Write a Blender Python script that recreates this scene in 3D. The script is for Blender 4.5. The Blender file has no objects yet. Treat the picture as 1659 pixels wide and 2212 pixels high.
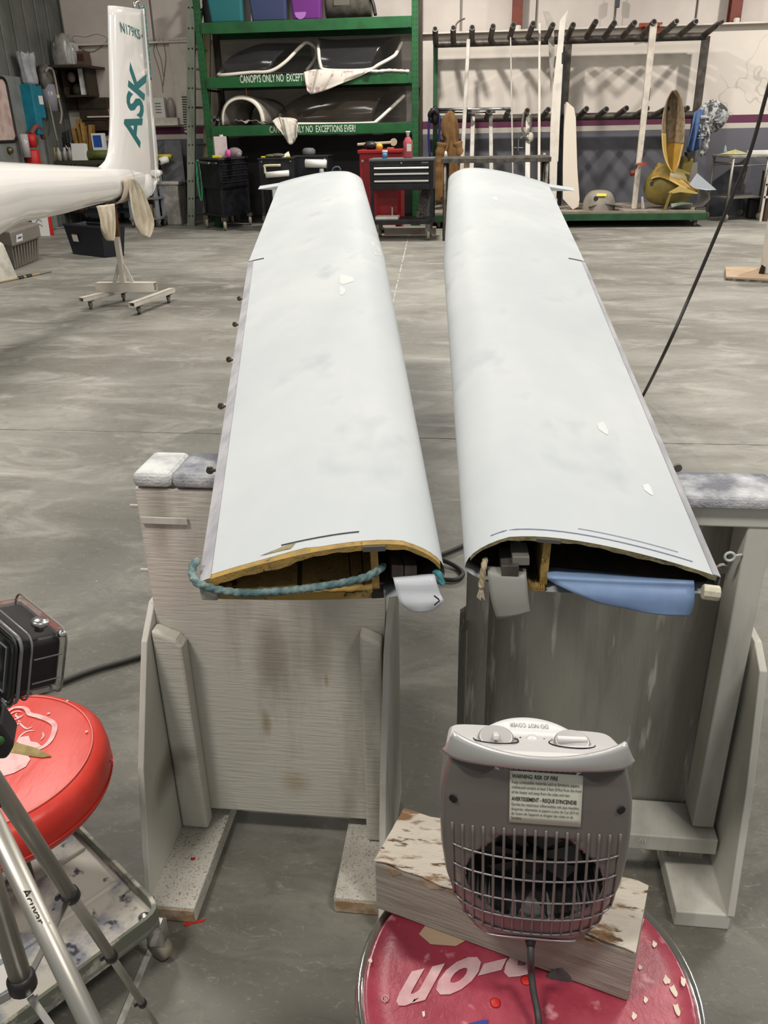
import bpy, math, random
from mathutils import Vector as V, Matrix, Euler
random.seed(7)
C = bpy.context.scene.collection
SC = bpy.context.scene
R_ = math.radians

# ---------------------------------------------------------------- camera
FPX, IW, IH = 1789.0, 1659.0, 2212.0
PITCH, ROLL, YAW, HCAM = R_(25), R_(1.2), R_(7), 1.45
CP = V((0, 0, HCAM))
_F = V((-math.sin(YAW)*math.cos(PITCH), math.cos(YAW)*math.cos(PITCH), -math.sin(PITCH)))
_R0 = V((math.cos(YAW), math.sin(YAW), 0)); _U0 = _R0.cross(_F)
_U = _U0*math.cos(ROLL) + _R0*math.sin(ROLL); _R = _R0*math.cos(ROLL) - _U0*math.sin(ROLL)
cam = bpy.data.objects.new('camera', bpy.data.cameras.new('camera')); C.objects.link(cam)
cam.matrix_world = Matrix(((_R.x, _U.x, -_F.x, CP.x), (_R.y, _U.y, -_F.y, CP.y), (_R.z, _U.z, -_F.z, CP.z), (0, 0, 0, 1)))
cam.data.sensor_fit = 'HORIZONTAL'; cam.data.sensor_width = 36; cam.data.lens = FPX*36/IW
cam.data.clip_start = 0.02; cam.data.clip_end = 60
SC.camera = cam
SC.render.resolution_x, SC.render.resolution_y = 1659, 2212
# ---------------------------------------------------------------- light
SC.view_settings.view_transform = 'Standard'; SC.view_settings.look = 'None'
SC.view_settings.gamma = 1; SC.view_settings.use_curve_mapping = False
SC.view_settings.exposure = -0.12
wd = bpy.data.worlds.new('hangar_air'); SC.world = wd; wd.use_nodes = True
wd.node_tree.nodes['Background'].inputs[0].default_value = (0.93, 0.97, 1.0, 1)
wd.node_tree.nodes['Background'].inputs[1].default_value = 0.36
def lamp(x, y, z, e, sx=1.2, sy=.35, col=(1, .955, .89)):
    l = bpy.data.lights.new('ceiling_tube_light', 'AREA'); l.shape = 'RECTANGLE'; l.size = sx; l.size_y = sy
    l.energy = e; l.color = col
    o = bpy.data.objects.new('ceiling_tube_light', l); C.objects.link(o); o.location = (x, y, z)
    return o
lamp(-0.9, 12.1, 5.0, 300, .26, .26)
lamp(5.2, 12.1, 5.0, 320, .26, .26)
for (x, y, e) in ((-4.6, 9.0, 130), (1.5, 8.6, 90), (-2.6, 4.4, 240), (2.9, 4.6, 240), (-2.2, -.9, 200), (2.2, -.6, 150)):
    lamp(x, y, 5.5, e, 1.2, .5)

# ---------------------------------------------------------------- measuring
def ray(x, y): return _F + _R*((x-829.5)/FPX) + _U*((1106-y)/FPX)
def G(x, y, h=0.0):
    d = ray(x, y); return CP + d*((h-CP.z)/d.z)
def W(x, y, Y):
    d = ray(x, y); return CP + d*(Y/d.y)
def WX(x, y, X):
    d = ray(x, y); return CP + d*(X/d.x)
def Zd(x, y, z): return CP + ray(x, y)*z
def PL(x, y, p0, n):
    d = ray(x, y); return CP + d*((p0-CP).dot(n)/d.dot(n))
def lerp(a, b, t): return a + (b-a)*t

# ---------------------------------------------------------------- materials
def lin(h):
    h = h.lstrip('#'); c = [int(h[i:i+2], 16)/255 for i in (0, 2, 4)]
    return tuple((x/12.92 if x <= .04045 else ((x+.055)/1.055)**2.4) for x in c) + (1,)
def mat(name, col, rough=.5, metal=0, col2=None, vs=6, lo=.42, hi=.62, stretch=(1, 1, 1), bump=0, bs=60, bstretch=None,
        col3=None, vs3=40, lo3=.6, hi3=.68, stains=(), trans=0, alpha=1, emit=0, coat=0, spec=.5, ior=1.45, detail=5):
    m = bpy.data.materials.new(name); m.use_nodes = True
    nt = m.node_tree; N, L = nt.nodes, nt.links
    b = N['Principled BSDF']
    b.inputs['Roughness'].default_value = rough; b.inputs['Metallic'].default_value = metal
    b.inputs['Base Color'].default_value = lin(col); b.inputs['Specular IOR Level'].default_value = spec
    b.inputs['Transmission Weight'].default_value = trans; b.inputs['Alpha'].default_value = alpha
    b.inputs['Coat Weight'].default_value = coat; b.inputs['Coat Roughness'].default_value = .08; b.inputs['IOR'].default_value = ior
    if emit:
        b.inputs['Emission Color'].default_value = lin(col); b.inputs['Emission Strength'].default_value = emit
    if not (col2 or bump or col3 or stains): return m
    tc = N.new('ShaderNodeTexCoord')
    def noise(scale, st, det):
        mp = N.new('ShaderNodeMapping'); mp.inputs['Scale'].default_value = st; L.new(tc.outputs['Object'], mp.inputs['Vector'])
        n = N.new('ShaderNodeTexNoise'); n.inputs['Scale'].default_value = scale; n.inputs['Detail'].default_value = det
        n.inputs['Roughness'].default_value = .6
        L.new(mp.outputs[0], n.inputs['Vector']); return n.outputs[0]
    def ramp(fac, a, bb):
        r = N.new('ShaderNodeMapRange'); r.inputs[1].default_value = a; r.inputs[2].default_value = bb; L.new(fac, r.inputs[0]); return r.outputs[0]
    def mix(fac, c1, c2):
        x = N.new('ShaderNodeMix'); x.data_type = 'RGBA'; L.new(fac, x.inputs[0])
        for s, c in ((6, c1), (7, c2)):
            if isinstance(c, tuple): x.inputs[s].default_value = c
            else: L.new(c, x.inputs[s])
        return x.outputs[2]
    cur = lin(col)
    if col2: cur = mix(ramp(noise(vs, stretch, detail), lo, hi), cur, lin(col2))
    if col3: cur = mix(ramp(noise(vs3, stretch, 3), lo3, hi3), cur, lin(col3))
    for (c_, sc_, r_, col_, amt) in stains:      # old spills and smudges: place, stretch, radius, colour
        g = N.new('ShaderNodeNewGeometry'); va = N.new('ShaderNodeVectorMath'); va.operation = 'SUBTRACT'; L.new(g.outputs['Position'], va.inputs[0]); va.inputs[1].default_value = tuple(c_)
        vm = N.new('ShaderNodeVectorMath'); vm.operation = 'MULTIPLY'; L.new(va.outputs[0], vm.inputs[0]); vm.inputs[1].default_value = sc_
        ln = N.new('ShaderNodeVectorMath'); ln.operation = 'LENGTH'; L.new(vm.outputs[0], ln.inputs[0])
        ad = N.new('ShaderNodeMath'); ad.operation = 'MULTIPLY_ADD'; L.new(noise(14, (1, 1, 1), 4), ad.inputs[0]); ad.inputs[1].default_value = r_*.8; L.new(ln.outputs['Value'], ad.inputs[2])
        mr = N.new('ShaderNodeMapRange'); mr.inputs[1].default_value = r_*1.45; mr.inputs[2].default_value = r_*.55; mr.inputs[4].default_value = amt; mr.interpolation_type = 'SMOOTHSTEP'; L.new(ad.outputs[0], mr.inputs[0])
        cur = mix(mr.outputs[0], cur, lin(col_))
    if col2 or col3 or stains: L.new(cur, b.inputs['Base Color'])
    if bump:
        bp = N.new('ShaderNodeBump'); bp.inputs['Strength'].default_value = bump; bp.inputs['Distance'].default_value = .004
        L.new(noise(bs, bstretch or stretch, 4), bp.inputs['Height']); L.new(bp.outputs[0], b.inputs['Normal'])
    return m

def wall_paint():
    m = mat('painted_wall', 'CFC6BC', .75, col2='BFB6AC', vs=.7, lo=.45, hi=.7)
    nt = m.node_tree; N, L = nt.nodes, nt.links; b = N['Principled BSDF']
    base = b.inputs['Base Color'].links[0].from_socket
    g = N.new('ShaderNodeNewGeometry'); s = N.new('ShaderNodeSeparateXYZ'); L.new(g.outputs['Position'], s.inputs[0])
    cur = base
    for zt, c in ((1.50, '5E2C47'), (1.385, 'B9B2A8'), (1.31, '5F5F66')):
        lt = N.new('ShaderNodeMath'); lt.operation = 'LESS_THAN'; lt.inputs[1].default_value = zt; L.new(s.outputs[2], lt.inputs[0])
        x = N.new('ShaderNodeMix'); x.data_type = 'RGBA'; L.new(lt.outputs[0], x.inputs[0]); L.new(cur, x.inputs[6]); x.inputs[7].default_value = lin(c)
        cur = x.outputs[2]
    # hairline plaster cracks
    w = N.new('ShaderNodeTexVoronoi'); w.feature = 'DISTANCE_TO_EDGE'; w.inputs['Scale'].default_value = .55
    tn = N.new('ShaderNodeTexNoise'); tn.inputs['Scale'].default_value = 2.2
    va = N.new('ShaderNodeVectorMath'); va.operation = 'ADD'; L.new(g.outputs['Position'], va.inputs[0]); L.new(tn.outputs['Color'], va.inputs[1]); L.new(g.outputs['Position'], tn.inputs['Vector'])
    L.new(va.outputs[0], w.inputs['Vector'])
    lt = N.new('ShaderNodeMath'); lt.operation = 'LESS_THAN'; lt.inputs[1].default_value = .005; L.new(w.outputs['Distance'], lt.inputs[0])
    gt = N.new('ShaderNodeMath'); gt.operation = 'GREATER_THAN'; gt.inputs[1].default_value = 3.55; L.new(s.outputs[0], gt.inputs[0])
    mu = N.new('ShaderNodeMath'); mu.operation = 'MULTIPLY'; L.new(lt.outputs[0], mu.inputs[0]); L.new(gt.outputs[0], mu.inputs[1])
    m2 = N.new('ShaderNodeMath'); m2.operation = 'MULTIPLY'; m2.inputs[1].default_value = .28; L.new(mu.outputs[0], m2.inputs[0])
    x = N.new('ShaderNodeMix'); x.data_type = 'RGBA'; L.new(m2.outputs[0], x.inputs[0]); L.new(cur, x.inputs[6]); x.inputs[7].default_value = lin('6A625C')
    L.new(x.outputs[2], b.inputs['Base Color'])
    return m

def concrete():
    m = bpy.data.materials.new('worn_concrete'); m.use_nodes = True
    N, L = m.node_tree.nodes, m.node_tree.links; b = N['Principled BSDF']
    g = N.new('ShaderNodeNewGeometry')
    def nz(scale, st=(1, 1, 1), det=6, rough=.6, dist=0, off=0):
        mp = N.new('ShaderNodeMapping'); mp.inputs['Scale'].default_value = st; mp.inputs['Location'].default_value = (off, off*1.7, 0)
        L.new(g.outputs['Position'], mp.inputs['Vector'])
        n = N.new('ShaderNodeTexNoise'); n.inputs['Scale'].default_value = scale; n.inputs['Detail'].default_value = det
        n.inputs['Roughness'].default_value = rough; n.inputs['Distortion'].default_value = dist
        L.new(mp.outputs[0], n.inputs['Vector']); return n.outputs[0]
    def rg(f, a, bb, to=1.0):
        r = N.new('ShaderNodeMapRange'); r.inputs[1].default_value = a; r.inputs[2].default_value = bb; r.inputs[4].default_value = to; L.new(f, r.inputs[0]); return r.outputs[0]
    def mix(f, c1, c2):
        x = N.new('ShaderNodeMix'); x.data_type = 'RGBA'; L.new(f, x.inputs[0])
        for s, c in ((6, c1), (7, c2)):
            if isinstance(c, tuple): x.inputs[s].default_value = c
            else: L.new(c, x.inputs[s])
        return x.outputs[2]
    c = mix(rg(nz(.42, det=4, off=3), .38, .64), lin('75736C'), lin('9D9B93'))
    c = mix(rg(nz(1.1, (.75, 1.6, 1), 7, .62, .6, 9), .42, .66, .75), c, lin('68655C'))
    c = mix(rg(nz(2.3, (.8, 1.5, 1), 8, .68, .8, 5), .5, .72, .62), c, lin('B9B7AF'))
    c = mix(rg(nz(9, (.8, 1.7, 1), 6, .7, 1.2, 2), .52, .74, .38), c, lin('4E4B44'))
    c = mix(rg(nz(30, (1, 1, 1), 6, .75, .5, 7), .55, .75, .4), c, lin('ABA89E'))
    c = mix(rg(nz(140, (1, 1, 1), 3, .6, 0, 1), .66, .72, .35), c, lin('D0CEC6'))
    # colour multiplied darker towards low y, with pale mottling, ragged edge
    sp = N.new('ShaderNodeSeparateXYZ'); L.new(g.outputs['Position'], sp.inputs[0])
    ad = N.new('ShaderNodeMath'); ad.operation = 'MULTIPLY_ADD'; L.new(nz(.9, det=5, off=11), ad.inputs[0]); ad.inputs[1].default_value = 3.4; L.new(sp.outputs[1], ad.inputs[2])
    near_dark = N.new('ShaderNodeMapRange'); near_dark.inputs[1].default_value = 5.2; near_dark.inputs[2].default_value = 2.9; L.new(ad.outputs[0], near_dark.inputs[0])
    mm = N.new('ShaderNodeMix'); mm.data_type = 'RGBA'; mm.blend_type = 'MULTIPLY'; L.new(near_dark.outputs[0], mm.inputs[0]); L.new(c, mm.inputs[6]); mm.inputs[7].default_value = (.57, .56, .53, 1); c = mm.outputs[2]
    sc2 = N.new('ShaderNodeMath'); sc2.operation = 'MULTIPLY'; L.new(rg(nz(22, (.7, 1.3, 1), 8, .8, 2.5, 4), .56, .7, .45), sc2.inputs[0]); L.new(near_dark.outputs[0], sc2.inputs[1])
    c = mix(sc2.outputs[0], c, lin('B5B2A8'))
    # droplets of white paint
    v = N.new('ShaderNodeTexVoronoi'); v.inputs['Scale'].default_value = 3.2; L.new(g.outputs['Position'], v.inputs['Vector'])
    lt = N.new('ShaderNodeMath'); lt.operation = 'LESS_THAN'; lt.inputs[1].default_value = .022; L.new(v.outputs['Distance'], lt.inputs[0])
    c = mix(lt.outputs[0], c, lin('D8D6CE'))
    L.new(c, b.inputs['Base Color'])
    b.inputs['Roughness'].default_value = .55; b.inputs['Specular IOR Level'].default_value = .35
    bp = N.new('ShaderNodeBump'); bp.inputs['Strength'].default_value = .12; bp.inputs['Distance'].default_value = .003
    L.new(nz(35, det=6), bp.inputs['Height']); L.new(bp.outputs[0], b.inputs['Normal'])
    return m

# ---------------------------------------------------------------- mesh helpers
WL = {}
class MB:
    def __init__(s, M=None): s.v, s.f, s.mi, s.M, s.cm = [], [], [], M, 0
    def add(s, vs, fs):
        o = len(s.v)
        s.v += [(s.M @ V(p)) if s.M else V(p) for p in vs]
        for q in fs: s.f.append([i+o for i in q]); s.mi.append(s.cm)
        return s
    def box(s, c, d, rot=None):
        c = V(c); h = [x/2 for x in d]; vs = []
        for z in (-1, 1):
            for x, y in ((-1, -1), (1, -1), (1, 1), (-1, 1)):
                p = V((x*h[0], y*h[1], z*h[2]))
                if rot: p = rot @ p
                vs.append(c+p)
        return s.add(vs, [(3, 2, 1, 0), (4, 5, 6, 7), (0, 1, 5, 4), (1, 2, 6, 5), (2, 3, 7, 6), (3, 0, 4, 7)])
    def bar(s, p0, p1, w, h, up=(0, 0, 1)):
        p0, p1 = V(p0), V(p1); d = (p1-p0).normalized(); a = d.cross(V(up))
        if a.length < 1e-4: a = d.cross(V((0, 1, 0)))
        a.normalize(); b = a.cross(d).normalized(); vs = []
        for p in (p0, p1):
            for x, y in ((-1, -1), (1, -1), (1, 1), (-1, 1)): vs.append(p+a*(x*w/2)+b*(y*h/2))
        return s.add(vs, [(3, 2, 1, 0), (4, 5, 6, 7), (0, 1, 5, 4), (1, 2, 6, 5), (2, 3, 7, 6), (3, 0, 4, 7)])
    def prism(s, pts, n):
        pts = [V(p) for p in pts]; n = V(n); k = len(pts)
        return s.add(pts+[p+n for p in pts], [list(range(k))[::-1], list(range(k, 2*k))]+[(i, (i+1) % k, k+(i+1) % k, k+i) for i in range(k)])
    def tube(s, path, r, n=8, caps=True, closed=False):
        path = [V(p) for p in path]; k = len(path); vs, fs = [], []
        a = None
        for i, p in enumerate(path):
            if closed: d = path[(i+1) % k]-path[i-1]
            else: d = path[min(i+1, k-1)]-path[max(i-1, 0)]
            if d.length < 1e-9: d = V((0, 0, 1))
            d.normalize()
            if a is None:
                a = d.cross(V((0, 0, 1)))
                if a.length < .05: a = d.cross(V((0, 1, 0)))
            a = (a-d*a.dot(d)); a.normalize(); b = d.cross(a)
            rr = r[i] if isinstance(r, (list, tuple)) else r
            for j in range(n):
                t = 2*math.pi*j/n; vs.append(p+a*(rr*math.cos(t))+b*(rr*math.sin(t)))
        for i in range(k if closed else k-1):
            for j in range(n):
                q = (i+1) % k; fs.append((i*n+j, i*n+(j+1) % n, q*n+(j+1) % n, q*n+j))
        if caps and not closed: fs += [list(range(n))[::-1], list(range((k-1)*n, k*n))]
        return s.add(vs, fs)
    def lathe(s, prof, n=24, c=(0, 0, 0), axis=None, sy=1):
        c = V(c); vs, fs = [], []; Q = axis.to_track_quat('Z', 'Y').to_matrix() if axis else None
        for (r, z) in prof:
            for j in range(n):
                t = 2*math.pi*j/n; p = V((r*math.cos(t), r*math.sin(t)*sy, z)); vs.append(c+(Q @ p if Q else p))
        k = len(prof)
        for i in range(k-1):
            for j in range(n): fs.append((i*n+j, i*n+(j+1) % n, (i+1)*n+(j+1) % n, (i+1)*n+j))
        fs += [list(range(n))[::-1], list(range((k-1)*n, k*n))]
        return s.add(vs, fs)
    def cyl(s, p0, p1, r, n=12): return s.tube([p0, p1], r, n)
    def grid(s, fn, nu, nv, cu=False, cv=False):
        vs = [fn(i/(nu if cu else nu-1), j/(nv if cv else nv-1)) for i in range(nu) for j in range(nv)]; fs = []
        for i in range(nu if cu else nu-1):
            for j in range(nv if cv else nv-1):
                a, b = (i+1) % nu, (j+1) % nv; fs.append((i*nv+j, a*nv+j, a*nv+b, i*nv+b))
        return s.add(vs, fs)
    def ell(s, c, r, nu=12, nv=8):
        return s.lathe([(max(1e-4, math.sin(math.pi*i/nv)), -math.cos(math.pi*i/nv)) for i in range(nv+1)], nu) if False else s.grid(
            lambda u, v: V(c)+V((r[0]*math.cos(2*math.pi*u)*math.sin(math.pi*(.001+.998*v)), r[1]*math.sin(2*math.pi*u)*math.sin(math.pi*(.001+.998*v)), -r[2]*math.cos(math.pi*(.001+.998*v)))), nu, nv, cu=True)
    def build(s, name, m, parent=None, smooth=False, bevel=0, seg=2, solid=0, sub=0, label=None, kind=None):
        me = bpy.data.meshes.new(name)
        if parent is not None: base = WL[parent.name]
        else:
            lo = V([min(p[i] for p in s.v) for i in range(3)]); hi = V([max(p[i] for p in s.v) for i in range(3)])
            base = V(((lo.x+hi.x)/2, (lo.y+hi.y)/2, lo.z))
        me.from_pydata([tuple(p-base) for p in s.v], [], s.f)
        for x in (m if isinstance(m, (list, tuple)) else [m]): me.materials.append(x)
        if isinstance(m, (list, tuple)): me.polygons.foreach_set('material_index', s.mi)
        me.update()
        if smooth: me.polygons.foreach_set('use_smooth', [True]*len(me.polygons))
        o = bpy.data.objects.new(name, me); C.objects.link(o)
        if parent is not None: o.parent = parent
        else: o.location = base
        WL[o.name] = base.copy()
        if bevel:
            q = o.modifiers.new('bevel', 'BEVEL'); q.width = bevel; q.segments = seg; q.limit_method = 'ANGLE'; q.angle_limit = R_(40)
        if solid:
            q = o.modifiers.new('solid', 'SOLIDIFY'); q.thickness = solid; q.offset = 0
        if sub:
            q = o.modifiers.new('sub', 'SUBSURF'); q.levels = sub; q.render_levels = sub
        if label: o['label'] = label
        if kind: o['kind'] = kind
        return o
def thing(name, label, cat, loc, group=None):
    o = bpy.data.objects.new(name, None); C.objects.link(o); o.location = loc; o.empty_display_size = .05
    WL[o.name] = V(loc); o['label'] = label; o['category'] = cat
    if group: o['group'] = group
    return o
def tag(o, label, cat, group=None):
    o['label'] = label; o['category'] = cat
    if group: o['group'] = group
    return o
def struct(o): o['kind'] = 'structure'; return o
def rotz(loc, deg): return Matrix.Translation(V(loc)) @ Matrix.Rotation(R_(deg), 4, 'Z')
def smooth_path(pts, n=6):
    pts = [V(p) for p in pts]; out = []
    for i in range(len(pts)-1):
        p0, p1, p2, p3 = pts[max(i-1, 0)], pts[i], pts[i+1], pts[min(i+2, len(pts)-1)]
        for k in range(n):
            t = k/n
            out.append(.5*((2*p1)+(p2-p0)*t+(2*p0-5*p1+4*p2-p3)*t*t+(3*p1-p0-3*p2+p3)*t**3))
    return out+[pts[-1]]
def text(name, body, p0, p1, up, m, parent, shear=0, bold=0, th=.0006, lines=1, label=None, gap=1):
    """flat lettering: baseline runs p0 to p1, `up` is the vector of one capital's height"""
    cu = bpy.data.curves.new(name, 'FONT'); cu.body = body; cu.size = 1; cu.shear = shear; cu.offset = bold; cu.space_character = gap; cu.extrude = 0; cu.resolution_u = 3
    t = bpy.data.objects.new(name, cu); C.objects.link(t)
    dg = bpy.context.evaluated_depsgraph_get(); me = bpy.data.meshes.new_from_object(t.evaluated_get(dg)); bpy.data.objects.remove(t)
    p0, p1, up = V(p0), V(p1), V(up); xd = p1-p0; n = xd.cross(up).normalized()
    xs = [v.co.x for v in me.vertices]; w = max(xs)-min(xs); x0 = min(xs); base = WL[parent.name]
    for v in me.vertices:
        v.co = p0 + xd*((v.co.x-x0)/w) + up*(v.co.y/.69) + n*th - base
    me.materials.clear(); me.materials.append(m)
    o = bpy.data.objects.new(name, me); C.objects.link(o); o.parent = parent; WL[o.name] = base.copy()
    if label: o['label'] = label
    return o
# ---------------------------------------------------------------- shared materials
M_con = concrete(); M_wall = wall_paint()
M_white = mat('white_gelcoat', 'E6E3DF', .12, coat=.6)
M_primer = mat('sanded_primer', 'B2B7B9', .6, col2='BDC0C1', vs=2.6, lo=.42, hi=.68, stretch=(1.3, .7, 1), col3='A9AFB2', vs3=5, lo3=.6, hi3=.75, spec=.25)
M_wprim = mat('white_filler', 'C4C8C6', .5)
M_greystrip = mat('grey_tape', 'A3A2A6', .6, col2='7D7C82', vs=30, lo=.4, hi=.7, stretch=(1, .2, 1))
M_foam = mat('yellow_foam', 'A38445', .9, col2='8A7446', vs=26, lo=.45, hi=.6, bump=.5, bs=120, col3='4C4230', vs3=60, lo3=.62, hi3=.7)
M_foamg = mat('olive_foam', '8C8160', .9, col2='6E6549', vs=40, lo=.45, hi=.6, bump=.5, bs=140, col3='4C4636', vs3=60, lo3=.6, hi3=.7)
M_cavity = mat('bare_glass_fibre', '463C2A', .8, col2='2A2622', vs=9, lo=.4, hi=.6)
_st = [(W(350, 1665, 1.29), (1, .5, .8), .05, '6E5B45', .75), (W(400, 1640, 1.30), (1, .5, .8), .03, '7A6650', .5)]
_stp = _st+[(W(585, 1420, 1.347), (1, 1, .32), .045, '8A8072', .7), (W(690, 1430, 1.347), (1, 1, .4), .035, '9A8F7E', .5), (W(640, 1690, 1.347), (1, 1, 1), .045, 'A8966E', .6), (W(575, 1560, 1.347), (1, 1, .3), .014, '94804F', .6), (W(345, 1130, 1.347), (1, 1, .25), .03, '998E82', .5), (W(705, 1470, 1.347), (2, 1, .5), .012, '94804F', .6)]
M_plyw = mat('painted_plywood', 'CEC9BD', stains=_stp, rough=.7, col2='A39D92', vs=2.6, lo=.48, hi=.66, stretch=(2.2, 1, .5), bump=.55, bs=34, bstretch=(.35, 1, 4.5), col3='7F766A', vs3=3.2, lo3=.62, hi3=.8)
M_plyd = mat('grey_painted_plywood', '9A978C', .75, col2='7E7A70', vs=3, lo=.45, hi=.62, stretch=(3, 1, .35), bump=.35, bs=60, bstretch=(4, 1, .3), col3='C2BFB4', vs3=14, lo3=.62, hi3=.72)
M_board = mat('white_painted_board', 'C9C6BC', .7, stains=_st, col2='A9A59B', vs=3.5, lo=.5, hi=.68, stretch=(2, 1, .4), bump=.25, bs=50, bstretch=(3, 1, .4))
M_foot = mat('speckled_painted_board', 'C5C1B6', .8, col2='A8A297', vs=5, lo=.5, hi=.65, col3='6A6358', vs3=260, lo3=.57, hi3=.66, bump=.3, bs=70)
M_rawend = mat('raw_wood_end', '96795A', .85, col2='B7A48C', vs=30, bump=.3)
M_carpet = mat('dusty_carpet_pad', '6F7178', .95, col2='C9CACC', vs=7, lo=.44, hi=.62, stretch=(1, 1, 1), bump=.8, bs=160)
M_carpetw = mat('dusted_carpet_pad', 'CFCFCD', .95, col2='8E9095', vs=10, lo=.5, hi=.7, bump=.8, bs=160)
M_steel = mat('bright_steel', 'C4C4C2', .25, 1)
M_steeld = mat('dull_steel', '77736C', .45, .9, col2='5A554E', vs=12)
M_chrome = mat('chrome', 'DADADA', .08, 1)
M_black = mat('black_plastic', '1B1A1A', .45)
M_blackm = mat('black_painted_metal', '17171A', .35, .1, col2='24252A', vs=6)
M_rubber = mat('dusty_rubber', '4A4743', .8, col2='7C7770', vs=20)
M_grey = mat('grey_plastic', '77726C', .5)
M_green = mat('green_rack_paint', '18542A', .42, col2='134522', vs=4, lo=.45, hi=.65)
M_dgreen = mat('dark_green_paint', '27522F', .5, col2='20432A', vs=6)
M_red = mat('red_tool_paint', '8E1C22', .35)
M_reds = mat('bright_red_plastic', 'B5211C', .5)
M_pipe = mat('dark_steel_pipe', '4A4541', .5, .7, col2='625C55', vs=9)
M_pipeend = mat('pipe_bore', '161412', .9)
M_offwhite = mat('off_white_paint', 'CBC4B9', .5, col2='B7AFA4', vs=5, lo=.5, hi=.7)
M_alum = mat('greenish_aluminium', '9BA093', .45, .6, col2='7E8577', vs=5, stretch=(1, 1, .3))
M_paper = mat('white_paper', 'DAD8D3', .8)
M_ink = mat('black_ink', '2A2826', .7)
M_teal = mat('teal_vinyl', '12666A', .35)
M_cloth = mat('beige_cloth', 'B7AA94', .95, col2='C8BEAB', vs=8, bump=.4, bs=120)
M_wcloth = mat('white_rag', 'CFC9BE', .95, col2='BDB5A8', vs=9, bump=.4, bs=90)

# ---------------------------------------------------------------- setting
YW = 14.95
XL = W(122, 92, YW).x
ZTOP = W(1500, 56, YW).z
fl = struct(MB().box(((XL+8)/2, 6.2, -.0275), (8-XL, 17.8, .05)).build('floor', mat('joint_filler', 'BDBAB0', .8, col2='77736A', vs=9)))
def jx(y): return -.81-.058*(y-7.6) if y > 3.9 else -.615+.0*(y-1)
ys = [-2.7, 3.985, 11.25, YW]
for (xa, xb) in ((lambda y: XL+.02, jx), (jx, lambda y: 7.9)):
    for k in range(3):
        y0, y1 = ys[k]+.006, ys[k+1]-.006; g = .007
        pts = [(xa(y0)+g, y0, 0), (xb(y0)-g, y0, 0), (xb(y1)-g, y1, 0), (xa(y1)+g, y1, 0)]
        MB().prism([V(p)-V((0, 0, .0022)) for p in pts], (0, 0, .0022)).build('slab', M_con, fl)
wb = struct(MB().box(((XL+8)/2, YW+.07, ZTOP/2), (8-XL, .14, ZTOP)).build('wall_back', M_wall))
struct(MB().box(((XL+8)/2, YW+.03, ZTOP+.012), (8-XL, .26, .024)).build('trim_1', M_offwhite))
wu = struct(MB().box(((XL+8)/2, YW+.36, (ZTOP+6)/2), (8-XL, .1, 6-ZTOP)).build('wall_back_upper', mat('dark_seam', '8B847C', .8)))  # darker base colour shows in the joints between the panels
M_ins = mat('vinyl_insulation', 'C6BDB6', .7, col2='B5ABA4', vs=.9, lo=.4, hi=.7, bump=.2, bs=2)
x = XL+.02
for w_ in (1.55, 1.7, 1.62, 1.75, 1.18, 1.2, 1.22, 1.15, 1.3, 1.35, 1.4, 1.3):
    if x+w_ > 8: w_ = 8-x
    if w_ > .2: MB().box((x+w_/2, YW+.29, (ZTOP+.03+6)/2), (w_-.035, .05, 6-ZTOP-.03)).build('insulation_panel', M_ins, wu, bevel=.012)
    x += w_
M_rust = mat('red_oxide_steel', '6E3428', .6, col2='59291F', vs=5)
for (px_, py_) in ((1117, 40), (1587, 30)):
    p = W(px_, py_, YW+.12)
    q = MB(); q.box((p.x, YW+.14, (ZTOP+6)/2), (.018, .2, 6-ZTOP)); q.box((p.x, YW+.045, (ZTOP+6)/2), (.16, .02, 6-ZTOP)); q.box((p.x, YW+.235, (ZTOP+6)/2), (.16, .02, 6-ZTOP))
    struct(q.build('trim_2', M_rust))
for i, (px_, py_, nm) in enumerate(((1589, 52, 'white plastic block on the wall ledge by the right red column'), (1119, 62, 'white plastic block on the wall ledge by the left red column'))):
    p = W(px_, py_, YW); tag(MB().lathe([(.045, 0), (.045, .05), (.03, .06)], 12, (p.x, YW-.03, ZTOP+.024)).build('plastic_block', M_offwhite), nm, 'block')
M_metalw = mat('grey_metal_cladding', '6E706B', .5, .2, col2='5E605B', vs=2)
wl = struct(MB().box((XL-.06, 6.35, 3), (.1, 18.2, 6)).build('wall_left', M_metalw))
y = 9.0
while y < 14.9:
    MB().box((XL+.0, y+.16, 3), (.03, .2, 6)).build('cladding_rib', M_metalw, wl, bevel=.012); y += .38
struct(MB().box(((XL+8)/2, 6.2, 6.05), (8-XL, 17.8, .08)).build('ceiling', mat('white_roof_lining', 'BEBBB6', .8)))

# hangar side door with its rounded window (left edge of the view)
dX = XL+.06
dr = MB().box((dX, 13.0, 1.12), (.05, 1.5, 2.2)).build('door_1', mat('grey_door_paint', '7C7E7B', .5, col2='6C6E6B', vs=3)); struct(dr)
wy0, wy1 = 12.72, WX(22, 250, dX).y
z0, z1 = WX(10, 306, dX).z, WX(2, 168, dX).z
def rrect(y0, y1, z0, z1, r, X, n=6):
    o = []
    for (cy, cz, a0) in ((y1-r, z1-r, 0), (y0+r, z1-r, 90), (y0+r, z0+r, 180), (y1-r, z0+r, 270)):
        for k in range(n+1):
            a = R_(a0+90*k/n); o.append(V((X, cy+r*math.cos(a), cz+r*math.sin(a))))
    return o
wy0 = wy1-.75
MB().prism(rrect(wy0, wy1, z0, z1, .1, dX+.026), (.004, 0, 0)).build('pane', mat('pinkish_frosted_pane', 'C9B2A8', .3, col2='A88E88', vs=4), dr)
MB().tube(rrect(wy0, wy1, z0, z1, .1, dX+.032), .022, 8, closed=True).build('window_gasket', M_black, dr, smooth=True)
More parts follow.
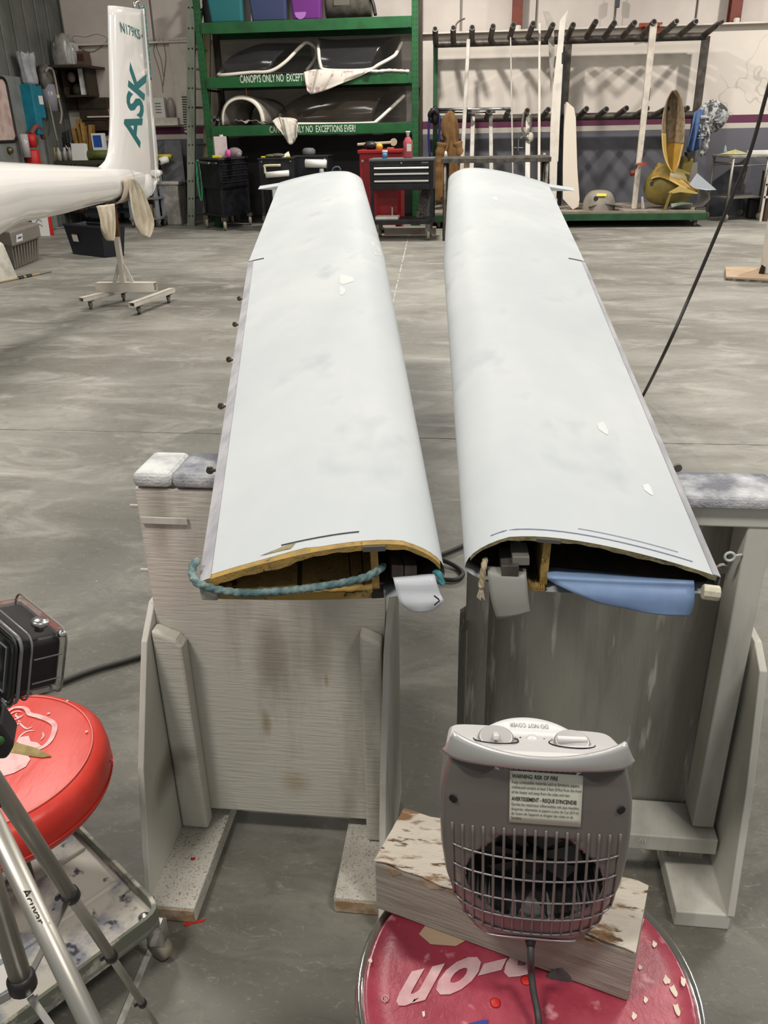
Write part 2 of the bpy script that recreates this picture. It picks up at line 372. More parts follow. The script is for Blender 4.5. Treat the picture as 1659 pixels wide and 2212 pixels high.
MB().lathe([(.05, 0), (.05, .03), (.035, .06), (.02, .065)], 14, (dX+.025, wy1-.28, z0-.12), V((1, 0, 0))).build('door_knob', mat('aged_brass', '6E6648', .4, .8), dr, smooth=True)

# ---------------------------------------------------------------- wings
def wing(side):
    L_ = side < 0
    if L_:
        TE0 = G(432, 1275, .889); LE0 = G(962, 1243, .897); d = ray(602, 150)
        tip = [(604, 399), (784, 394)]; kink = [(537, 575), (833, 567)]
    else:
        TE0 = G(1553, 1264, .889); LE0 = G(1004, 1226, .897); d = ray(929, 150)
        tip = [(1183, 401), (968, 390)]; kink = [(1263, 575), (958, 570)]
    n = (LE0-TE0).cross(d); n.normalize()
    if n.z < 0: n = -n
    st = [(0, TE0, LE0)]+[(s, PL(*k[0], TE0, n), PL(*k[1], TE0, n)) for s, k in ((.465, kink), (1, tip))]
    def ends(s):
        for a, b in zip(st, st[1:]):
            if s <= b[0] or b is st[-1]:
                t = (s-a[0])/(b[0]-a[0]); return lerp(a[1], b[1], t), lerp(a[2], b[2], t)
    def f(x): return 10*(.2969*math.sqrt(max(x, 0))-.126*x-.3516*x*x+.2843*x**3-.1036*x**4)
    def pt(s, x, up, inset=0.0, ext=0):
        """x: 0 nose .. 1 trailing edge; up: upper or lower surface"""
        a, b = ends(s); ch = (a-b); c = ch.length
        k = 1-.18*s
        h = (.132*f(x)*k*c+.012*min(1, x*6)) if up else -(.05*f(x)*k*c+.013*min(1, x*6))
        h += -inset if up else inset
        return b+ch*(x+ext)+n*h
    xs = [1-(math.cos(math.pi*i/26)+1)/2 for i in range(27)]
    ss = [0, .01, .03, .06, .1, .16, .22, .29, .36, .43, .465, .5, .58, .66, .75, .83, .9, .96, 1]
    r0 = (ends(0)[0]+ends(0)[1])/2
    root = thing('wing_panel', ('left' if L_ else 'right')+' white primed glider wing panel, '+('teal rope across its cut end' if L_ else 'blue sheet hanging from its cut end'), 'wing', (r0.x, r0.y, r0.z-.03), 'primed glider wing panels on trestles')
    # outer skin
    prof = [(x, True) for x in xs[::-1]]+[(x, False) for x in xs[1:]]
    def s_edge(s, x, up):
        return s if (s > 0 or not L_) else (.0024+.0022*max(0, math.sin(3*x+1))*(1 if x > .55 else 0) if up else 0)
    m = MB(); P = len(prof)
    vs = [pt(s_edge(s, x, u), x, u) for s in ss for (x, u) in prof]; fs = []
    for i in range(len(ss)-1):
        for j in range(P-1): fs.append((i*P+j, i*P+j+1, (i+1)*P+j+1, (i+1)*P+j))
    fs.append([(len(ss)-1)*P+j for j in range(P)])
    m.add(vs, fs); m.build('skin', M_primer, root, smooth=True)
    m = MB(); m.add([pt(s, 1, u) for s in ss for u in (True, False)], [(2*i, 2*i+1, 2*i+3, 2*i+2) for i in range(len(ss)-1)])
    m.build('trailing_edge_web', M_greystrip, root)
    # foam sandwich core seen at the saw cut
    th = .0085 if L_ else .0065
    xi = [x for x in xs if .0 <= x <= 1]
    def core(nm, up, mm, x0, x1):
        q = MB(); X = [x0+(x1-x0)*i/40 for i in range(41)]; vs, fs = [], []
        for i, x in enumerate(X):
            jag = .0012*math.sin(31*i)+.0008*math.sin(77*i+2)
            tt = th*(1+(.5 if (L_ and up and x > .62) else (.35 if L_ and not up else 0)))
            for s in (0, .05):
                vs += [pt(s, x, up, .0004), pt(s, x, up, tt+jag)]
        for i in range(40):
            a = i*4; b = a+4; fs += [(a, a+1, b+1, b), (a+1, a+3, b+3, b+1), (a, b, b+2, a+2)]
        q.add(vs, fs); return q.build(nm, mm, root)
    core('foam_core', True, M_foam if L_ else M_foamg, .02, .985)
    core('foam_core', False, M_foam, .3 if L_ else .24, .985 if L_ else .33)
    # dark inner lining of the cavity
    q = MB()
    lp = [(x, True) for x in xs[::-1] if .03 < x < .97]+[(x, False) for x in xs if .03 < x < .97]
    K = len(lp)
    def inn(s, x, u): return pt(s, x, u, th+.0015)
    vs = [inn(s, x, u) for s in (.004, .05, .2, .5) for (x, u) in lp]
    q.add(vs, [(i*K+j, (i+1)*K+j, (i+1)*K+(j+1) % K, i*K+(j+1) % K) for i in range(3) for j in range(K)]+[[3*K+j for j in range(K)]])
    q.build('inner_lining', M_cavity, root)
    # spar web
    xa = .285 if L_ else .325
    def web(nm, x, w, s0, s1, mm):
        q = MB(); vs = []
        for s in (s0, s1):
            for xx in (x-w/2, x+w/2): vs += [pt(s, xx, True, th*.9), pt(s, xx, False, th*.9)]
        q.add(vs, [(0, 1, 3, 2), (4, 6, 7, 5), (0, 4, 5, 1), (2, 3, 7, 6), (0, 2, 6, 4), (1, 5, 7, 3)]); return q.build(nm, mm, root)
    web('spar_web', xa, .03, .002, .6, M_foam)
    web('spar_web', xa-.1, .02, .012, .3, M_foamg)
    def cap(nm, x0, x1, mm, up=True):
        q = MB(); vs = []
        for s in (-.0008, .02):
            for xx in (x0, x1): vs += [pt(s, xx, up, .0015), pt(s, xx, up, th+.0005)]
        q.add(vs, [(0, 1, 3, 2), (4, 6, 7, 5), (0, 4, 5, 1), (2, 3, 7, 6), (0, 2, 6, 4), (1, 5, 7, 3)]); q.build(nm, mm, root)
    cap('spar_cap', xa-.045, xa+.045, mat('spar_cap_grey', '55534F', .8))
    if L_: cap('spar_cap', xa-.03, xa+.02, M_black, False)
    # grey strip along the trailing edge
    q = MB(); e = .05 if L_ else .03; sst = [s for s in ss if s <= .465]
    q.add([pt(s, x, True, -.0012) for s in sst for x in (1, 1-e*(1-.4*s))], [(2*i, 2*i+1, 2*i+3, 2*i+2) for i in range(len(sst)-1)])
    q.build('trailing_edge_strip', M_greystrip, root)
    # short trailing-edge piece left at the far end
    q = MB(); wv = []
    for s in (.965, 1):
        wv += [pt(s, 1, True, .002), pt(s, 1, False, .002), pt(s, 1, True, .016, .24)]
    q.add(wv, [(0, 2, 1), (3, 4, 5), (0, 3, 5, 2), (1, 2, 5, 4), (0, 1, 4, 3)]); q.build('trailing_edge_tip', M_primer, root, solid=.002)
    # hinge brackets
    for (hx, hy) in (((463, 1003), (484, 863), (500, 765), (513, 688), (523, 632)) if L_ else ((1441, 993), (1544, 1220))):
        a, b = ends(0); best = min((abs((lambda P_: 1106-FPX*((P_-CP).dot(_U)/(P_-CP).dot(_F)))(ends(k/200)[0])-hy-14), k/200) for k in range(100))[1]
        a, b = ends(best); o = (a-b).normalized(); q = MB()
        q.cyl(a-o*.004, a+o*.012, .004, 8); q.lathe([(.007, -.003), (.007, .003)], 10, a+o*.014, d.normalized())
        q.build('hinge_bracket', M_steeld, root)
    # saw kerf and pencil marks
    def mark(pts, w, mm, nm):
        q = MB(); vs = []
        for (s, x) in pts:
            vs += [pt(s, x, True, -.0008), pt(s+w, x, True, -.0008)]
        q.add(vs, [(2*i, 2*i+1, 2*i+3, 2*i+2) for i in range(len(pts)-1)]); q.build(nm, mm, root)
    mark([(.465, 1.0), (.465, .97), (.463, .93), (.46, .88)], .004, M_ink, 'saw_kerf')
    if L_:
        mark([(.0075, .66-.04*k) for k in range(9)], .0007, M_ink, 'pencil_line')
        q = MB(); q.add([pt(s, x, True, -.0009) for (s, x) in ((.0046, .62), (.0075, .60), (.0065, .66), (.0052, .72), (.0046, .75))], [(0, 1, 2, 3, 4)]); q.build('frayed_patch', M_foamg, root)
    else:
        mark([(.004, .1+.05*k) for k in range(17)], .0005, mat('blue_pencil', '6F7896', .8), 'pencil_line')
        mark([(.0075, .45+.05*k) for k in range(9)], .0004, mat('blue_pencil_2', '7F88A0', .8), 'pencil_line')
    # nose and trailing edge end blocks
    q = MB(); a, b = ends(0)
    if L_:
        q.prism([pt(-.001, 1, False, -.001), pt(-.001, .93, False, -.001), pt(-.001, .93, False, .014), pt(-.001, .955, False, .02), pt(-.001, 1, False, .022)], d.normalized()*.03)
        q.build('end_plug', mat('grey_white_resin', 'B9B6A8', .6, col2='8D8B84', vs=40), root, bevel=.003)
    else:
        pth = [pt(-.002, .93, False, .012), pt(-.002, .995, False, .008)]
        q.tube([pth[0]+d.normalized()*-.004, pth[1]+d.normalized()*-.004], .0105, 10); q.build('end_plug', mat('cream_resin', 'C6C0AA', .6, col2='A9A493', vs=40), root, bevel=.002)
    return root, pt, ends, n, d.normalized()
wing_l, ptl, endl, nl, dl = wing(-1)
wing_r, ptr, endr, nr, dr_ = wing(1)
pen = ptl(.455, .05, True)
# white filler patches
for (pt_, root, lst) in ((ptl, wing_l, ((.34, .3, .012, .12), (.47, .06, .025, .09), (.31, .33, .01, .05))), (ptr, wing_r, ((.1, .7, .006, .06), (.72, .42, .015, .06), (.05, .82, .004, .05)))):
    for (s, x, ds, dx) in lst:
        ring = [(s+ds*math.cos(t)*(1+.3*math.sin(3*t)), x+dx*math.sin(t)*.5*(1+.25*math.cos(2*t))) for t in [2*math.pi*k/14 for k in range(14)]]
        MB().add([pt_(a, b, True, -.0006) for a, b in ring], [list(range(14))]).build('filler_patch', M_wprim, root)

def rootpt(pt_, a, b, d, x, y, off):
    nn = (b-a).cross(V((0, 0, 1))).normalized()
    return PL(x, y, a-d*off, nn)
def RL(x, y, off=0): return rootpt(ptl, *endl(0), dl, x, y, off)
def RR(x, y, off=0): return rootpt(ptr, *endr(0), dr_, x, y, off)

# teal rope on the left cut end: three-strand lay
def rope(path, r, turns_per_m, n=15):
    path = smooth_path(path, 14); k = len(path); vs, fs = [], []; a = None; tot = 0
    for i, p in enumerate(path):
        dd = (path[min(i+1, k-1)]-path[max(i-1, 0)]).normalized()
        if a is None: a = dd.cross(V((0, 0, 1))).normalized()
        a = (a-dd*a.dot(dd)).normalized(); b = dd.cross(a)
        if i: tot += (p-path[i-1]).length
        for j in range(n):
            t = 2*math.pi*j/n; rr = r*(.72+.38*abs(math.cos(1.5*(t+tot*turns_per_m*2*math.pi/1))))
            vs.append(p+a*(rr*math.cos(t))+b*(rr*math.sin(t)))
    fs = [(i*n+j, i*n+(j+1) % n, (i+1)*n+(j+1) % n, (i+1)*n+j) for i in range(k-1) for j in range(n)]+[list(range(n))[::-1], list(range((k-1)*n, k*n))]
    return MB().add(vs, fs)
M_rope = mat('teal_rope', '4C6668', .9, col2='7C8F8C', vs=60, bump=.4, bs=200)
pth = [RL(425, 1212, -.035), RL(417, 1222, -.02), RL(415, 1240, -.008), RL(423, 1256, .008), RL(440, 1265, .01), RL(470, 1274, .008), RL(530, 1281, .008), RL(620, 1276, .008), RL(720, 1263, .008), RL(780, 1250, .006), RL(808, 1238, 0), RL(828, 1222, -.02)]
tag(rope(pth, .0055, 26).build('rope', M_rope, smooth=True), 'teal twisted rope strung across the cut end of the left wing', 'rope')
pe = [RL(940, 1235, -.01), RL(948, 1240, .002), RL(952, 1252, .006), RL(957, 1262, .008)]
tag(rope(pe, .004, 30).build('rope_end', mat('cyan_rope', '3E7C82', .9), smooth=True), 'short frayed cyan rope end by the nose of the left wing', 'rope')
pr = [RR(1048, 1208, -.01), RR(1045, 1225, .004), RR(1042, 1250, .006), RR(1039, 1268, .008)]
t = thing('frayed_cord', 'cream braided cord hanging frayed from the nose of the right wing', 'cord', RR(1040, 1290, .008))
rope(pr, .0042, 34).build('cord', mat('cream_cord', 'B6A88C', .9, col2='96886C', vs=80), t, smooth=True)
for k in range(6):
    dx = (k-2.5)*3.2
    MB().tube([RR(1039, 1267, .008), RR(1039+dx*.5, 1278, .009), RR(1039+dx, 1290+(k % 3)*3, .009)], .0011, 5).build('frayed_strand', M_cloth, t)

# sheets and weights
def sheet(name, px, fn, mm, lab, cat, bend=.03, nv=10):
    """px: list of (left pixel, right pixel) rows from top to bottom at growing drop"""
    rows = [(fn(*a, o), fn(*b, o)) for (a, b, o) in px]
    A = smooth_path([r[0] for r in rows], 4); B = smooth_path([r[1] for r in rows], 4); q = MB()
    q.grid(lambda u, v: lerp(A[round(u*(len(A)-1))], B[round(u*(len(A)-1))], v)+V((0, -1, 0))*(bend*u*math.sin(math.pi*v)), len(A), nv)
    o = q.build(name, mm, smooth=True, solid=.0009)
    return tag(o, lab, cat)
M_film = mat('glossy_white_film', 'CFD3D8', .12, spec=.6)
o = sheet('film_sheet', [((848, 1245), (944, 1236), -.03), ((850, 1252), (940, 1246), .006), ((857, 1280), (951, 1282), .012), ((866, 1304), (957, 1300), .016), ((886, 1320), (938, 1318), .014)], RL, M_film, 'glossy white film curling out of the left wing near its nose', 'film', .004)
q = MB(); q.tube([RL(938, 1287, .034), RL(947, 1294, .033), RL(949, 1298, .033), RL(938, 1307, .034)], .0011, 5); q2 = q.build('pen_mark', M_ink, None); WLo = WL['film_sheet']
q2.parent = o; q2.location = V(q2.location)-WLo; q2.name = 'pen_mark'
sheet('masking_sheet', [((1054, 1222), (1136, 1226), -.02), ((1053, 1234), (1137, 1240), .004), ((1056, 1262), (1139, 1266), .012), ((1061, 1296), (1142, 1298), .016), ((1073, 1337), (1146, 1322), .016)], RR, mat('grey_masking_sheet', '8F8F88', .45), 'grey masking sheet hanging below the metal blocks of the right wing', 'sheet', .004)
M_bfilm = mat('blue_film', '8199BC', .35, col2='7088AE', vs=8, spec=.5)
sheet('blue_film', [((1180, 1222), (1497, 1252), -.05), ((1182, 1243), (1499, 1256), .005), ((1190, 1256), (1500, 1270), .01), ((1240, 1281), (1500, 1290), .018), ((1290, 1302), (1498, 1308), .02), ((1345, 1313), (1489, 1331), .02)], RR, M_bfilm, 'blue plastic film drooping from the open cavity of the right wing', 'film', .006, 14)
M_block = mat('rusty_steel_block', '4C423C', .6, .5, col2='38302C', vs=30)
def blk(fn, x0, y0, x1, y1, off, dep, mm, lab, d, rot=0):
    a = fn(x0, y1, off); b = fn(x1, y1, off); c = fn(x0, y0, off); q = MB()
    q.prism([a, b, b+(c-a), c], d*dep); return tag(q.build('steel_block', mm, bevel=.0012), lab, 'weight', 'steel weights in the wing ends')
blk(RL, 846, 1222, 872, 1250, -.008, .05, M_block, 'rusty square steel block inside the left wing, nearer the spar', dl)
blk(RL, 874, 1222, 901, 1250, -.008, .05, M_block, 'rusty square steel block inside the left wing, nearer the nose', dl)
M_blk2 = mat('milled_steel', '77736B', .4, .7, col2='5E5A53', vs=20)
blk(RR, 1083, 1222, 1121, 1245, .010, .05, M_blk2, 'larger milled steel block resting on the grey sheet in the right wing', dr_)
blk(RR, 1107, 1203, 1144, 1222, .004, .04, mat('light_milled_steel', '96938A', .4, .6), 'lighter small steel block stacked behind the larger one in the right wing', dr_)
# ---------------------------------------------------------------- trestles under the wings
ZT = .862
def trestle_left():
    Yp = 1.347; x0, x1 = -.63, -.168
    r = thing('trestle', 'white painted plywood trestle with plain front panel under the left wing', 'trestle', ((x0+x1)/2, Yp, 0), 'wing trestles')
    MB().prism([(x0, Yp, .07), (x1, Yp, .07), (x1, Yp, ZT-.012), (x0, Yp, ZT-.012)], (0, .014, 0)).build('front_panel', M_plyw, r, bevel=.002)
    MB().prism([(x0+.01, Yp+.095, .07), (x1-.01, Yp+.095, .07), (x1-.01, Yp+.095, ZT-.012), (x0+.01, Yp+.095, ZT-.012)], (0, .012, 0)).build('back_panel', M_plyw, r, bevel=.002)
    MB().box(((x0+x1)/2, Yp+.05, ZT-.022), (x1-x0, .075, .04)).build('top_rail', M_board, r)
    xm = W(377, 1010, Yp+.02).x
    for (a, b, mm) in ((x0-.001, xm, M_carpetw), (xm, x1+.002, M_carpet)):
        MB().box(((a+b)/2, Yp+.052, ZT+.006), (b-a, .118, .03)).build('carpet_pad', mm, r, bevel=.012, seg=3)
    MB().box(((x0+.05), Yp-.004, ZT-.075), (.09, .004, .014)).build('paint_patch', M_board, r, bevel=.001)
    # vertical battens with sloping shoulders, splayed side boards, feet
    for (xa, xb, side) in ((-.628, -.568, -1), (-.214, -.172, 1)):
        zt = .56 if side < 0 else .575
        yb = Yp-.036
        MB().prism([(xa, yb, .045), (xb, yb, .045), (xb, yb, zt-.035), (xb+(-.012 if side < 0 else 0), yb+.0, zt-.02), (xa, yb, zt)], (0, .036, 0)).build('batten', M_plyw, r, bevel=.006)
    for (X, w) in ((-.630, -.013), (-.166, .013)):
        pr_ = [(X, Yp+.01, .6), (X, Yp-.052, .545), (X, Yp-.155, .32), (X, Yp-.225, .04), (X, Yp+.12, .04), (X, Yp+.12, .6)]
        MB().prism(pr_, (w, 0, 0)).build('side_board', M_board, r, bevel=.002)
    for (xa, xb, yf) in ((-.64, -.535, 1.112), (-.262, -.166, 1.165)):
        MB().box(((xa+xb)/2, (yf+1.49)/2, .02), (xb-xa, 1.49-yf, .04)).build('foot', M_foot, r, bevel=.003)
        MB().box(((xa+xb)/2, yf-.001, .018), (xb-xa-.006, .004, .03)).build('foot_end_grain', M_rawend, r)
    for z in (.8, .66):
        MB().cyl((x0-.028, Yp+.03, z), (x0, Yp+.03, z), .0035, 8).build('side_peg', M_offwhite, r)
    p = G(411, 1858, .0405); MB().prism([p, p+V((.008, 0, 0)), p+V((.009, .008, 0)), p+V((.004, .006, 0)), p+V((0, .009, 0))], (0, 0, .0006)).build('red_tape_scrap', M_reds, r)
    return r
trestle_left()
def trestle_right():
    Yf = 1.315; x0, x1 = -.012, .505
    r = thing('trestle', 'grey-white trestle with open frame and eye hook under the right wing', 'trestle', ((x0+x1)/2, Yf+.06, 0), 'wing trestles')
    MB().prism([(x0, Yf+.085, .1), (x1-.01, Yf+.085, .1), (x1-.01, Yf+.085, ZT-.03), (x0, Yf+.085, ZT-.03)], (0, .014, 0)).build('back_panel', M_plyd, r, bevel=.002)
    MB().box(((x0+x1)/2, Yf+.045, ZT-.022), (x1-x0, .08, .038)).build('top_rail', M_board, r, bevel=.003)
    MB().box(((x0+x1)/2+.002, Yf+.05, ZT+.008), (x1-x0+.004, .116, .024)).build('carpet_pad', M_carpet, r, bevel=.009, seg=3)
    MB().box(((x0+x1)/2, Yf+.03, .115), (x1-x0, .1, .04)).build('base_rail', M_board, r, bevel=.003)
    for xc in (x1-.025, x0+.02):
        MB().box((xc, Yf+.045, (ZT+.1)/2-.0), (.042, .075, ZT-.18)).build('post', M_plyd if xc < .1 else M_board, r, bevel=.003)
    for k in range(5):
        MB().box((x0+.002-k*.0035, Yf+.02+k*.012, .36), (.003, .09, .5-k*.02)).build('ply_layer', M_plyd, r)
    X = x1+.006
    MB().prism([(X, Yf+.02, .585), (X, Yf-.03, .555), (X, Yf-.08, .33), (X, Yf-.12, .04), (X, Yf+.15, .04), (X, Yf+.15, .585)], (.014, 0, 0)).build('side_board', M_board, r, bevel=.002)
    for (xa, xb, yf) in ((.415, .52, 1.198), (x0-.01, x0+.09, 1.2)):
        MB().box(((xa+xb)/2, (yf+1.46)/2, .02), (xb-xa, 1.46-yf, .04)).build('foot', M_foot if xa < 0 else M_board, r, bevel=.003)
    for xa in (x0, .42):
        MB().box((xa+.04, Yf+.06, .07), (.07, .08, .06)).build('spacer', M_plyd, r)
    e = W(1575, 1200, Yf+.01); q = MB()
    q.tube([e+V((.008*math.cos(t), -.004, .008*math.sin(t))) for t in [2*math.pi*k/16 for k in range(16)]], .0026, 8, closed=True)
    q.cyl(e+V((.008, -.004, .002)), e+V((.02, -.002, .004)), .0022, 8)
    q.build('eye_hook', M_wprim, r, smooth=True)
    for k in range(3):
        p = W(1384+k*4, 1812, Yf-.02); MB().tube([p, p+V((.002*(k-1), -.001, -.006-.002*k))], .0012, 5).build('loose_fibre', M_wprim, r)
    return r
trestle_right()
for (pt_, s_, lab) in ((ptl, .74, 'plain wooden sawhorse beneath the far end of the left wing'), (ptr, .74, 'plain wooden sawhorse beneath the far end of the right wing')):
    a = pt_(s_, .72, False); b = pt_(s_, .28, False); c = (a+b)/2; z = min(a.z, b.z, pt_(s_, .5, False).z, pt_(s_+.01, .5, False).z)-.03
    ax = V((b.x-a.x, b.y-a.y, 0)).normalized(); sd = V((-ax.y, ax.x, 0)); hw = V((b.x-a.x, b.y-a.y, 0)).length/2
    r = thing('sawhorse', lab, 'sawhorse', (c.x, c.y, 0), 'sawhorses under the far wing ends')
    MB().bar(V((c.x, c.y, z-.035))-ax*hw, V((c.x, c.y, z-.035))+ax*hw, .05, .07).build('beam', M_board, r)
    MB().bar(V((c.x, c.y, z+.014))-ax*hw, V((c.x, c.y, z+.014))+ax*hw, .06, .028).build('carpet_pad', M_carpet, r, bevel=.008)
    for e in (-1, 1):
        for s2 in (-1, 1):
            MB().bar(V((c.x, c.y, z-.05))+ax*(e*hw*.85)+sd*(s2*.03), V((c.x, c.y, .0))+ax*(e*hw*.9)+sd*(s2*.14), .035, .06).build('leg', M_board, r)

# ---------------------------------------------------------------- round stool with the heater
SZ = .603; sc_ = V((.071, .612, 0))
r = thing('round_stool', 'round stool with dark pink vinyl seat and chrome rim, heater on top', 'stool', (sc_.x, sc_.y, 0))
M_pinkv = mat('worn_maroon_vinyl', '8E2F40', .38, col2='A84A58', vs=9, lo=.45, hi=.65, col3='C98A90', vs3=28, lo3=.62, hi3=.72, bump=.15, bs=160, spec=.5)
MB().lathe([(.02, SZ-.045), (.17, SZ-.045), (.178, SZ-.03), (.178, SZ-.012), (.172, SZ-.003), (.15, SZ), (.001, SZ)], 64, sc_).build('seat', M_pinkv, r, smooth=True)
MB().lathe([(.177, SZ-.05), (.186, SZ-.048), (.189, SZ-.03), (.188, SZ-.014), (.183, SZ-.006), (.179, SZ-.012)], 64, sc_).build('rim', M_chrome, r, smooth=True)
MB().lathe([(.03, .02), (.03, SZ-.045)], 20, sc_).build('column', M_chrome, r, smooth=True)
for k in range(4):
    a = R_(45+90*k); MB().tube(smooth_path([sc_+V((.02*math.cos(a), .02*math.sin(a), .12)), sc_+V((.1*math.cos(a), .1*math.sin(a), .1)), sc_+V((.17*math.cos(a), .17*math.sin(a), .013))], 4), .012, 10).build('leg', M_chrome, r, smooth=True)
M_let = mat('faded_white_print', 'CDABAC', .5, col2='B98A8E', vs=20)
SS = SZ+.0006
a, b = G(876, 2108, SS), G(1392, 1982, SS)
text('lettering', 'Snap-on', b, a, (G(842, 2196, SS)-G(878, 2098, SS)), M_let, r, shear=.22, bold=.045, gap=1.08, label='upside-down faded white brand lettering')
q = MB(); c = G(832, 2157, SS)
q.tube([c+V((.0035*math.cos(t), .0035*math.sin(t), .0004)) for t in [2*math.pi*k/18 for k in range(18)]], .0006, 5, closed=True); q.build('registered_ring', M_let, r)
text('registered_letter', 'R', c+V((.0018, .002, 0)), c+V((-.0018, .002, 0)), V((0, -.004, 0)), M_let, r)
q = MB(); p = [G(*t, SS) for t in ((905, 2018), (920, 1998), (1010, 2030), (985, 2044), (930, 2040))]; q.prism(p, (0, 0, .0005)); q.build('masking_tape_scrap', mat('tan_tape', 'A99077', .8), r)
q = MB(); q.prism([G(*t, SS) for t in ((1010, 2212), (1040, 2204), (1055, 2203), (1050, 2225), (1010, 2230))], (0, 0, .0005)); q.build('blue_tape_scrap', mat('blue_tape', '2B3A8C', .6), r)
M_drop = mat('paint_drop', 'D6C9B5', .6)
for (x_, y_, s_) in ((1414, 2040, .004), (1440, 2118, .005), (1455, 2140, .006), (1476, 2120, .005), (1395, 2160, .0035), (1383, 2090, .003), (1462, 2180, .006), (1370, 2195, .004), (915, 2190, .003), (800, 2075, .003)):
    c = G(x_, y_, SS); o = [c+V((s_*math.cos(t)*.6*(1+.3*math.sin(2*t+x_)), s_*math.sin(t)*(1+.3*math.cos(3*t+x_)), 0)) for t in [2*math.pi*k/20 for k in range(20)]]
    MB().prism(o, (0, 0, .0006)).build('paint_drop', M_drop, r)
for (x_, y_) in ((1136, 2118), (1070, 2166)):
    c = G(x_, y_, SS); MB().ell(c, (.006, .006, .0012), 10, 5).build('red_paint_blob', M_reds, r, smooth=True)

# wood block under the heater
a, b = G(815, 1965, SZ), G(1352, 2165, SZ); ux = (b-a).normalized(); uy = V((-ux.y, ux.x, 0)); BT = SZ+.079
r = thing('timber_block', 'chipped white-painted timber block lying on the round stool under the heater', 'block', ((a+b)/2).to_tuple())
a1 = a-ux*.002; w = .088
M_chip = mat('chipped_paint_wood', 'BDB4A6', .8, col2='7A5B3E', vs=16, lo=.52, hi=.6, stretch=(1, 3, 1), col3='5E4630', vs3=30, lo3=.6, hi3=.66, bump=.5, bs=60, bstretch=(.6, 3, 1))
M_side = mat('grey_rough_timber', 'A39C90', .85, col2='8D8476', vs=14, lo=.42, hi=.66, stretch=(.5, .5, 5), bump=.5, bs=40, bstretch=(.4, .4, 6), col3='6E5C49', vs3=9, lo3=.64, hi3=.74)
a1 = a1+V((0, 0, .001)); L_ = ((b-a).length+.004)
q = MB(); q.prism([a1, a1+ux*L_, a1+ux*L_+uy*w, a1+uy*w], (0, 0, BT-SZ-.004)); q.build('timber', M_side, r, bevel=.003)
q = MB(); n_ = 26
def topf(u, v):
    e = .0015*math.sin(17*u+5*v)+.001*math.sin(41*u)
    x_ = min(max(u, 0), 1)*L_; y_ = v*w
    if v in (0, 1): y_ += e
    return a1+ux*x_+uy*y_+V((0, 0, BT-SZ-.001+.0006*math.sin(33*u+20*v)))
q.grid(topf, n_, 8); q.build('chipped_top_paint', M_chip, r, solid=.0016)
for k in range(7):
    t = .05+.13*k+.02*math.sin(9*k); p = a1+ux*(L_*t)+V((0, 0, BT-SZ-.006)); l = .02+.012*(k % 3)
    MB().prism([p-uy*.0008, p+ux*l*.4-uy*.0008+V((0, 0, -.008)), p+ux*l-uy*.0008, p+ux*l*.6-uy*.0008+V((0, 0, .004))], uy*.0008).build('paint_chip', M_rawend, r)
c = W(1222, 2118, (a1+ux*.2).y-.008); q = MB()
q.grid(lambda u, v: c+V((.019*math.cos(2*math.pi*u)*math.sin(math.pi*(.02+.96*v))*(1+.22*math.sin(6*math.pi*u)+.1*math.cos(10*math.pi*u)), -.006*abs(math.sin(2*math.pi*u))*math.sin(math.pi*v)+.003, -.018*math.cos(math.pi*(.02+.96*v))*(1+.15*math.sin(4*math.pi*u)))), 20, 10, cu=True)
tag(q.build('putty_lump', mat('dark_grey_putty', '4B4846', .8, col2='605C59', vs=40, bump=.4), smooth=True), 'dark grey putty lump stuck to the side of the timber block', 'putty')

# ---------------------------------------------------------------- heater
hb = G(1150, 2046, BT); HO = V((hb.x, hb.y, BT)); ha = R_(0)
hx, hy = V((math.cos(ha), math.sin(ha), 0)), V((-math.sin(ha), math.cos(ha), 0))   # hy points away from the camera
HO = HO+hy*.055
def HP(x, y, z):
    # the top slopes down towards the far (front) side
    return HO+hx*(x-.002-.03*z)+hy*y+V((0, 0, z-max(0, (y+.05))*.60*max(0, min(1.08, z/.25))**3))
r = thing('fan_heater', 'silver and gunmetal fan heater with two dials standing on the timber block', 'heater', HO.to_tuple())
M_gun = mat('gunmetal_plastic', '827B78', .3, .5, spec=.5)
M_gunl = mat('light_gunmetal', '8F8886', .28, .6)
M_silv = mat('silver_plastic', 'C6C4C2', .32, .45)
M_silvl = mat('light_silver_plastic', 'CBC9C8', .4, .15)
M_dark = mat('dark_interior', '191718', .7)
ks = [(0, .060, .046), (.006, .066, .053), (.02, .073, .058), (.05, .081, .063), (.09, .0875, .066), (.13, .0905, .066), (.17, .0905, .065), (.2, .0895, .064), (.222, .0855, .062), (.250, .0785, .059)]
def wd_(z):
    for (z0, a0, b0), (z1, a1_, b1) in zip(ks, ks[1:]):
        if z <= z1:
            t = (z-z0)/(z1-z0); t = t; return a0+(a1_-a0)*t, b0+(b1-b0)*t
    return ks[-1][1], ks[-1][2]
def nx(z): return 3.2+4.6*max(0, min(1, (z-.03)/.13))
def hsurf(th_, z, off=0):
    a, b = wd_(z); c, s = math.cos(th_), math.sin(th_)
    EX = 2/nx(z); return (math.copysign(abs(c)**EX, c)*(a+off), math.copysign(abs(s)**EX, s)*(b+off))
def backy(x, z, off=0):
    a, b = wd_(z); a += off; b += off
    t = min(1, abs(x)/a); n_ = nx(z); return -b*(1-t**n_)**(1/n_)
GC, GA, GB = .107, .064, .0555
NT, NZ = 176, 110
q = MB(); vs, fs, mi = [], [], []
for j in range(NZ+1):
    z = .250*j/NZ
    for i in range(NT):
        th_ = 2*math.pi*i/NT+.18*math.sin(8*math.pi*i/NT)*0; x_, y_ = hsurf(th_, z)
        if y_ < 0 and (x_/GA)**2+((z-GC)/GB)**2 < 1: y_ += .034
        vs.append(HP(x_, y_, z))
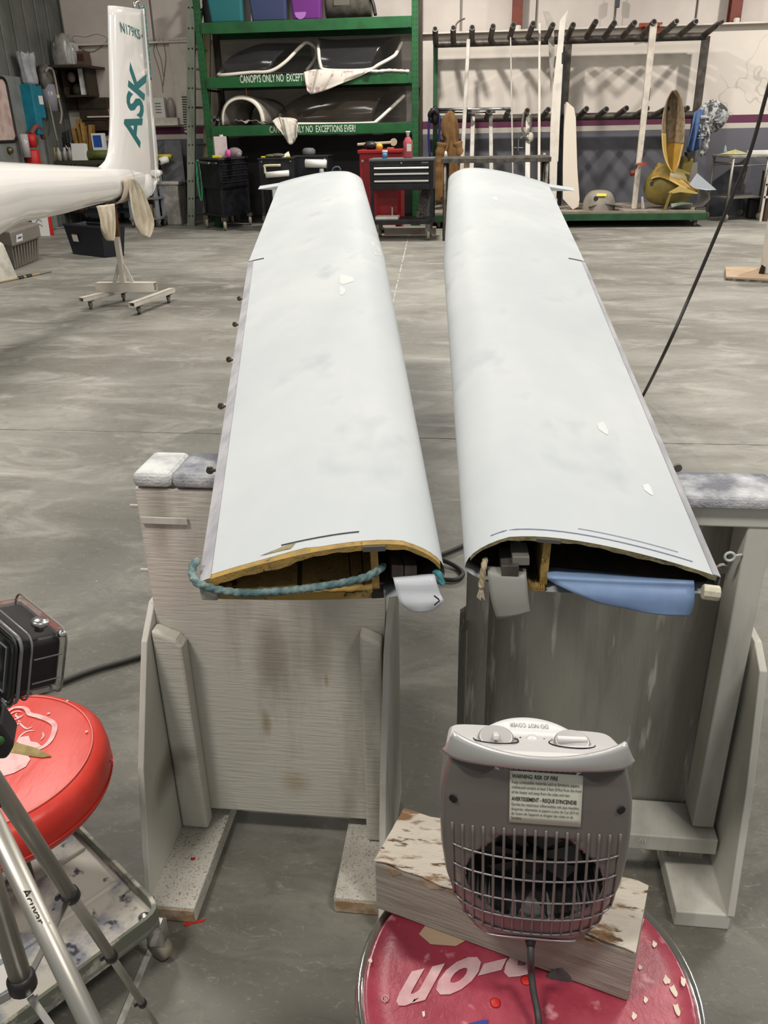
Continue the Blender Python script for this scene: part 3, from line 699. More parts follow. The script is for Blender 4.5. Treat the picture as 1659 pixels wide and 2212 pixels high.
for j in range(NZ):
    for i in range(NT):
        i2 = (i+1) % NT; z = .250*(j+.5)/NZ; x_, y_ = hsurf(2*math.pi*(i+.5)/NT, z)
        fs.append((j*NT+i, j*NT+i2, (j+1)*NT+i2, (j+1)*NT+i)); mi.append(1 if (y_ < 0 and (x_/(GA*1.01))**2+((z-GC)/(GB*1.01))**2 < 1) else 0)
fs.append(list(range(NT))[::-1]); mi.append(0); fs.append([NZ*NT+i for i in range(NT)]); mi.append(0)
q.add(vs, fs); q.mi = mi
q.build('housing', [M_gun, M_dark], r, smooth=True)
# fan hub and blades behind the grille
q = MB(); q.lathe([(.014, 0), (.014, .012), (.006, .015)], 18, HP(0, -.034, GC), hy*-1.0); q.build('fan_hub', M_black, r, smooth=True)
for k in range(7):
    a = 2*math.pi*k/7; c, s = math.cos(a), math.sin(a); c2, s2 = math.cos(a+.5), math.sin(a+.5)
    MB().add([HP(.013*c, -.036, GC+.013*s), HP(.05*c, -.038, GC+.036*s), HP(.05*c2, -.032, GC+.036*s2), HP(.013*c2, -.034, GC+.013*s2)], [(0, 1, 2, 3)]).build('fan_blade', mat('grey_fan', '4A4644', .5) if k == 0 else bpy.data.materials['grey_fan'], r)
# grille bars
for k in range(17):
    x_ = -.0776+k*.0097
    zs = [.03+.107*i/14 for i in range(15)]
    zlo, zhi = (.026, .172)
    q = MB(); q.tube([HP(x_, backy(x_, zlo+(zhi-zlo)*i/14, .0006), zlo+(zhi-zlo)*i/14) for i in range(15)], .0015, 6); q.build('grille_bar', M_gun, r, smooth=True)
for k, z in enumerate((.134, .108, .078, .052, .026)):
    X = .078 if k < 4 else .066; q = MB()
    def zb(x_): return z+.012*((x_/.078)**2)*(1 if k > -1 else 0)
    q.tube([HP(x_, backy(x_, zb(x_), .0012), zb(x_)) for x_ in [-X+2*X*i/30 for i in range(31)]], .0011, 6); q.build('grille_rail', M_gunl, r, smooth=True)
# shaded scoop and toothed lip under the handle
for sx in (-1, 1):
    q = MB(); q.grid(lambda u, v: HP(sx*(.03+.052*u), backy(.03+.052*u, .222)-.0012, .2545+(.002-.026*math.sin(math.pi*u)**.7)*v), 12, 4)
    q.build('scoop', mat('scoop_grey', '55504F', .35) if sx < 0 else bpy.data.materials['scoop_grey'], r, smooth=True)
    p = [HP(sx*x_, backy(x_, z_)-.0016, z_) for (x_, z_) in ((.034, .2375), (.058, .247), (.038, .2515))]
    MB().prism(p, hy*.0004).build('white_backing', M_silvl, r)
    MB().lathe([(.0042, 0), (.0042, .0012), (.0022, .0014)], 14, HP(sx*.076, backy(.076, .2)-.0002, .2), (hy*-1+hx*sx*.5).normalized(), sy=1).build('screw_recess', M_dark, r)
q = MB()
for k in range(22):
    x_ = -.05+k*.1/21; z = .2535-.0055*(1-(x_/.06)**2)
    q.tube([HP(x_, backy(x_, .222)-.005, z), HP(x_, backy(x_, .222)-.0042, z-.0046)], .0011, 6)
q.build('vent_teeth', M_dark, r, kind='stuff')
# handle band
def band(u, v):
    x_ = -.0850+.170*u; k = 1-(x_/.0850)**2
    zt = .2765-.0150*k; zb = .2495-.0010*k
    z = zt+(zb-zt)*v
    x_ *= .885+.115*v; y_ = backy(min(abs(x_), .0850), .222, .0018)-.006*k+.001
    return HP(x_, y_-.0018*math.sin(math.pi*v), z)
q = MB(); q.grid(band, 41, 7); q.build('handle', M_silv, r, smooth=True, solid=.004)
# top plate, dome, dials
def topo(f_, z): return [HP(*hsurf(2*math.pi*i/60, .245, f_), z) for i in range(60)]
q = MB(); q.prism(topo(.0005, .2502), (0, 0, .004)); q.build('control_plate', M_silvl, r, bevel=.001)
q = MB(); A = topo(.0015, .2495)
q.tube(A, .0022, 6, closed=True); q.build('plate_rim', M_silv, r, smooth=True)
q = MB()
dm = [(-.05+.1*i/24) for i in range(25)]
def domp(u, v):
    x_ = -.05+.1*u; yf = .020+.042*(1-(x_/.0505)**2)**.6; y_ = .018+(yf-.018)*v; return HP(x_, y_, 0.2544+.64*(y_-.018))
q.grid(domp, 25, 6); q.build('air_outlet_cover', mat('pale_silver_plastic', 'D3D2D0', .4), r, smooth=True, solid=.003)
TZ = .2408+.0002
text('cover_lettering', 'DO NOT COVER', HP(.0195, .049, .2766), HP(-.0195, .049, .2766), HP(0, .041, .2715)-HP(0, .049, .2766), mat('grey_print', '6E6C6B', .6), r)
for (x_, nm, ang) in ((-.036, 'dial', 90), (.036, 'dial', 8)):
    q = MB(); q.tube([HP(x_+.0215*math.cos(t), -.012+.0215*math.sin(t), 0.2544) for t in [2*math.pi*k/40 for k in range(40)]], .0007, 6, closed=True); q.build('dial_ring', M_dark, r, smooth=True)
    q = MB(); q.lathe([(.0175, 0), (.0172, .003), (.0155, .0046), (.001, .005)], 36, HP(x_, -.012, 0.2542)); q.build('dial', mat('brushed_dial', 'A9A7A6', .42, .6) if x_ < 0 else bpy.data.materials['brushed_dial'], r, bevel=.0006)
    c, s = math.cos(R_(ang)), math.sin(R_(ang))
    MB().bar(HP(x_-.0148*c, -.012-.0148*s, 0.2614), HP(x_+.0148*c, -.012+.0148*s, 0.2614), .0058, .006).build('dial_grip', M_silvl, r, bevel=.0018)
MB().lathe([(.0058, 0), (.0056, .0012), (.001, .0013)], 24, HP(0, .004, 0.2542)).build('pilot_lamp', M_silvl, r, smooth=True)
for sx in (-1, 1):
    c = HP(sx*.0115, .004, 0.2544); MB().prism([c+hx*-.0024-hy*.0014, c+hx*.0024-hy*.0014, c+hy*.0022], (0, 0, .0002)).build('arrow_mark', M_ink, r)
for (t_, x_, y_) in (('II', -.0175, -.0045), ('I', -.0158, -.013), ('*', -.018, -.021)):
    text('dial_mark', t_, HP(x_-.0012, y_, 0.2544), HP(x_+.0012, y_, 0.2544), hy*.003, M_ink, r)
for (t_, x_, y_) in (('+', .0185, .0), ('-', .0205, -.024)):
    text('dial_mark', t_, HP(x_-.0012, y_, 0.2544), HP(x_+.0012, y_, 0.2544), hy*.003, M_ink, r)
# warning label
def lab(x_, z_, off=.0012): return HP(x_, backy(x_, z_, 0)-off, z_)
lx0, lx1, lz0, lz1 = -.0245, .0405, .1800, .2375
q = MB(); q.grid(lambda u, v: lab(lx0+(lx1-lx0)*u, lz0+(lz1-lz0)*v), 12, 8); q.build('warning_label', mat('cream_label', 'D6D4C4', .6), r, smooth=True, solid=.0003)
rows = [('WARNING: RISK OF FIRE', .2305, .0042, .041, .02), ('Keep combustible materials such as furniture, papers,', .2247, .0032, .0605, 0), ('clothes,and curtains at least 3 feet (0.9m) from the front', .2193, .0032, .0625, 0), ('of the heater and away from the sides and rear.', .2139, .0032, .0525, 0),
        ('AVERTISSEMENT - RISQUE D\'INCENDIE:', .2060, .0042, .059, .02), ('Gardez les matériaux inflammables tels que meubles,', .2005, .0032, .0612, 0), ('draperies, vêtements et papiers à plus de 3 pi (0,9 m)', .1951, .0032, .0608, 0), ('de l\'avant de l\'appareil et éloigné des côtés et de', .1897, .0032, .056, 0), ('l\'arrière.', .1843, .0032, .0095, 0)]
for (s_, z_, h_, w_, bo) in rows:
    x_ = lx0+.0017; o = text('label_line', s_, lab(x_, z_, .0015), lab(x_+w_, z_, .0015), V((0, 0, h_)), M_ink, r, bold=bo)
    ih = Matrix(((hx.x, hy.x, 0), (hx.y, hy.y, 0), (0, 0, 1))).inverted()
    for v in o.data.vertices:
        p = ih @ (v.co+WL[r.name]-HO); px0 = p.x+.002+.03*p.z; v.co = HP(px0, backy(px0, p.z)-.0018, p.z)-WL[r.name]
# base lip and power cord
q = MB(); q.grid(lambda u, v: HP(-.045+.09*u, backy(-.045+.09*u, .014+.004*v)-.001, .013+.005*v*(1-(2*u-1)**2)), 20, 3); q.build('base_lip', M_silv, r, smooth=True, solid=.001)
MB().lathe([(.006, 0), (.0055, .004), (.004, .01)], 14, HP(0, -.05, .008), (hy*-1+V((0, 0, -.4))).normalized()).build('cord_grommet', M_black, r, smooth=True)
cp = smooth_path([HP(0, -.053, .008), HP(0, -.066, -.004), G(1147, 2095, SZ+.045), G(1152, 2140, SZ+.03), G(1160, 2180, SZ+.02), G(1164, 2215, SZ+.012), G(1167, 2300, SZ-.02), G(1170, 2420, SZ-.2), V((.09, .3, .012)), V((.2, .12, .008))], 6)
MB().tube(cp, .0036, 10).build('power_cord', mat('grey_cord', '3B3838', .5), r, smooth=True)
# ---------------------------------------------------------------- glider tail on its stand (left)
GX = -3.22
r = thing('glider', 'white glossy glider tail with upright fin on a wheeled tail stand', 'aircraft', (GX, 7.4, .0))
def g2(x, y): return WX(x, y, GX)
q = MB(); secs = []
for (yy, zt, zb) in ((4.6, 1.365, .74), (5.2, 1.325, .81), (g2(0, 345).y, g2(0, 349).z, g2(0, 490).z), (6.4, 1.232, .885), (6.9, 1.20, .9), (g2(225, 362).y, g2(225, 362).z, g2(225, 437).z), (7.7, 1.16, .925), (8.05, 1.14, .915), (8.3, 1.11, .93), (8.46, 1.07, .975), (8.52, 1.03, 1.0)):
    secs.append((yy, (zt+zb)/2, (zt-zb)/2, .82))
def boom(u, v):
    k = u*(len(secs)-1); i = min(int(k), len(secs)-2); t = k-i; a, b = secs[i], secs[i+1]
    yy, zc, h, w = [a[j]+(b[j]-a[j])*t for j in range(4)]; th_ = 2*math.pi*v
    w_ = h*w*(1 if yy < 7.5 else max(.22, 1-.8*(yy-7.5)))
    return V((GX+w_*math.cos(th_), yy, zc+h*math.sin(th_)))
q.grid(boom, 31, 32, cv=True); q.build('tail_boom', M_white, r, smooth=True)
def fin_part(nm, fa, fb, mm, half=.05, tail=False):
    q = MB(); NZ_ = 24; prof = [(0, 0), (.04, .5), (.12, .85), (.3, 1), (.6, 1), (.85, .85), (1, .62)] if not tail else [(0, .62/1), (.3, .5), (.7, .25), (1, .06)]
    loop = [(a, b) for a, b in prof]+[(a, -b) for a, b in prof[::-1] if not (a == 0 and not tail)]
    K = len(loop); vs, fs = [], []
    for j in range(NZ_+1):
        t = j/NZ_; A, B = fa(t), fb(t)
        for (a, b) in loop: vs.append(V((GX+b*half, A.y+(B.y-A.y)*a, A.z+(B.z-A.z)*a)))
    for j in range(NZ_):
        for i in range(K): fs.append((j*K+i, j*K+(i+1) % K, (j+1)*K+(i+1) % K, (j+1)*K+i))
    fs += [list(range(K))[::-1], [NZ_*K+i for i in range(K)]]
    q.add(vs, fs); return q.build(nm, mm, r, smooth=True)
lep = smooth_path([g2(205, 366), g2(228, 345), g2(236, 310), g2(239, 240), g2(237, 130), g2(235, 12)], 8)
hgp = smooth_path([g2(328, 385), g2(327, 345), g2(320, 260), g2(313, 160), g2(307, 90), g2(302, 22)], 8)
tep = smooth_path([g2(342, 395), g2(341, 345), g2(333, 250), g2(325, 150), g2(319, 80), g2(313, 15)], 8)
def pick(P): return lambda t: P[min(len(P)-1, round(t*(len(P)-1)))]
fin_part('fin', pick(lep), pick(hgp), M_white)
fin_part('rudder', pick(hgp), pick(tep), M_white, .05, True)
tpo = lambda P, dy: (lambda t: P[min(len(P)-1, round((.55+.44*t)*(len(P)-1)))]+V((0, dy, 0)))
fin_part('rudder_stripe', tpo(tep, -.06), tpo(tep, .004), M_teal, .034, True)
q = MB(); q.tube([g2(333, 375), g2(340, 374), g2(346, 373)], [.042, .034, .026], 14); q.build('tail_fairing', M_white, r, smooth=True)
q = MB(); q.prism([g2(296, 428)+V((-.03, 0, 0)), g2(336, 385)+V((-.03, 0, 0)), g2(330, 410)+V((-.03, 0, 0)), g2(322, 424)+V((-.03, 0, 0)), g2(317, 420)+V((-.03, 0, 0))], (.06, 0, 0)); q.build('lower_fairing', M_white, r, bevel=.015)
q = MB(); q.ell(g2(312, 398)+V((0, -.02, 0)), (.065, .2, .125), 20, 14); q.build('tail_bulge', M_white, r, smooth=True)
q = MB(); q.tube(smooth_path([g2(291, 20), g2(290, 10), g2(295, 4), g2(301, 6), g2(304, 22)], 4), .014, 8); q.build('tailplane_fitting', M_steel, r, smooth=True)
q = MB(); 
ax_ = boom(.62, .25)
q.grid(lambda u, v: boom(.585+.012*u+.02*math.cos(2*math.pi*v), v)*1.0+V((0, 0, .001)) if False else boom(.60+.006*u, v)+(boom(.60, v)-V((GX, boom(.60, v).y, secs[5][1]))).normalized()*.0015, 2, 32, cv=True)
q.build('tape_seam', mat('tape_seam_grey', 'B8B5B0', .5), r, smooth=True)
tx = lambda x, y: WX(x, y, GX+.0505)
text('registration', 'N179KS', tx(262, 69), tx(304, 85), tx(259, 49)-tx(262, 71), M_teal, r, bold=.012)
text('fin_lettering', 'ASK', tx(301, 320), tx(316, 158), tx(269, 258)-tx(303, 283), M_teal, r, bold=.03)
for (x_, y_) in ((307, 76), (307, 79)): MB().lathe([(.008, 0), (.008, .003)], 8, tx(x_, y_), V((1, 0, 0))).build('rudder_screw', M_ink, r)

# tail stand
ca, cb, cc, cd = G(197, 668), G(268, 650), G(301, 679), G(365, 654)
ctr = (ca+cb+cc+cd)/4
t = thing('tail_stand', 'white square-tube tail stand on four castors under the glider', 'stand', (ctr.x, ctr.y, 0))
rs = []
for (a, b) in ((ca, cb), (cc, cd)):
    d = (b-a).normalized(); a2, b2 = a-d*.1, b+d*.09; n_ = V((-d.y, d.x, 0)); q = MB()
    for (oz, ox, w, h) in ((.118, 0, .06, .005), (.082, 0, .06, .005), (.1, -.0275, .005, .04), (.1, .0275, .005, .04)):
        q.bar(a2+n_*ox+V((0, 0, oz)), b2+n_*ox+V((0, 0, oz)), w, h)
    q.build('runner', M_offwhite, t); rs.append(((a2+b2)/2, d))
for c in (ca, cb, cc, cd):
    q = MB(); q.lathe([(.033, -.013), (.036, -.008), (.036, .008), (.033, .013)], 16, c+V((0, 0, .036)), V((.9, .4, 0)).normalized()); q.build('castor_wheel', M_rubber, t, smooth=True)
    q = MB(); e = V((-.4, .9, 0)).normalized()
    q.prism([c+V((.9, .4, 0))*.018+e*-.02+V((0, 0, .07)), c+V((.9, .4, 0))*.018+e*.02+V((0, 0, .07)), c+V((.9, .4, 0))*.018+V((0, 0, .03))], V((-.036*.9, -.036*.4, 0))); q.box(c+V((0, 0, .074)), (.06, .06, .006)); q.build('castor_fork', M_steeld, t)
m0, m1 = G(213, 634, .1), G(338, 634, .1); dd = (m1-m0).normalized(); nn = V((-dd.y, dd.x, 0)); q = MB()
for (oz, ox, w, h) in ((.198, 0, .09, .005), (.122, 0, .09, .005), (.16, -.0425, .005, .08), (.16, .0425, .005, .08)):
    q.bar(m0+nn*ox+V((0, 0, oz-.1)), m1+nn*ox+V((0, 0, oz-.1)), w, h)
q.build('cross_beam', M_offwhite, t)
pc = lerp(m0, m1, .46); pc = V((pc.x, pc.y, 0))
MB().box((pc.x, pc.y, .42), (.045, .045, .45)).build('post', M_offwhite, t, bevel=.003)
MB().box((pc.x, pc.y, .76), (.06, .05, .32)).build('wooden_riser', mat('stained_wood', '6B4626', .6, col2='52341B', vs=10, stretch=(3, 3, .4)), t, bevel=.003)
for s_ in (-1, 1): MB().bar(pc+dd*(s_*.02)+V((0, 0, .36)), pc+dd*(s_*.09)+V((0, 0, .19)), .012, .03).build('gusset_brace', M_offwhite, t)
MB().box((pc.x, pc.y, .905), (.16, .26, .03)).build('cradle', M_steeld, t)
# cloth sling
q = MB(); q.grid(lambda u, v: V((GX+.128*math.cos(R_(-195+210*v)), pc.y-.09+.2*u+.01*math.sin(9*v+4*u), 1.035+.158*math.sin(R_(-195+210*v)) if True else 0)), 6, 24)
sl = thing('sling_cloth', 'beige cloth sling around the glider tail with both ends hanging', 'cloth', (GX, pc.y, .9))
q.build('sling', M_cloth, sl, smooth=True, solid=.008)
def hang(nm, rows, X, mm, par=None, amp=.015, n=10, th=.006, fold=3):
    A = smooth_path([WX(a[0], a[1], X) for a, b in rows], 4); B = smooth_path([WX(b[0], b[1], X) for a, b in rows], 4); q = MB()
    q.grid(lambda u, v: lerp(A[round(u*(len(A)-1))], B[round(u*(len(B)-1))], v)+V((amp*math.sin(fold*2*math.pi*v+2*u), 0, 0)), len(A), n*2)
    return q.build(nm, mm, par, smooth=True, solid=th)
hang('hanging_end', [((272, 385), (290, 385)), ((277, 415), (306, 408)), ((281, 450), (318, 440)), ((287, 480), (329, 478)), ((295, 495), (326, 500)), ((303, 506), (320, 513))], GX+.12, M_cloth, sl, .018)
hang('hanging_end', [((208, 445), (247, 440)), ((213, 470), (247, 468)), ((217, 495), (246, 492)), ((227, 512), (244, 510)), ((234, 519), (242, 520))], GX+.16, M_cloth, sl, .018)

# ---------------------------------------------------------------- floor things at left
def tub(lbl, cat, name, base, top, z1, mm, wall=.008, lid=None, extra=None):
    c = sum(base, V())/4; t = thing(name, lbl, cat, (c.x, c.y, 0)); q = MB()
    B = [V((p.x, p.y, .004)) for p in base]; T = [V((p.x, p.y, z1)) for p in top]; ct = sum(T, V())/4; cb_ = sum(B, V())/4
    Ti = [ct+(p-ct)*.955 for p in T]; Bi = [cb_+(p-cb_)*.95+V((0, 0, .008)) for p in B]
    q.add(B+T+Ti+Bi, [(3, 2, 1, 0)]+[(i, (i+1) % 4, 4+(i+1) % 4, 4+i) for i in range(4)]+[(4+i, 4+(i+1) % 4, 8+(i+1) % 4, 8+i) for i in range(4)]+[(8+i, 8+(i+1) % 4, 12+(i+1) % 4, 12+i) for i in range(4)]+[(12, 13, 14, 15)])
    q.build('tub', mm, t, bevel=.012); return t, T
pl, pf, pr_ = G(158, 549), G(226, 557), G(268, 553); pb = pl+pr_-pf; base = [pl, pf, pr_, pb]; c = sum(base, V())/4
top = [c+(p-c)*1.2 for p in base]
t, T = tub('black plastic tote without lid on the floor behind the tail stand', 'tote', 'storage_tote', base, top, .37, mat('black_tote', '20212B', .4), extra=None)
MB().tube([c_+V((0, 0, .0)) for c_ in [ct for ct in T]], .014, 6, closed=True).build('rim', bpy.data.materials['black_tote'], t)
def sticker(pa, pb2, z0, z1, u0, u1, mm, par, nm='sticker', off=.006):
    d = pb2-pa; n = V((d.y, -d.x, 0)).normalized()
    q = MB(); q.prism([lerp(pa, pb2, u0)+V((0, 0, z0))+n*off, lerp(pa, pb2, u1)+V((0, 0, z0))+n*off, lerp(pa, pb2, u1)+V((0, 0, z1))+n*(off+.012), lerp(pa, pb2, u0)+V((0, 0, z1))+n*(off+.012)], -n*.001); return q.build(nm, mm, par)
mid = [lerp(base[i], top[i], .55) for i in range(4)]
sticker(mid[0], mid[1], .17, .255, .18, .34, M_paper, t, off=.012); sticker(mid[0], mid[1], .245, .27, .2, .34, M_reds, t, 'sticker_band', .016)
pl, pf, pr_ = G(-60, 560), G(33, 582), G(84, 561); pb = pl+pr_-pf; base = [pl, pf, pr_, pb]; c = sum(base, V())/4; top = [c+(p-c)*1.12 for p in base]
M_gt = mat('taupe_plastic', '7E7870', .5, col2='736D65', vs=4)
t, T = tub('taupe lidded tote on the floor under the glider boom', 'tote', 'storage_tote', base, top, .3, M_gt)
q = MB(); c2 = sum(T, V())/4; q.prism([c2+(V((p.x, p.y, .27))-V((c2.x, c2.y, .27)))*1.07+V((0, 0, -.03)) for p in T], (0, 0, .17)); q.build('lid', M_gt, t, bevel=.02)
for k in range(9):
    u = .08+k*.105; a = lerp(base[1], base[2], u); b = lerp(top[1], top[2], u); n_ = V(((base[2]-base[1]).y, -(base[2]-base[1]).x, 0)).normalized()
    MB().bar(a+n_*.003+V((0, 0, .02)), b+n_*.003+V((0, 0, .26)), .03, .008, n_).build('tote_rib', M_gt, t)
s_ = sticker(T[1], T[2], .0, .085, .08, .3, M_paper, t, off=.035); s_.location.z = -.0
sticker(T[1], T[2], .04, .06, .12, .24, mat('blue_print', '3B4587', .6), t, 'sticker_print', .046)
# speckled board foot at the left edge
q = MB(); q.prism([G(-40, 618), G(33, 601), W(2, 528, G(33, 601).y), W(-40, 500, G(33, 601).y)], (0, .05, 0)); tag(q.build('sloping_board', M_foot, bevel=.004), 'speckled pale sloping board standing at the left edge by the tote', 'board')
a, b = G(-15, 613, .012), G(110, 586, .012); dd = (b-a).normalized()
t = thing('spray_wand', 'thin yellow wand with dark couplings lying on the floor at left', 'wand', ((a+b)/2).to_tuple())
MB().tube([a, b], .009, 8).build('rod', mat('yellowed_rod', 'A88F62', .6), t, smooth=True)
for s_ in (.42, .56): MB().tube([lerp(a, b, s_), lerp(a, b, s_+.08)], .02, 8).build('coupling', M_black, t)
MB().tube([lerp(a, b, .8), b], .012, 8).build('grip', M_grey, t)

# ---------------------------------------------------------------- left corner: wall things
X1 = XL+.03
def wbox(x0, y0, x1, y1, X, dep):     # box on the left wall from pixel corners
    a, b = WX(x0, y0, X+dep), WX(x1, y1, X+dep); return a, b
a = WX(36, 182, X1+.02); b = WX(94, 180, X1+.24); za, zb, zc = a.z, WX(92, 256, X1+.24).z, WX(66, 292, X1+.24).z
t = thing('wall_dispenser', 'teal metal wall dispenser with a grey bag of wipes on top', 'dispenser', (X1+.12, (a.y+b.y)/2, zc))
M_tealp = mat('teal_metal', '14788C', .4, col2='11677A', vs=5)
ym = a.y+(b.y-a.y)*.45
MB().box((X1+.12, (a.y+ym)/2, (za+zc)/2), (.24, ym-a.y-.01, za-zc)).build('tall_case', M_tealp, t, bevel=.02)
MB().box((X1+.1, (ym+b.y)/2, (za+zb)/2), (.2, b.y-ym, za-zb)).build('short_case', M_tealp, t, bevel=.02)
MB().box((X1+.202, b.y-.1, za-(za-zb)*.45), (.004, .13, .12)).build('label', M_paper, t)
c = V((0, (a.y+b.y)/2, 0)); q = MB(); q.grid(lambda u, v: V((X1+.14+.09*math.cos(2*math.pi*u)*(1+.15*math.sin(7*u*2*math.pi)+.1*math.sin(9*v)), c.y+.2*math.sin(2*math.pi*u)*(.75+.35*v)*(1+.08*math.sin(5*2*math.pi*u)), za+.0+.42*v+(.03*math.sin(11*u*2*math.pi) if v > .7 else 0))), 30, 12, cu=True)
tag(q.build('plastic_bag', mat('hazy_grey_plastic', '8D8F93', .25, col2='A3A5A8', vs=6, spec=.7), smooth=True, solid=.004), 'hazy grey plastic bag standing on the teal wall dispenser', 'bag')
p0 = WX(72, 345, X1+.16); q = MB()
t = thing('red_funnel', 'red plastic jug and spout hanging under the teal dispenser', 'jug', p0.to_tuple())
q.lathe([(.09, -.2), (.1, -.05), (.11, .12), (.08, .14)], 16, p0); q.build('jug', M_reds, t, smooth=True)
MB().lathe([(.06, .17), (.08, .36)], 14, p0+V((0, .05, 0))).build('spout_cup', M_reds, t, smooth=True)
MB().lathe([(.055, -.02), (.06, .3)], 14, p0+V((.02, -.2, .06))).build('clear_tube', mat('hazy_tube', 'A9A6A8', .2), t, smooth=True)
MB().tube(smooth_path([p0+V((.0, .08, .36)), p0+V((.05, .16, .46)), p0+V((.05, .3, .42)), p0+V((.02, .4, .3))], 5), .04, 10).build('hose', mat('dull_red_rubber', '70403C', .6), t, smooth=True)

# corner shelf unit
M_dwood = mat('dark_wood', '3A2E22', .6, col2='2C231A', vs=8, stretch=(1, 4, 1))
Ys = 14.55
sa, sb = W(80, 143, Ys), W(206, 151, Ys)
t = thing('corner_shelf', 'dark wooden wall shelf with open cubby in the far left corner', 'shelf', ((sa.x+sb.x)/2, 14.7, 1.95))
zt = (sa.z+sb.z)/2
MB().box(((XL+.05+sb.x)/2, 14.5, zt), (sb.x-XL-.05, .86, .035)).build('top_board', M_dwood, t)
x0, x1 = W(136, 150, Ys).x, W(193, 205, Ys).x; zb = W(150, 208, Ys).z
MB().box(((x0+x1)/2, 14.7, zb), (x1-x0, .4, .03)).build('cubby_floor', M_dwood, t)
for x_ in (x0, x1): MB().box((x_, 14.7, (zt+zb)/2), (.03, .4, zt-zb)).build('cubby_side', M_dwood, t)
MB().box(((XL+.05+x0)/2, 14.88, (zt+zb)/2-.1), (x0-XL-.05, .06, zt-zb+.2)).build('back_board', M_dwood, t)
MB().box(((x0+x1)/2, 14.9, (zt+zb)/2), (x1-x0, .03, zt-zb)).build('back_board', M_dwood, t)
MB().box((x0+.3, 14.86, zb-.27), (.5, .14, .5)).build('lower_panel', M_dwood, t)
for s_ in (0, 1): MB().box((x0+.3, 14.78, zb-.18-.17*s_), (.48, .02, .012)).build('panel_ledge', M_dwood, t)
tag(MB().box((x1-.09, 14.68, (zt+zb)/2), (.08, .3, .4)).build('white_book', M_paper, bevel=.004), 'white binder standing in the dark shelf cubby', 'book')
c = W(157, 183, 14.62); tag(MB().ell((c.x, 14.62, zb+.28), (.07, .06, .08), 12, 8).build('respirator_mask', mat('dusty_pink_rubber', '8B7A75', .6), smooth=True), 'dusty pink mask hanging in the dark shelf cubby', 'mask')
tag(MB().lathe([(.09, 0), (.1, .1), (.06, .16), (.02, .17)], 12, (x0+.16, 14.66, zb+.016)).build('dark_pot', mat('dark_olive_pot', '3F3B30', .6), smooth=True), 'dark pot on the floor of the shelf cubby', 'pot')
za = zt+.018
def blob_bag(nm, lb, c, rx, ry, h, mm):
    q = MB(); q.grid(lambda u, v: V(c)+V((rx*math.cos(2*math.pi*u)*(1+.12*math.sin(10*math.pi*u+6*v))*(1-.45*v**3), ry*math.sin(2*math.pi*u)*(1-.4*v**3), h*v+.02*math.sin(8*math.pi*u)*v)), 26, 10, cu=True)
    return tag(q.build(nm, mm, smooth=True, solid=.004), lb, 'bag')
c = W(103, 120, 14.6); blob_bag('plastic_bag', 'crumpled clear plastic bag on top of the corner shelf', (max(c.x, XL+.27), 14.62, za), .2, .15, .46, mat('hazy_plastic', '9A9791', .25, col2='827F79', vs=7, spec=.7))
c = W(140, 125, 14.55); tag(MB().box((c.x, 14.66, za+.17), (.3, .26, .34)).build('white_box', mat('white_carton', 'B9BAB2', .7), bevel=.006), 'white carton on the corner shelf beside the clear bag', 'box')
c = W(172, 138, 14.6); 
t2 = thing('open_carton', 'small brown open carton on the right end of the corner shelf', 'box', (c.x, 14.7, za))
MB().box((c.x, 14.7, za+.11), (.22, .22, .22)).build('carton', mat('brown_carton', '5A463A', .8), t2, bevel=.004); MB().box((c.x+.03, 14.587, za+.13), (.11, .004, .1)).build('label', mat('dark_red_print', '3E1F1E', .7), t2)
# breathing hose bags on the wall
t = thing('face_mask_bag', 'dusty bagged respirator hanging beside the corner shelf with hose', 'respirator', WX(103, 165, X1+.2).to_tuple())
c = WX(103, 172, X1+.16); q = MB(); q.ell((X1+.14, c.y, c.z), (.1, .17, .24), 14, 10); q.build('mask_body', mat('dusty_rubber_mask', '5F5B55', .5, col2='4A4640', vs=14), t, smooth=True)
c2 = WX(108, 210, X1+.16); q = MB(); q.lathe([(.1, -.2), (.12, 0), (.11, .18)], 14, (X1+.15, c2.y, c2.z)); q.build('canister_bag', mat('hazy_violet_plastic', '86838C', .25), t, smooth=True)
hp = [WX(98, 155, X1+.25), WX(105, 147, X1+.27), WX(114, 152, X1+.27), WX(120, 175, X1+.27), WX(126, 210, X1+.27), WX(133, 245, X1+.27), WX(130, 268, X1+.27)]
MB().tube(smooth_path(hp, 6), .018, 8).build('hose', mat('grey_pink_hose', '8D807A', .5), t, smooth=True)
MB().tube([WX(125, 205, X1+.275), WX(126, 212, X1+.275)], .024, 8).build('yellow_band', mat('pale_yellow', 'C2B97F', .6), t)
hp = [WX(104, 215, X1+.2), WX(112, 250, X1+.22), WX(118, 280, X1+.24), WX(124, 305, X1+.24)]
MB().tube(smooth_path(hp, 5), .014, 8).build('thin_hose', mat('grey_hose', '7F7A70', .5), t, smooth=True)
# clutter of clamps
t = thing('clamp_bundle', 'tangle of dark clamps and chrome fittings hanging at the wall corner', 'clamps', WX(140, 300, XL+.5).to_tuple())
for k in range(7):
    c = W(126+k*5, 282+((k*37) % 40), 14.55); MB().tube(smooth_path([c, c+V((.05, 0, -.12)), c+V((.02, -.02, -.3)), c+V((-.06, 0, -.42))], 4), .016, 7).build('clamp', M_steel if k in (3, 5) else M_blackm, t, smooth=True)

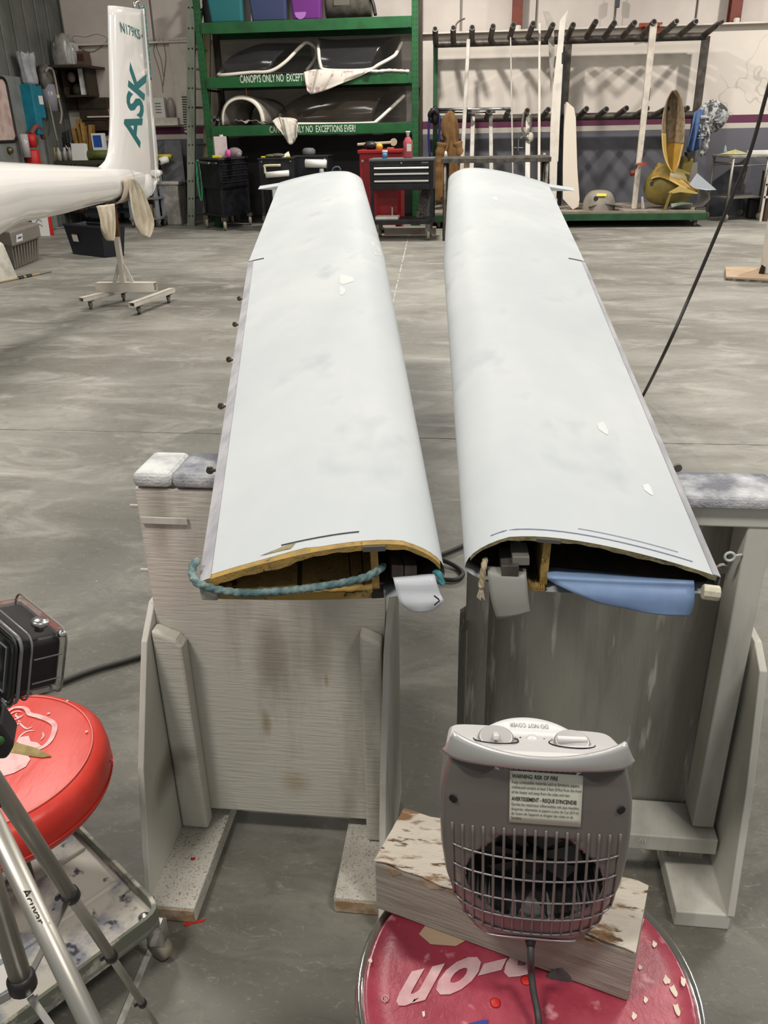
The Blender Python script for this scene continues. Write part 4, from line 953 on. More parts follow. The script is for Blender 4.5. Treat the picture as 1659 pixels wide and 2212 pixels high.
# wall ledges with cups
Ym = 14.86
a, b = W(196, 251, Ym), W(248, 251, Ym)
t = thing('wall_ledge', 'thin pale wall shelf on a dark bracket left of the fin', 'shelf', ((a.x+b.x)/2, Ym, a.z))
MB().box(((a.x+b.x)/2+.08, Ym, a.z-.012), (b.x-a.x+.2, .2, .022)).build('board', M_offwhite, t); MB().box(((a.x+b.x)/2-.04, Ym+.04, a.z-.15), (.025, .06, .26)).build('bracket', M_blackm, t)
c = W(215, 240, Ym); tag(MB().lathe([(.05, 0), (.055, .02), (.058, .16), (.05, .165)], 16, (c.x, Ym, a.z)).build('paper_cup', M_paper, smooth=True), 'white cup on the pale wall shelf left of the fin', 'cup')
c = W(235, 243, Ym); tag(MB().lathe([(.04, 0), (.042, .1), (.03, .105)], 14, (c.x, Ym, a.z)).build('orange_tin', mat('orange_tin', '9C6A3A', .5), smooth=True), 'small orange tin on the pale wall shelf left of the fin', 'tin')
c = W(207, 243, Ym); tag(MB().lathe([(.045, 0), (.04, .09), (.01, .14)], 12, (c.x, Ym, a.z)).build('grey_bottle', mat('grey_bottle', '8A8882', .4), smooth=True), 'squat grey bottle at the left end of the pale wall shelf', 'bottle')
a, b = W(331, 255, Ym), W(384, 254, Ym); c = (a+b)/2
t = thing('wall_ledge', 'thick white wall shelf right of the fin carrying a printed box', 'shelf', (c.x, Ym, a.z-.1))
MB().box((c.x, Ym, a.z-.06), (b.x-a.x+.05, .2, .12)).build('board', M_offwhite, t, bevel=.006)
c = W(346, 232, Ym); t = thing('printed_box', 'white printed carton on the thick wall shelf right of the fin', 'box', (c.x, Ym, a.z))
MB().box((c.x, Ym, a.z+.15), (.2, .14, .3)).build('carton', M_paper, t, bevel=.004)
for k in range(4): MB().box((c.x-.01, Ym-.072, a.z+.08+.045*k), (.1, .002, .016)).build('print_bar', M_grey, t)
c = W(370, 235, Ym); tag(MB().lathe([(.06, 0), (.065, .2), (.05, .26), (.03, .3)], 14, (c.x, Ym, a.z)).build('clear_jar', mat('hazy_jar', 'A09890', .2), smooth=True), 'hazy jar beside the printed carton on the wall shelf', 'jar')
# wires on the wall
for (pts, lb) in (([(155, 88), (160, 78), (185, 80), (210, 74), (232, 86), (205, 110), (180, 108), (157, 86)], 'thin grey wire looped over the wall ledge left of the fin'), ([(338, 84), (332, 110), (342, 145), (350, 180), (352, 200)], 'thin dangling wire on the wall right of the fin, longest of the three'), ([(346, 84), (338, 100), (348, 130), (353, 165)], 'thin dangling wire on the wall right of the fin, middle one'), ([(352, 84), (358, 120), (356, 150), (352, 185)], 'thin dangling wire on the wall right of the fin, nearest the white panel')):
    tag(MB().tube(smooth_path([W(x_, y_, YW-.02) for x_, y_ in pts], 6), .0045, 6).build('wall_wire', mat('grey_wire', '6F665E', .6), smooth=True), lb, 'wire')
# white vent panel
Yp = 14.885; t = thing('vent_panel', 'white door panel with louvre vent leaning left of the ladder', 'panel', W(388, 280, Yp).to_tuple())
q = MB(); q.prism([W(363, 82, Yp), W(412, 80, Yp), W(412, 286, Yp-.0), W(399, 287, Yp), W(396, 270, Yp), W(386, 268, Yp)], (0, .05, 0)); q.build('panel', M_offwhite, t, bevel=.006)
MB().prism([W(363, 87, Yp-.002), W(412, 85, Yp-.002), W(412, 80, Yp-.002), W(363, 82, Yp-.002)], (0, -.01, 0)).build('top_flange', M_offwhite, t)
for k in range(14):
    y_ = 208+k*5.4; x_ = 393+k*.35; MB().prism([W(x_, y_, Yp), W(x_+14, y_, Yp), W(x_+14, y_+2.6, Yp), W(x_, y_+2.6, Yp)], (0, -.012, 0)).build('louvre_shade_bar', mat('louvre_shadow', '4F4C47', .8) if k == 0 else bpy.data.materials['louvre_shadow'], t)  # dark bars paint the shade between the louvres
# trash bin with slab
b0 = G(382, 483); b0 = V((b0.x-.0, 14.35, 0)); q = MB(); w = .15
bx = W(382, 470, 14.35).x; zt = W(380, 396, 14.35).z
t = thing('trash_bin', 'grey dusty tapered waste bin on the floor beside the ladder', 'bin', (bx, 14.35, 0))
q.add([V((bx-.12, 14.2, 0)), V((bx+.12, 14.2, 0)), V((bx+.12, 14.5, 0)), V((bx-.12, 14.5, 0)), V((bx-.2, 14.1, zt)), V((bx+.16, 14.1, zt)), V((bx+.16, 14.55, zt)), V((bx-.2, 14.55, zt))], [(3, 2, 1, 0), (4, 5, 6, 7), (0, 1, 5, 4), (1, 2, 6, 5), (2, 3, 7, 6), (3, 0, 4, 7)])
M_bin = mat('dusty_grey_bin', '8A8782', .7, col2='A5A29C', vs=5, lo=.45, hi=.6)
q.build('bin_body', M_bin, t, bevel=.015); MB().box((bx-.02, 14.32, zt+.015), (.4, .48, .05)).build('rim', M_bin, t, bevel=.012)
q = MB(); q.prism([W(356, 394, 14.38), W(400, 394, 14.38), W(390, 303, 14.6), W(355, 303, 14.6)], (0, .03, 0)); tag(q.build('grey_slab', mat('grey_slate', '6B6C70', .7, col2='5C5D62', vs=5)), 'flat grey slab standing behind the waste bin', 'slab')
# workbench
zb = W(225, 345, 14.3).z; xa, xb = W(95, 345, 14.2).x, W(338, 345, 14.2).x
t = thing('workbench', 'long dark workbench along the back wall behind the fin', 'bench', ((xa+xb)/2, 14.4, 0))
MB().box(((xa+xb)/2, 14.45, zb-.03), (xb-xa, .7, .06)).build('bench_top', mat('oily_bench_top', '3D3B2C', .6), t)
for x_ in (xa+.05, (xa+xb)/2, xb-.1):
    for y_ in (14.16, 14.74): MB().box((x_, y_, zb/2-.03), (.05, .05, zb-.06)).build('leg', M_offwhite if x_ > xa+1 else M_blackm, t)
MB().box(((xa+xb)/2, 14.45, .22), (xb-xa-.1, .6, .03)).build('lower_shelf', M_blackm, t)
c = W(215, 338, 14.3); q = MB(); q.tube([W(192, 337, 14.3)-V((0, 0, .02)), W(240, 336, 14.3)-V((0, 0, .02))], .075, 14); o = q.build('green_roll', mat('olive_roll', '5E6A33', .6, col2='4C552C', vs=6), smooth=True); o.location.z = zb; tag(o, 'olive green roll lying on the workbench behind the fin', 'roll')
c = W(214, 313, 14.4); t = thing('tablet_box', 'white box with a blue square face on the workbench behind the fin', 'box', (c.x, 14.4, zb))
zo = zb+.14
MB().box((c.x, 14.42, zo+.12), (.2, .12, .28)).build('box', M_paper, t, bevel=.006); MB().box((c.x, 14.357, zo+.14), (.14, .004, .18)).build('blue_face', mat('blue_face', '1E4E9E', .5), t); MB().box((c.x, 14.42, zb+.0), (.24, .14, .02)).build('stand', M_offwhite, t); MB().box((c.x, 14.45, zb+.07), (.1, .05, .14)).build('riser', M_grey, t)
c = W(178, 300, 14.5); q = MB(); x_ = c.x
t = thing('paper_bags', 'brown folded paper sacks standing on the workbench', 'sacks', (x_, 14.55, zb))
M_kraft = mat('kraft_paper', '9A7740', .8, col2='84642F', vs=6)
for k in range(5): MB().box((x_-.1+.06*k, 14.55+.03*(k % 2), zb+.24+.03*((k*3) % 4)), (.05, .22, .48+.05*((k*2) % 3)), Euler((0, R_(3*(k-2)), R_(8*(k % 3)))).to_matrix()).build('sack', M_kraft, t, bevel=.004)
c = W(172, 345, 14.2); t = thing('printed_box', 'white printed box leaning on the workbench front', 'box', (c.x, 14.22, zb))
MB().box((c.x, 14.25, zb+.12), (.24, .1, .26), Euler((R_(-8), 0, 0)).to_matrix()).build('carton', M_paper, t, bevel=.004)
for k in range(3): MB().box((c.x-.02, 14.205+.006*k, zb+.1+.05*k), (.12-.02*k, .003, .008)).build('print_line', M_ink, t)
for k, (x_, y_, col, nm) in enumerate(((128, 345, 'A8A29A', 'grey'), (140, 345, 'B5AFA8', 'pale'), (152, 345, '8F8983', 'dull'), (118, 348, 'A89A55', 'yellow'))):
    c = W(x_, y_, 14.2); tag(MB().lathe([(.04, 0), (.042, .12), (.025, .16), (.02, .2), (.018, .2)], 14, (c.x, 14.22+.03*(k % 2), zb)).build('plastic_bottle', mat('bottle_'+nm, col, .4), smooth=True), nm+' plastic bottle on the workbench in front of the fin', 'bottle', 'bottles on the workbench')
c = W(350, 346, 14.1); t = thing('paper_roll', 'white paper towel roll sticking out beside the fin', 'paper roll', (c.x, 14.05, zb+.06))
MB().tube([W(345, 349, 14.05), W(361, 344, 14.15)], .055, 16).build('paper', M_paper, t, smooth=True); MB().tube([W(344.6, 349.2, 14.045), W(346, 348.8, 14.055)], .022, 12).build('core', M_ink, t)
c = W(352, 333, 14.2); tag(MB().lathe([(.13, 0), (.15, .05), (.12, .07)], 16, (c.x, 14.25, zb+.0)).build('yellow_bowl', mat('yellow_plastic', 'A39A2C', .5), smooth=True), 'yellow shallow tub on the workbench right of the fin', 'tub')
# wheeled cart right of the fin
c1, c2 = W(345, 468, 13.9), W(327, 468, 13.9)
t = thing('shop_cart', 'grey cart with shelf and castor just left of the waste bin', 'cart', (c1.x-.25, 13.98, 0))
for x_ in (c1.x, c1.x-.45):
    for y_ in (13.85, 14.12):
        MB().box((x_, y_, .46), (.05, .05, .74)).build('post', mat('blue_grey_paint', '7F868C', .5) if 'blue_grey_paint' not in bpy.data.materials else bpy.data.materials['blue_grey_paint'], t)
        MB().lathe([(.05, -.016), (.055, 0), (.05, .016)], 14, (x_, y_, .055), V((1, .2, 0)).normalized()).build('castor', M_rubber, t, smooth=True)
for z_ in (.83, .45, .14): MB().box((c1.x-.225, 13.985, z_), (.52, .36, .03)).build('shelf', M_grey, t)
tag(MB().box((c1.x-.25, 13.98, .155+.1), (.3, .24, .2)).build('grey_carton', mat('drab_carton', '86796C', .8), bevel=.006), 'drab carton on the lowest shelf of the grey cart', 'box')
tag(MB().box((c1.x-.25, 13.98, .465+.13), (.26, .22, .26)).build('dark_drum', M_black, bevel=.03), 'black container on the middle shelf of the grey cart', 'container')
# things below the boom
c = G(106, 508); tag(MB().lathe([(.07, 0), (.075, .01), (.075, .42), (.05, .48), (.02, .5)], 16, (c.x, c.y, 0)).build('red_cylinder', M_reds, smooth=True), 'red cylinder standing on the floor under the glider boom', 'cylinder')
c = G(84, 512); t = thing('white_board', 'white scribbled board standing on the floor beside the red cylinder', 'board', (c.x, c.y+.1, 0))
MB().box((c.x, c.y+.12, .22), (.24, .03, .44), Euler((R_(-6), 0, R_(10))).to_matrix()).build('board', M_paper, t); 
for k in range(3): MB().tube(smooth_path([V((c.x-.05, c.y+.085+.004*k, .14+.07*k)), V((c.x, c.y+.085+.004*k, .18+.07*k)), V((c.x+.05, c.y+.085+.004*k, .15+.07*k))], 4), .005, 5).build('scribble', M_grey, t)
for k, (x_, col, nm) in enumerate(((140, '6E2A22', 'rusty red'), (152, '8C877E', 'grey'), (165, '7A6A58', 'tan'), (182, '5B4A40', 'brown'))):
    c = W(x_, 478, 14.35); tag(MB().box((c.x, 14.4, .236+.13), (.09, .2, .26)).build('shelf_tin', mat('tin_'+str(k), col, .5), bevel=.008), nm+' tin on the lower shelf of the workbench', 'tin', 'tins under the workbench')
# ladder
t = thing('ladder', 'tall greenish aluminium ladder standing beside the green rack', 'ladder', (-4.8, 14.1, 0))
fr = [W(413, -60, 14.05), W(413, 488, 14.05)]; bt = V((G(414, 488).x, 14.05, 0)); tp = W(413, -60, 14.05)
MB().bar(bt, tp, .125, .07, (0, 1, 0)).build('rail', M_alum, t)
b2 = bt+V((.12, .42, 0)); t2 = tp+V((.12, .42, 0)); MB().bar(b2, t2, .1, .06, (0, 1, 0)).build('rail', mat('tan_fibreglass', '8F8464', .6), t)
H = (tp-bt).length
for k in range(13):
    s_ = (.16+.27*k)/H
    if s_ > .98: break
    a = lerp(bt, tp, s_); b = lerp(b2, t2, s_); MB().tube([a, b], .018, 8).build('rung', M_alum, t)
    for dx in (-.028, .028): MB().lathe([(.014, 0), (.014, .004)], 8, a+V((dx, -.036, 0)), V((0, -1, 0))).build('rivet', M_ink, t)
# ---------------------------------------------------------------- green canopy rack
YR = 13.9
zB = [W(660, y_, YR).z for y_ in (55, 174, 280)]
xl0 = W(440, 170, YR).x; xr0 = W(897, 165, YR).x
rk = thing('pallet_rack', 'tall green pallet rack with lettered beams holding glider canopies', 'rack', ((xl0+xr0)/2, YR+.42, 0))
M_shelfd = mat('dark_decking', '37312A', .8, col2='2A2520', vs=6)
ZR = 3.6
for (x_, y_) in ((xl0, YR), (xr0, YR), (xl0, YR+.85), (xr0, YR+.85)):
    mm = M_green if y_ == YR else mat('dark_brown_post', '3A3326', .6) if 'dark_brown_post' not in bpy.data.materials else bpy.data.materials['dark_brown_post']  # rear posts are dark brown, front posts green
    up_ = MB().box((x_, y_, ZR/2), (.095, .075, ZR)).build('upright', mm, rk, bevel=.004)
    if y_ == YR:
        q = MB(); z_ = .15
        while z_ < ZR-.1:
            for dx in (-.022, .022): q.box((x_+dx, y_-.0375, z_), (.014, .003, .022))
            z_ += .075
        q.build('punch_holes', M_ink, up_, kind='stuff')
    MB().box((x_, y_, .006), (.15, .13, .012)).build('foot_plate', M_dgreen, rk)
for x_ in (xl0, xr0):
    for k in range(4):
        z_ = .3+.85*k; MB().bar((x_, YR+.03, z_), (x_, YR+.82, z_+(.7 if k % 2 else 0)), .03, .03).build('side_brace', bpy.data.materials['dark_brown_post'], rk)
zS = []
for i, zc in enumerate(zB):
    for y_ in (YR-.03, YR+.88):
        MB().box(((xl0+xr0)/2, y_, zc), (xr0-xl0-.095, .045, .15 if i < 2 else .145)).build('beam', M_green, rk, bevel=.004)
    MB().box(((xl0+xr0)/2, YR+.425, zc+.066), (xr0-xl0-.1, .84, .02)).build('deck', M_shelfd, rk); zS.append(zc+.077)
    for x_ in (xl0+.09, xr0-.09): MB().box((x_, YR-.055, zc), (.03, .008, .13)).build('beam_clip', M_dgreen, rk)
M_sten = mat('white_stencil', 'C3CDBF', .6)
yb = YR-.0535
def beamtext(s_, xa, xb_, ya, yb_, h):
    a, b = W(xa, ya, yb), W(xb_, yb_, yb); text('beam_lettering', s_, a, b, V((0, 0, h)), M_sten, rk, bold=.012)
beamtext('CANOPYS ONLY NO  EXCEPTIONS EVER!', 519, 706, 179, 173, .1)
beamtext('CANOPYS ONLY NO  EXCEPTIONS EVER!', 583, 768, 287, 284, .092)

MB().box(((xl0+xr0)/2+.08, YR+.9, zB[2]/2), (xr0-xl0-.3, .02, zB[2]-.2)).build('rack_shade_sheet', M_ink, rk)  # added dark sheet standing in for the deep shade under the rack
# totes and bag on the top level
for (x0, x1, col, nm) in ((453, 525, '2C6E72', 'teal'), (542, 620, '3D4566', 'navy'), (631, 694, '6A2F7A', 'purple')):
    a, b = W(x0, 43, YR+.12), W(x1, 41, YR+.12); w = b.x-a.x; c = (a.x+b.x)/2
    t = thing('storage_tote', nm+' plastic tote on the top level of the green rack', 'tote', (c, YR+.38, zS[0]), 'totes on top of the rack'); mm = mat(nm+'_tote', col, .35)
    q = MB(); z_ = zS[0]
    q.add([V((c-w*.47, YR+.12, z_)), V((c+w*.47, YR+.12, z_)), V((c+w*.47, YR+.65, z_)), V((c-w*.47, YR+.65, z_)), V((c-w*.53, YR+.07, z_+.4)), V((c+w*.53, YR+.07, z_+.4)), V((c+w*.53, YR+.7, z_+.4)), V((c-w*.53, YR+.7, z_+.4))], [(3, 2, 1, 0), (4, 5, 6, 7), (0, 1, 5, 4), (1, 2, 6, 5), (2, 3, 7, 6), (3, 0, 4, 7)])
    q.build('tub', mm, t, bevel=.03); MB().box((c, YR+.385, z_+.42), (w*1.1, .66, .04)).build('lid', mm, t, bevel=.01)
    if nm == 'navy': MB().box((c+.0, YR+.085, z_+.34), (.16, .006, .07)).build('label', mat('pale_green_label', 'B9BE9A', .7), t)
    if nm == 'purple': MB().lathe([(.085, 0), (.085, .004)], 20, (c-w*.2, YR+.11, z_+.1), V((0, -1, .08)).normalized()).build('round_sticker', mat('lilac_sticker', '9A62A8', .5), t)
a, b = W(700, 40, YR+.1), W(800, 38, YR+.1); c = (a.x+b.x)/2
t = thing('duffel_bag', 'dark grey duffel bag at the right of the rack top level', 'bag', (c, YR+.3, zS[0]))
q = MB(); q.grid(lambda u, v: V((c+.34*(2*v-1), YR+.32+.2*math.cos(2*math.pi*u)*(1-.25*abs(2*v-1)**3), zS[0]+.2+(.2-.03*abs(2*v-1)**3)*math.sin(2*math.pi*u)+.008*math.sin(23*v))), 20, 16, cu=True); q.build('bag_body', mat('dark_canvas', '4A463E', .9, col2='393630', vs=10), t, smooth=True, solid=.01)
MB().tube(smooth_path([V((c+.3, YR+.2, zS[0]+.3)), V((c+.38, YR+.14, zS[0]+.2)), V((c+.42, YR+.12, zS[0]+.03))], 5), .025, 8).build('strap', M_black, t, smooth=True)
MB().box((c-.08, YR+.125, zS[0]+.24), (.24, .02, .14)).build('pocket', mat('grey_canvas', '5A564F', .9), t, bevel=.01)
tag(MB().box((W(437, 30, YR+.3).x+.1, YR+.4, zS[0]+.17), (.16, .3, .34)).build('black_case', M_black, bevel=.03), 'black case in the left end of the rack top level', 'case')

# canopies
M_glaz = mat('smoked_perspex', '3A3B3D', .12, alpha=.3, spec=.6)
M_glaz2 = mat('brown_smoked_perspex', '463E36', .12, alpha=.26, spec=.6)
M_frame = mat('white_canopy_frame', 'D6D0C2', .45)
def canopy(lbl, zb_, prof, y0, y1, frame, mm=M_glaz, refl=None, cut=None):
    """prof: (x, half depth factor, height) along the canopy; frame: 3-D polyline"""
    xs = [p[0] for p in prof]; c = (xs[0]+xs[-1])/2; ym = (y0+y1)/2
    t = thing('canopy', lbl, 'canopy', (c, ym, zb_), 'canopies on the rack'); q = MB()
    P = smooth_path([V((p[0], p[1], p[2])) for p in prof], 8)
    def vv(x_, v):
        if not cut or x_ <= cut[0]: return v
        lo = .5*min(1, (x_-cut[0])/(cut[1]-cut[0]))**.8; return lo+(1-lo)*v
    q.grid(lambda u, v: (lambda p: V((p.x+.0, ym-p.y*(y1-y0)/2*math.cos(math.pi*vv(p.x, v)), zb_+.012+p.z*math.sin(math.pi*vv(p.x, v))**.8)))(P[round(u*(len(P)-1))]), len(P), 18)
    q.build('glazing', mm, t, smooth=True, solid=.004)
    for fr_ in frame: MB().tube(smooth_path(fr_, 7), .026, 8).build('frame', M_frame, t, smooth=True)
    if refl:
        for (a, b) in refl: pass
    return t
def zpx(x, y, Y): return W(x, y, Y)
def X_(x, y=160): return W(x, y, YR+.2).x
yn, yf_ = YR+.04, YR+.72
z_ = zS[1]+.012
cw = lambda x, y, Y: W(x, y, Y)
p_hi = cw(664, 92, YR+.35)
canopy('smoked canopy with white swooping frame, left one on the middle rack level', zS[1], [(X_(470), .5, .12), (X_(500), .8, .3), (X_(560), 1, .44), (X_(620), 1, cw(620, 96, YR+.4).z-zS[1]), (X_(664), .95, cw(664, 93, YR+.4).z-zS[1]-.02)], yn, yf_,
       [[V((X_(470), yf_-.1, z_+.12)), V((X_(471), yn+.25, z_+.05)), V((X_(484), yn, z_+.015)), cw(540, 157, yn), cw(583, 154, yn), cw(615, 135, YR+.1), cw(648, 102, YR+.22), p_hi, cw(681, 105, YR+.5), cw(682, 122, YR+.6), cw(672, 140, YR+.66), cw(662, 152, YR+.68)]], cut=(cw(583, 154, yn).x, cw(664, 92, YR+.3).x))
canopy('smoked canopy with upturned right frame, right one on the middle rack level', zS[1], [(X_(688), .95, .5), (X_(720), 1, .47), (X_(780), 1, .47), (X_(840), 1, .48), (X_(862), .9, .5)], yn, yf_,
       [[cw(688, 85, YR+.35), cw(688, 110, YR+.1), cw(692, 140, yn), cw(702, 151, yn), cw(760, 153, yn), cw(800, 150, yn), cw(818, 140, yn), cw(850, 122, YR+.1), cw(859, 110, YR+.2), cw(867, 92, YR+.35)]], cut=(cw(800, 150, yn).x, cw(867, 92, YR+.35).x))
# bottom level
z3 = zS[2]
t = thing('canopy', 'grey arched windscreen shell at the left of the lowest rack level', 'canopy', (X_(530, 240), YR+.4, z3), 'canopies on the rack')
xa, xb_, ha = W(478, 268, YR+.03).x, W(572, 268, YR+.03).x, W(530, 208, YR+.03).z-z3
cx, hw = (xa+xb_)/2, (xb_-xa)/2
def arch(u, v, k=1, off=0): 
    a = math.pi*u; return V((cx+.28*v-(hw*k)*math.cos(a)*(1-.12*v), YR+.04+.62*v, z3+.01+ha*k*math.sin(a)**.75*(1-.1*v)+.0))
q = MB(); q.grid(lambda u, v: arch(u, v), 24, 8); q.build('shell', mat('grey_fibreglass', '7A746C', .5, col2='6A645C', vs=6), t, smooth=True, solid=.012)
q = MB(); q.grid(lambda u, v: arch(u, -.03+.05*v, 1.0-.13*(1-v)), 24, 3); q.build('rim', M_frame, t, smooth=True, solid=.02)
MB().tube(smooth_path([cw(530, 180, YR-.02), cw(532, 195, YR), cw(533, 207, YR+.03)], 4), .006, 6).build('orange_string', mat('orange_string', 'A2502E', .8), t)
canopy('long brown-tinted canopy with straight white frame on the lowest rack level', z3, [(X_(603, 250), .6, .2), (X_(640, 250), .9, .36), (X_(700, 250), 1, .5), (X_(780, 250), 1, .55), (X_(872, 250), .95, .52)], yn, yf_,
       [[cw(606, 248, YR+.4), cw(606, 256, YR+.2), cw(620, 264, yn), cw(640, 268, yn), cw(740, 268, yn), cw(805, 266, yn), cw(812, 263, yn), cw(840, 238, YR+.14), cw(873, 206, YR+.34)]], M_glaz2, cut=(cw(805, 266, yn).x, cw(873, 206, YR+.34).x))
tag(MB().grid(lambda u, v: cw(446+40*u, 262, YR+.05)+V((0, .2*v, .03+.03*math.sin(17*u)*math.cos(9*v)+.02*math.sin(31*u+5*v)-.0)), 16, 8).build('foil_sheet', mat('crumpled_foil', 'C9C9C9', .2, .9), smooth=True, solid=.004), 'crumpled silver foil at the left end of the lowest rack level', 'foil')
tag(MB().grid(lambda u, v: cw(505+70*u, 264, YR+.02)+V((0, .25*v, .012+.02*math.sin(13*u)*math.cos(7*v)+.012*math.sin(29*u+5*v))), 18, 8).build('foil_sheet', mat('clear_wrap', 'A8A49C', .15, spec=.8), smooth=True, solid=.004), 'crinkled clear wrap under the grey arched windscreen', 'wrap')
# cloths over the beams
M_floral = mat('floral_cloth', 'CFC7BC', .95, col2='A98F90', vs=9, lo=.56, hi=.62, col3='8E4A56', vs3=6, lo3=.68, hi3=.72)
def drape(nm, lb, cat, top, bot, Y, mm, amp=.02, fold=3, bulge=.06):
    A = smooth_path([W(x_, y_, Y) for x_, y_ in top], 6); B = smooth_path([W(x_, y_, Y-.03) for x_, y_ in bot], 6); n = min(len(A), len(B)); q = MB()
    def fn(u, v):
        p = lerp(A[round(u*(len(A)-1))], B[round(u*(len(B)-1))], v); return p+V((0, -amp*math.sin(fold*2*math.pi*u+1.5*v)*v-bulge*math.sin(math.pi*min(1, v*1.2))*.3, 0))
    q.grid(fn, 30, 12); return tag(q.build(nm, mm, smooth=True, solid=.008), lb, cat)
drape('floral_cloth', 'white floral cloth hanging over the middle beam of the rack', 'cloth', [(656, 156), (680, 150), (720, 153), (760, 154), (800, 151)], [(664, 196), (672, 203), (700, 196), (750, 176), (800, 154)], YR-.075, M_floral, .03, 3)
q = MB(); q.tube(smooth_path([W(798, 153, YR-.07), W(815, 154, YR-.06), W(840, 152, YR-.05), W(862, 153, YR-.05), W(884, 154, YR-.05)], 6), [.016+.008*abs(math.sin(.9*i)) for i in range(25)], 9); tag(q.build('twisted_cloth', M_wcloth, smooth=True), 'twisted white cloth end lying along the middle rack beam', 'cloth')
drape('white_rag', 'white rag draped over the lowest beam of the rack', 'rag', [(588, 262), (600, 254), (622, 256), (645, 266)], [(612, 290), (620, 306), (630, 312), (642, 296)], YR-.075, M_wcloth, .03, 2, .1)
q = MB(); c = W(612, 260, YR+.0); q.ell((c.x+.03, YR+.02, zS[2]+.05), (.19, .07, .05), 14, 8); tag(q.build('bunched_rag', M_wcloth, smooth=True), 'bunched white rag on the deck behind the draped rag', 'rag')

# ---------------------------------------------------------------- tool carts
def quad_box(q, A, R, L, z0, z1, s=0):
    D = R+L-A; c = (A+D)/2; P = [A, R, D, L]; P = [V((p.x, p.y, 0)) for p in P]; c = V((c.x, c.y, 0))
    P = [c+(p-c)*(1-s) for p in P]; q.prism([p+V((0, 0, z0)) for p in P], (0, 0, z1-z0)); return P
A, R, L = G(487, 499), G(547, 486), G(441, 492)
A.z = R.z = L.z = 0
e1, e2 = (R-A), (L-A); e1 = e1.normalized()*min(e1.length, 1.15); e2 = e2.normalized()*e2.length*.95
R, L = A+e1, A+e2
zc = W(477, 342, A.y).z
t = thing('tool_cart', 'black tool cart on castors at left, can and pink mask on top', 'tool cart', ((R+L)/2).to_tuple())
q = MB(); quad_box(q, A, R, L, zc-.44, zc-.03, .03); q.build('cabinet', M_blackm, t, bevel=.008)
q = MB(); quad_box(q, A, R, L, zc-.03, zc, -.02); q.build('top_tray', mat('dark_grey_top', '3A3A3D', .5), t, bevel=.006)
n1 = V((e1.y, -e1.x, 0)).normalized()
for k in range(4):
    z_ = zc-.11-.085*k; a, b = lerp(A, R, .06), lerp(A, R, .94)
    MB().bar(a+n1*-.006+V((0, 0, z_-.02)), b+n1*-.006+V((0, 0, z_-.02)), .012, .07).build('drawer', M_blackm, t, bevel=.003)
    MB().bar(a+n1*.006+V((0, 0, z_+.018)), b+n1*.006+V((0, 0, z_+.018)), .016, .01).build('drawer_pull', mat('dark_pull', '6C6C70', .3, .8) if k == 0 else bpy.data.materials['dark_pull'], t)
q = MB(); quad_box(q, A, R, L, .2, .24, .03); q.build('bottom_shelf', M_blackm, t)
q = MB(); quad_box(q, A, R, L, .24, zc-.44, .12); q.build('lower_bay', M_blackm, t)
for k in range(6):
    p = lerp(A, R, .14+.145*k)-n1*.055; MB().box((p.x, p.y, (.24+zc-.44)/2), (.03, .03, zc-.7)).build('bay_rib', mat('rib_black', '242326', .5) if k == 0 else bpy.data.materials['rib_black'], t)
for p in (lerp(A, R, .05)+e2*.06, lerp(A, R, .95)+e2*.06, A+e2*.94+e1*.05, R+e2*.94-e1*.05):
    MB().lathe([(.065, -.022), (.075, -.012), (.075, .012), (.065, .022)], 18, V((p.x, p.y, .077)), V((.97, .2, 0)).normalized()).build('castor_wheel', mat('cream_castor', '8D8576', .6) if 'cream_castor' not in bpy.data.materials else bpy.data.materials['cream_castor'], t, smooth=True)
    MB().box((p.x, p.y, .17), (.075, .1, .05)).build('castor_fork', M_steeld, t)
    MB().bar(V((p.x, p.y, .2)), V((p.x, p.y, zc-.44)), .035, .035).build('corner_post', M_blackm, t)
n2 = V((-e2.y, e2.x, 0)).normalized()
if n2.x > 0: n2 = -n2
ha_, hb_ = A+e2*.1+V((0, 0, zc-.07)), A+e2*.9+V((0, 0, zc-.05))
MB().tube(smooth_path([ha_, ha_+n2*.05, hb_+n2*.05, hb_], 4), .013, 8).build('push_handle', M_steeld, t, smooth=True)
MB().bar(lerp(ha_, hb_, .1)+n2*.1, lerp(ha_, hb_, .9)+n2*.1+V((0, 0, -.0)), .03, .03).build('air_gun', M_steel, t, bevel=.01)
c = A+e1*.28+e2*.5
def top_at(x_, Y): p = W(x_, 336, Y); return p.x
c = V((W(476, 320, A.y+.25).x, A.y+.25, zc)); t2 = thing('solvent_can', 'tall pinkish white rectangular can on the left tool cart', 'can', c.to_tuple())
MB().box(c+V((0, 0, .15)), (.2, .13, .3), Euler((0, 0, R_(25))).to_matrix()).build('can_body', mat('pinkish_tin', 'B5A9A8', .45, col2='A2969A', vs=6), t2, bevel=.01); MB().lathe([(.03, 0), (.03, .025)], 12, c+V((.03, 0, .3))).build('cap', M_offwhite, t2)
c = V((W(503, 325, A.y+.2).x, A.y+.2, zc)); t2 = thing('half_mask', 'pink and grey half-face mask lying on the left tool cart', 'mask', c.to_tuple())
MB().ell(c+V((.02, .02, .07)), (.12, .08, .075), 14, 8).build('mask_body', mat('grey_mauve_rubber', '7C6A72', .6), t2, smooth=True)
MB().ell(c+V((-.07, -.03, .06)), (.05, .045, .06), 12, 8).build('pink_filter', mat('hot_pink', 'C04C92', .5), t2, smooth=True); MB().ell(c+V((.09, -.04, .045)), (.055, .04, .045), 12, 8).build('grey_filter', M_grey, t2, smooth=True)
c = V((W(468, 338, A.y+.1).x, A.y+.12, zc)); tag(MB().box(c+V((0, 0, .02)), (.13, .09, .04)).build('yellow_tape', mat('yellow_tape', 'C2B52A', .5), bevel=.01), 'yellow tape strip on the front corner of the left tool cart', 'tape')
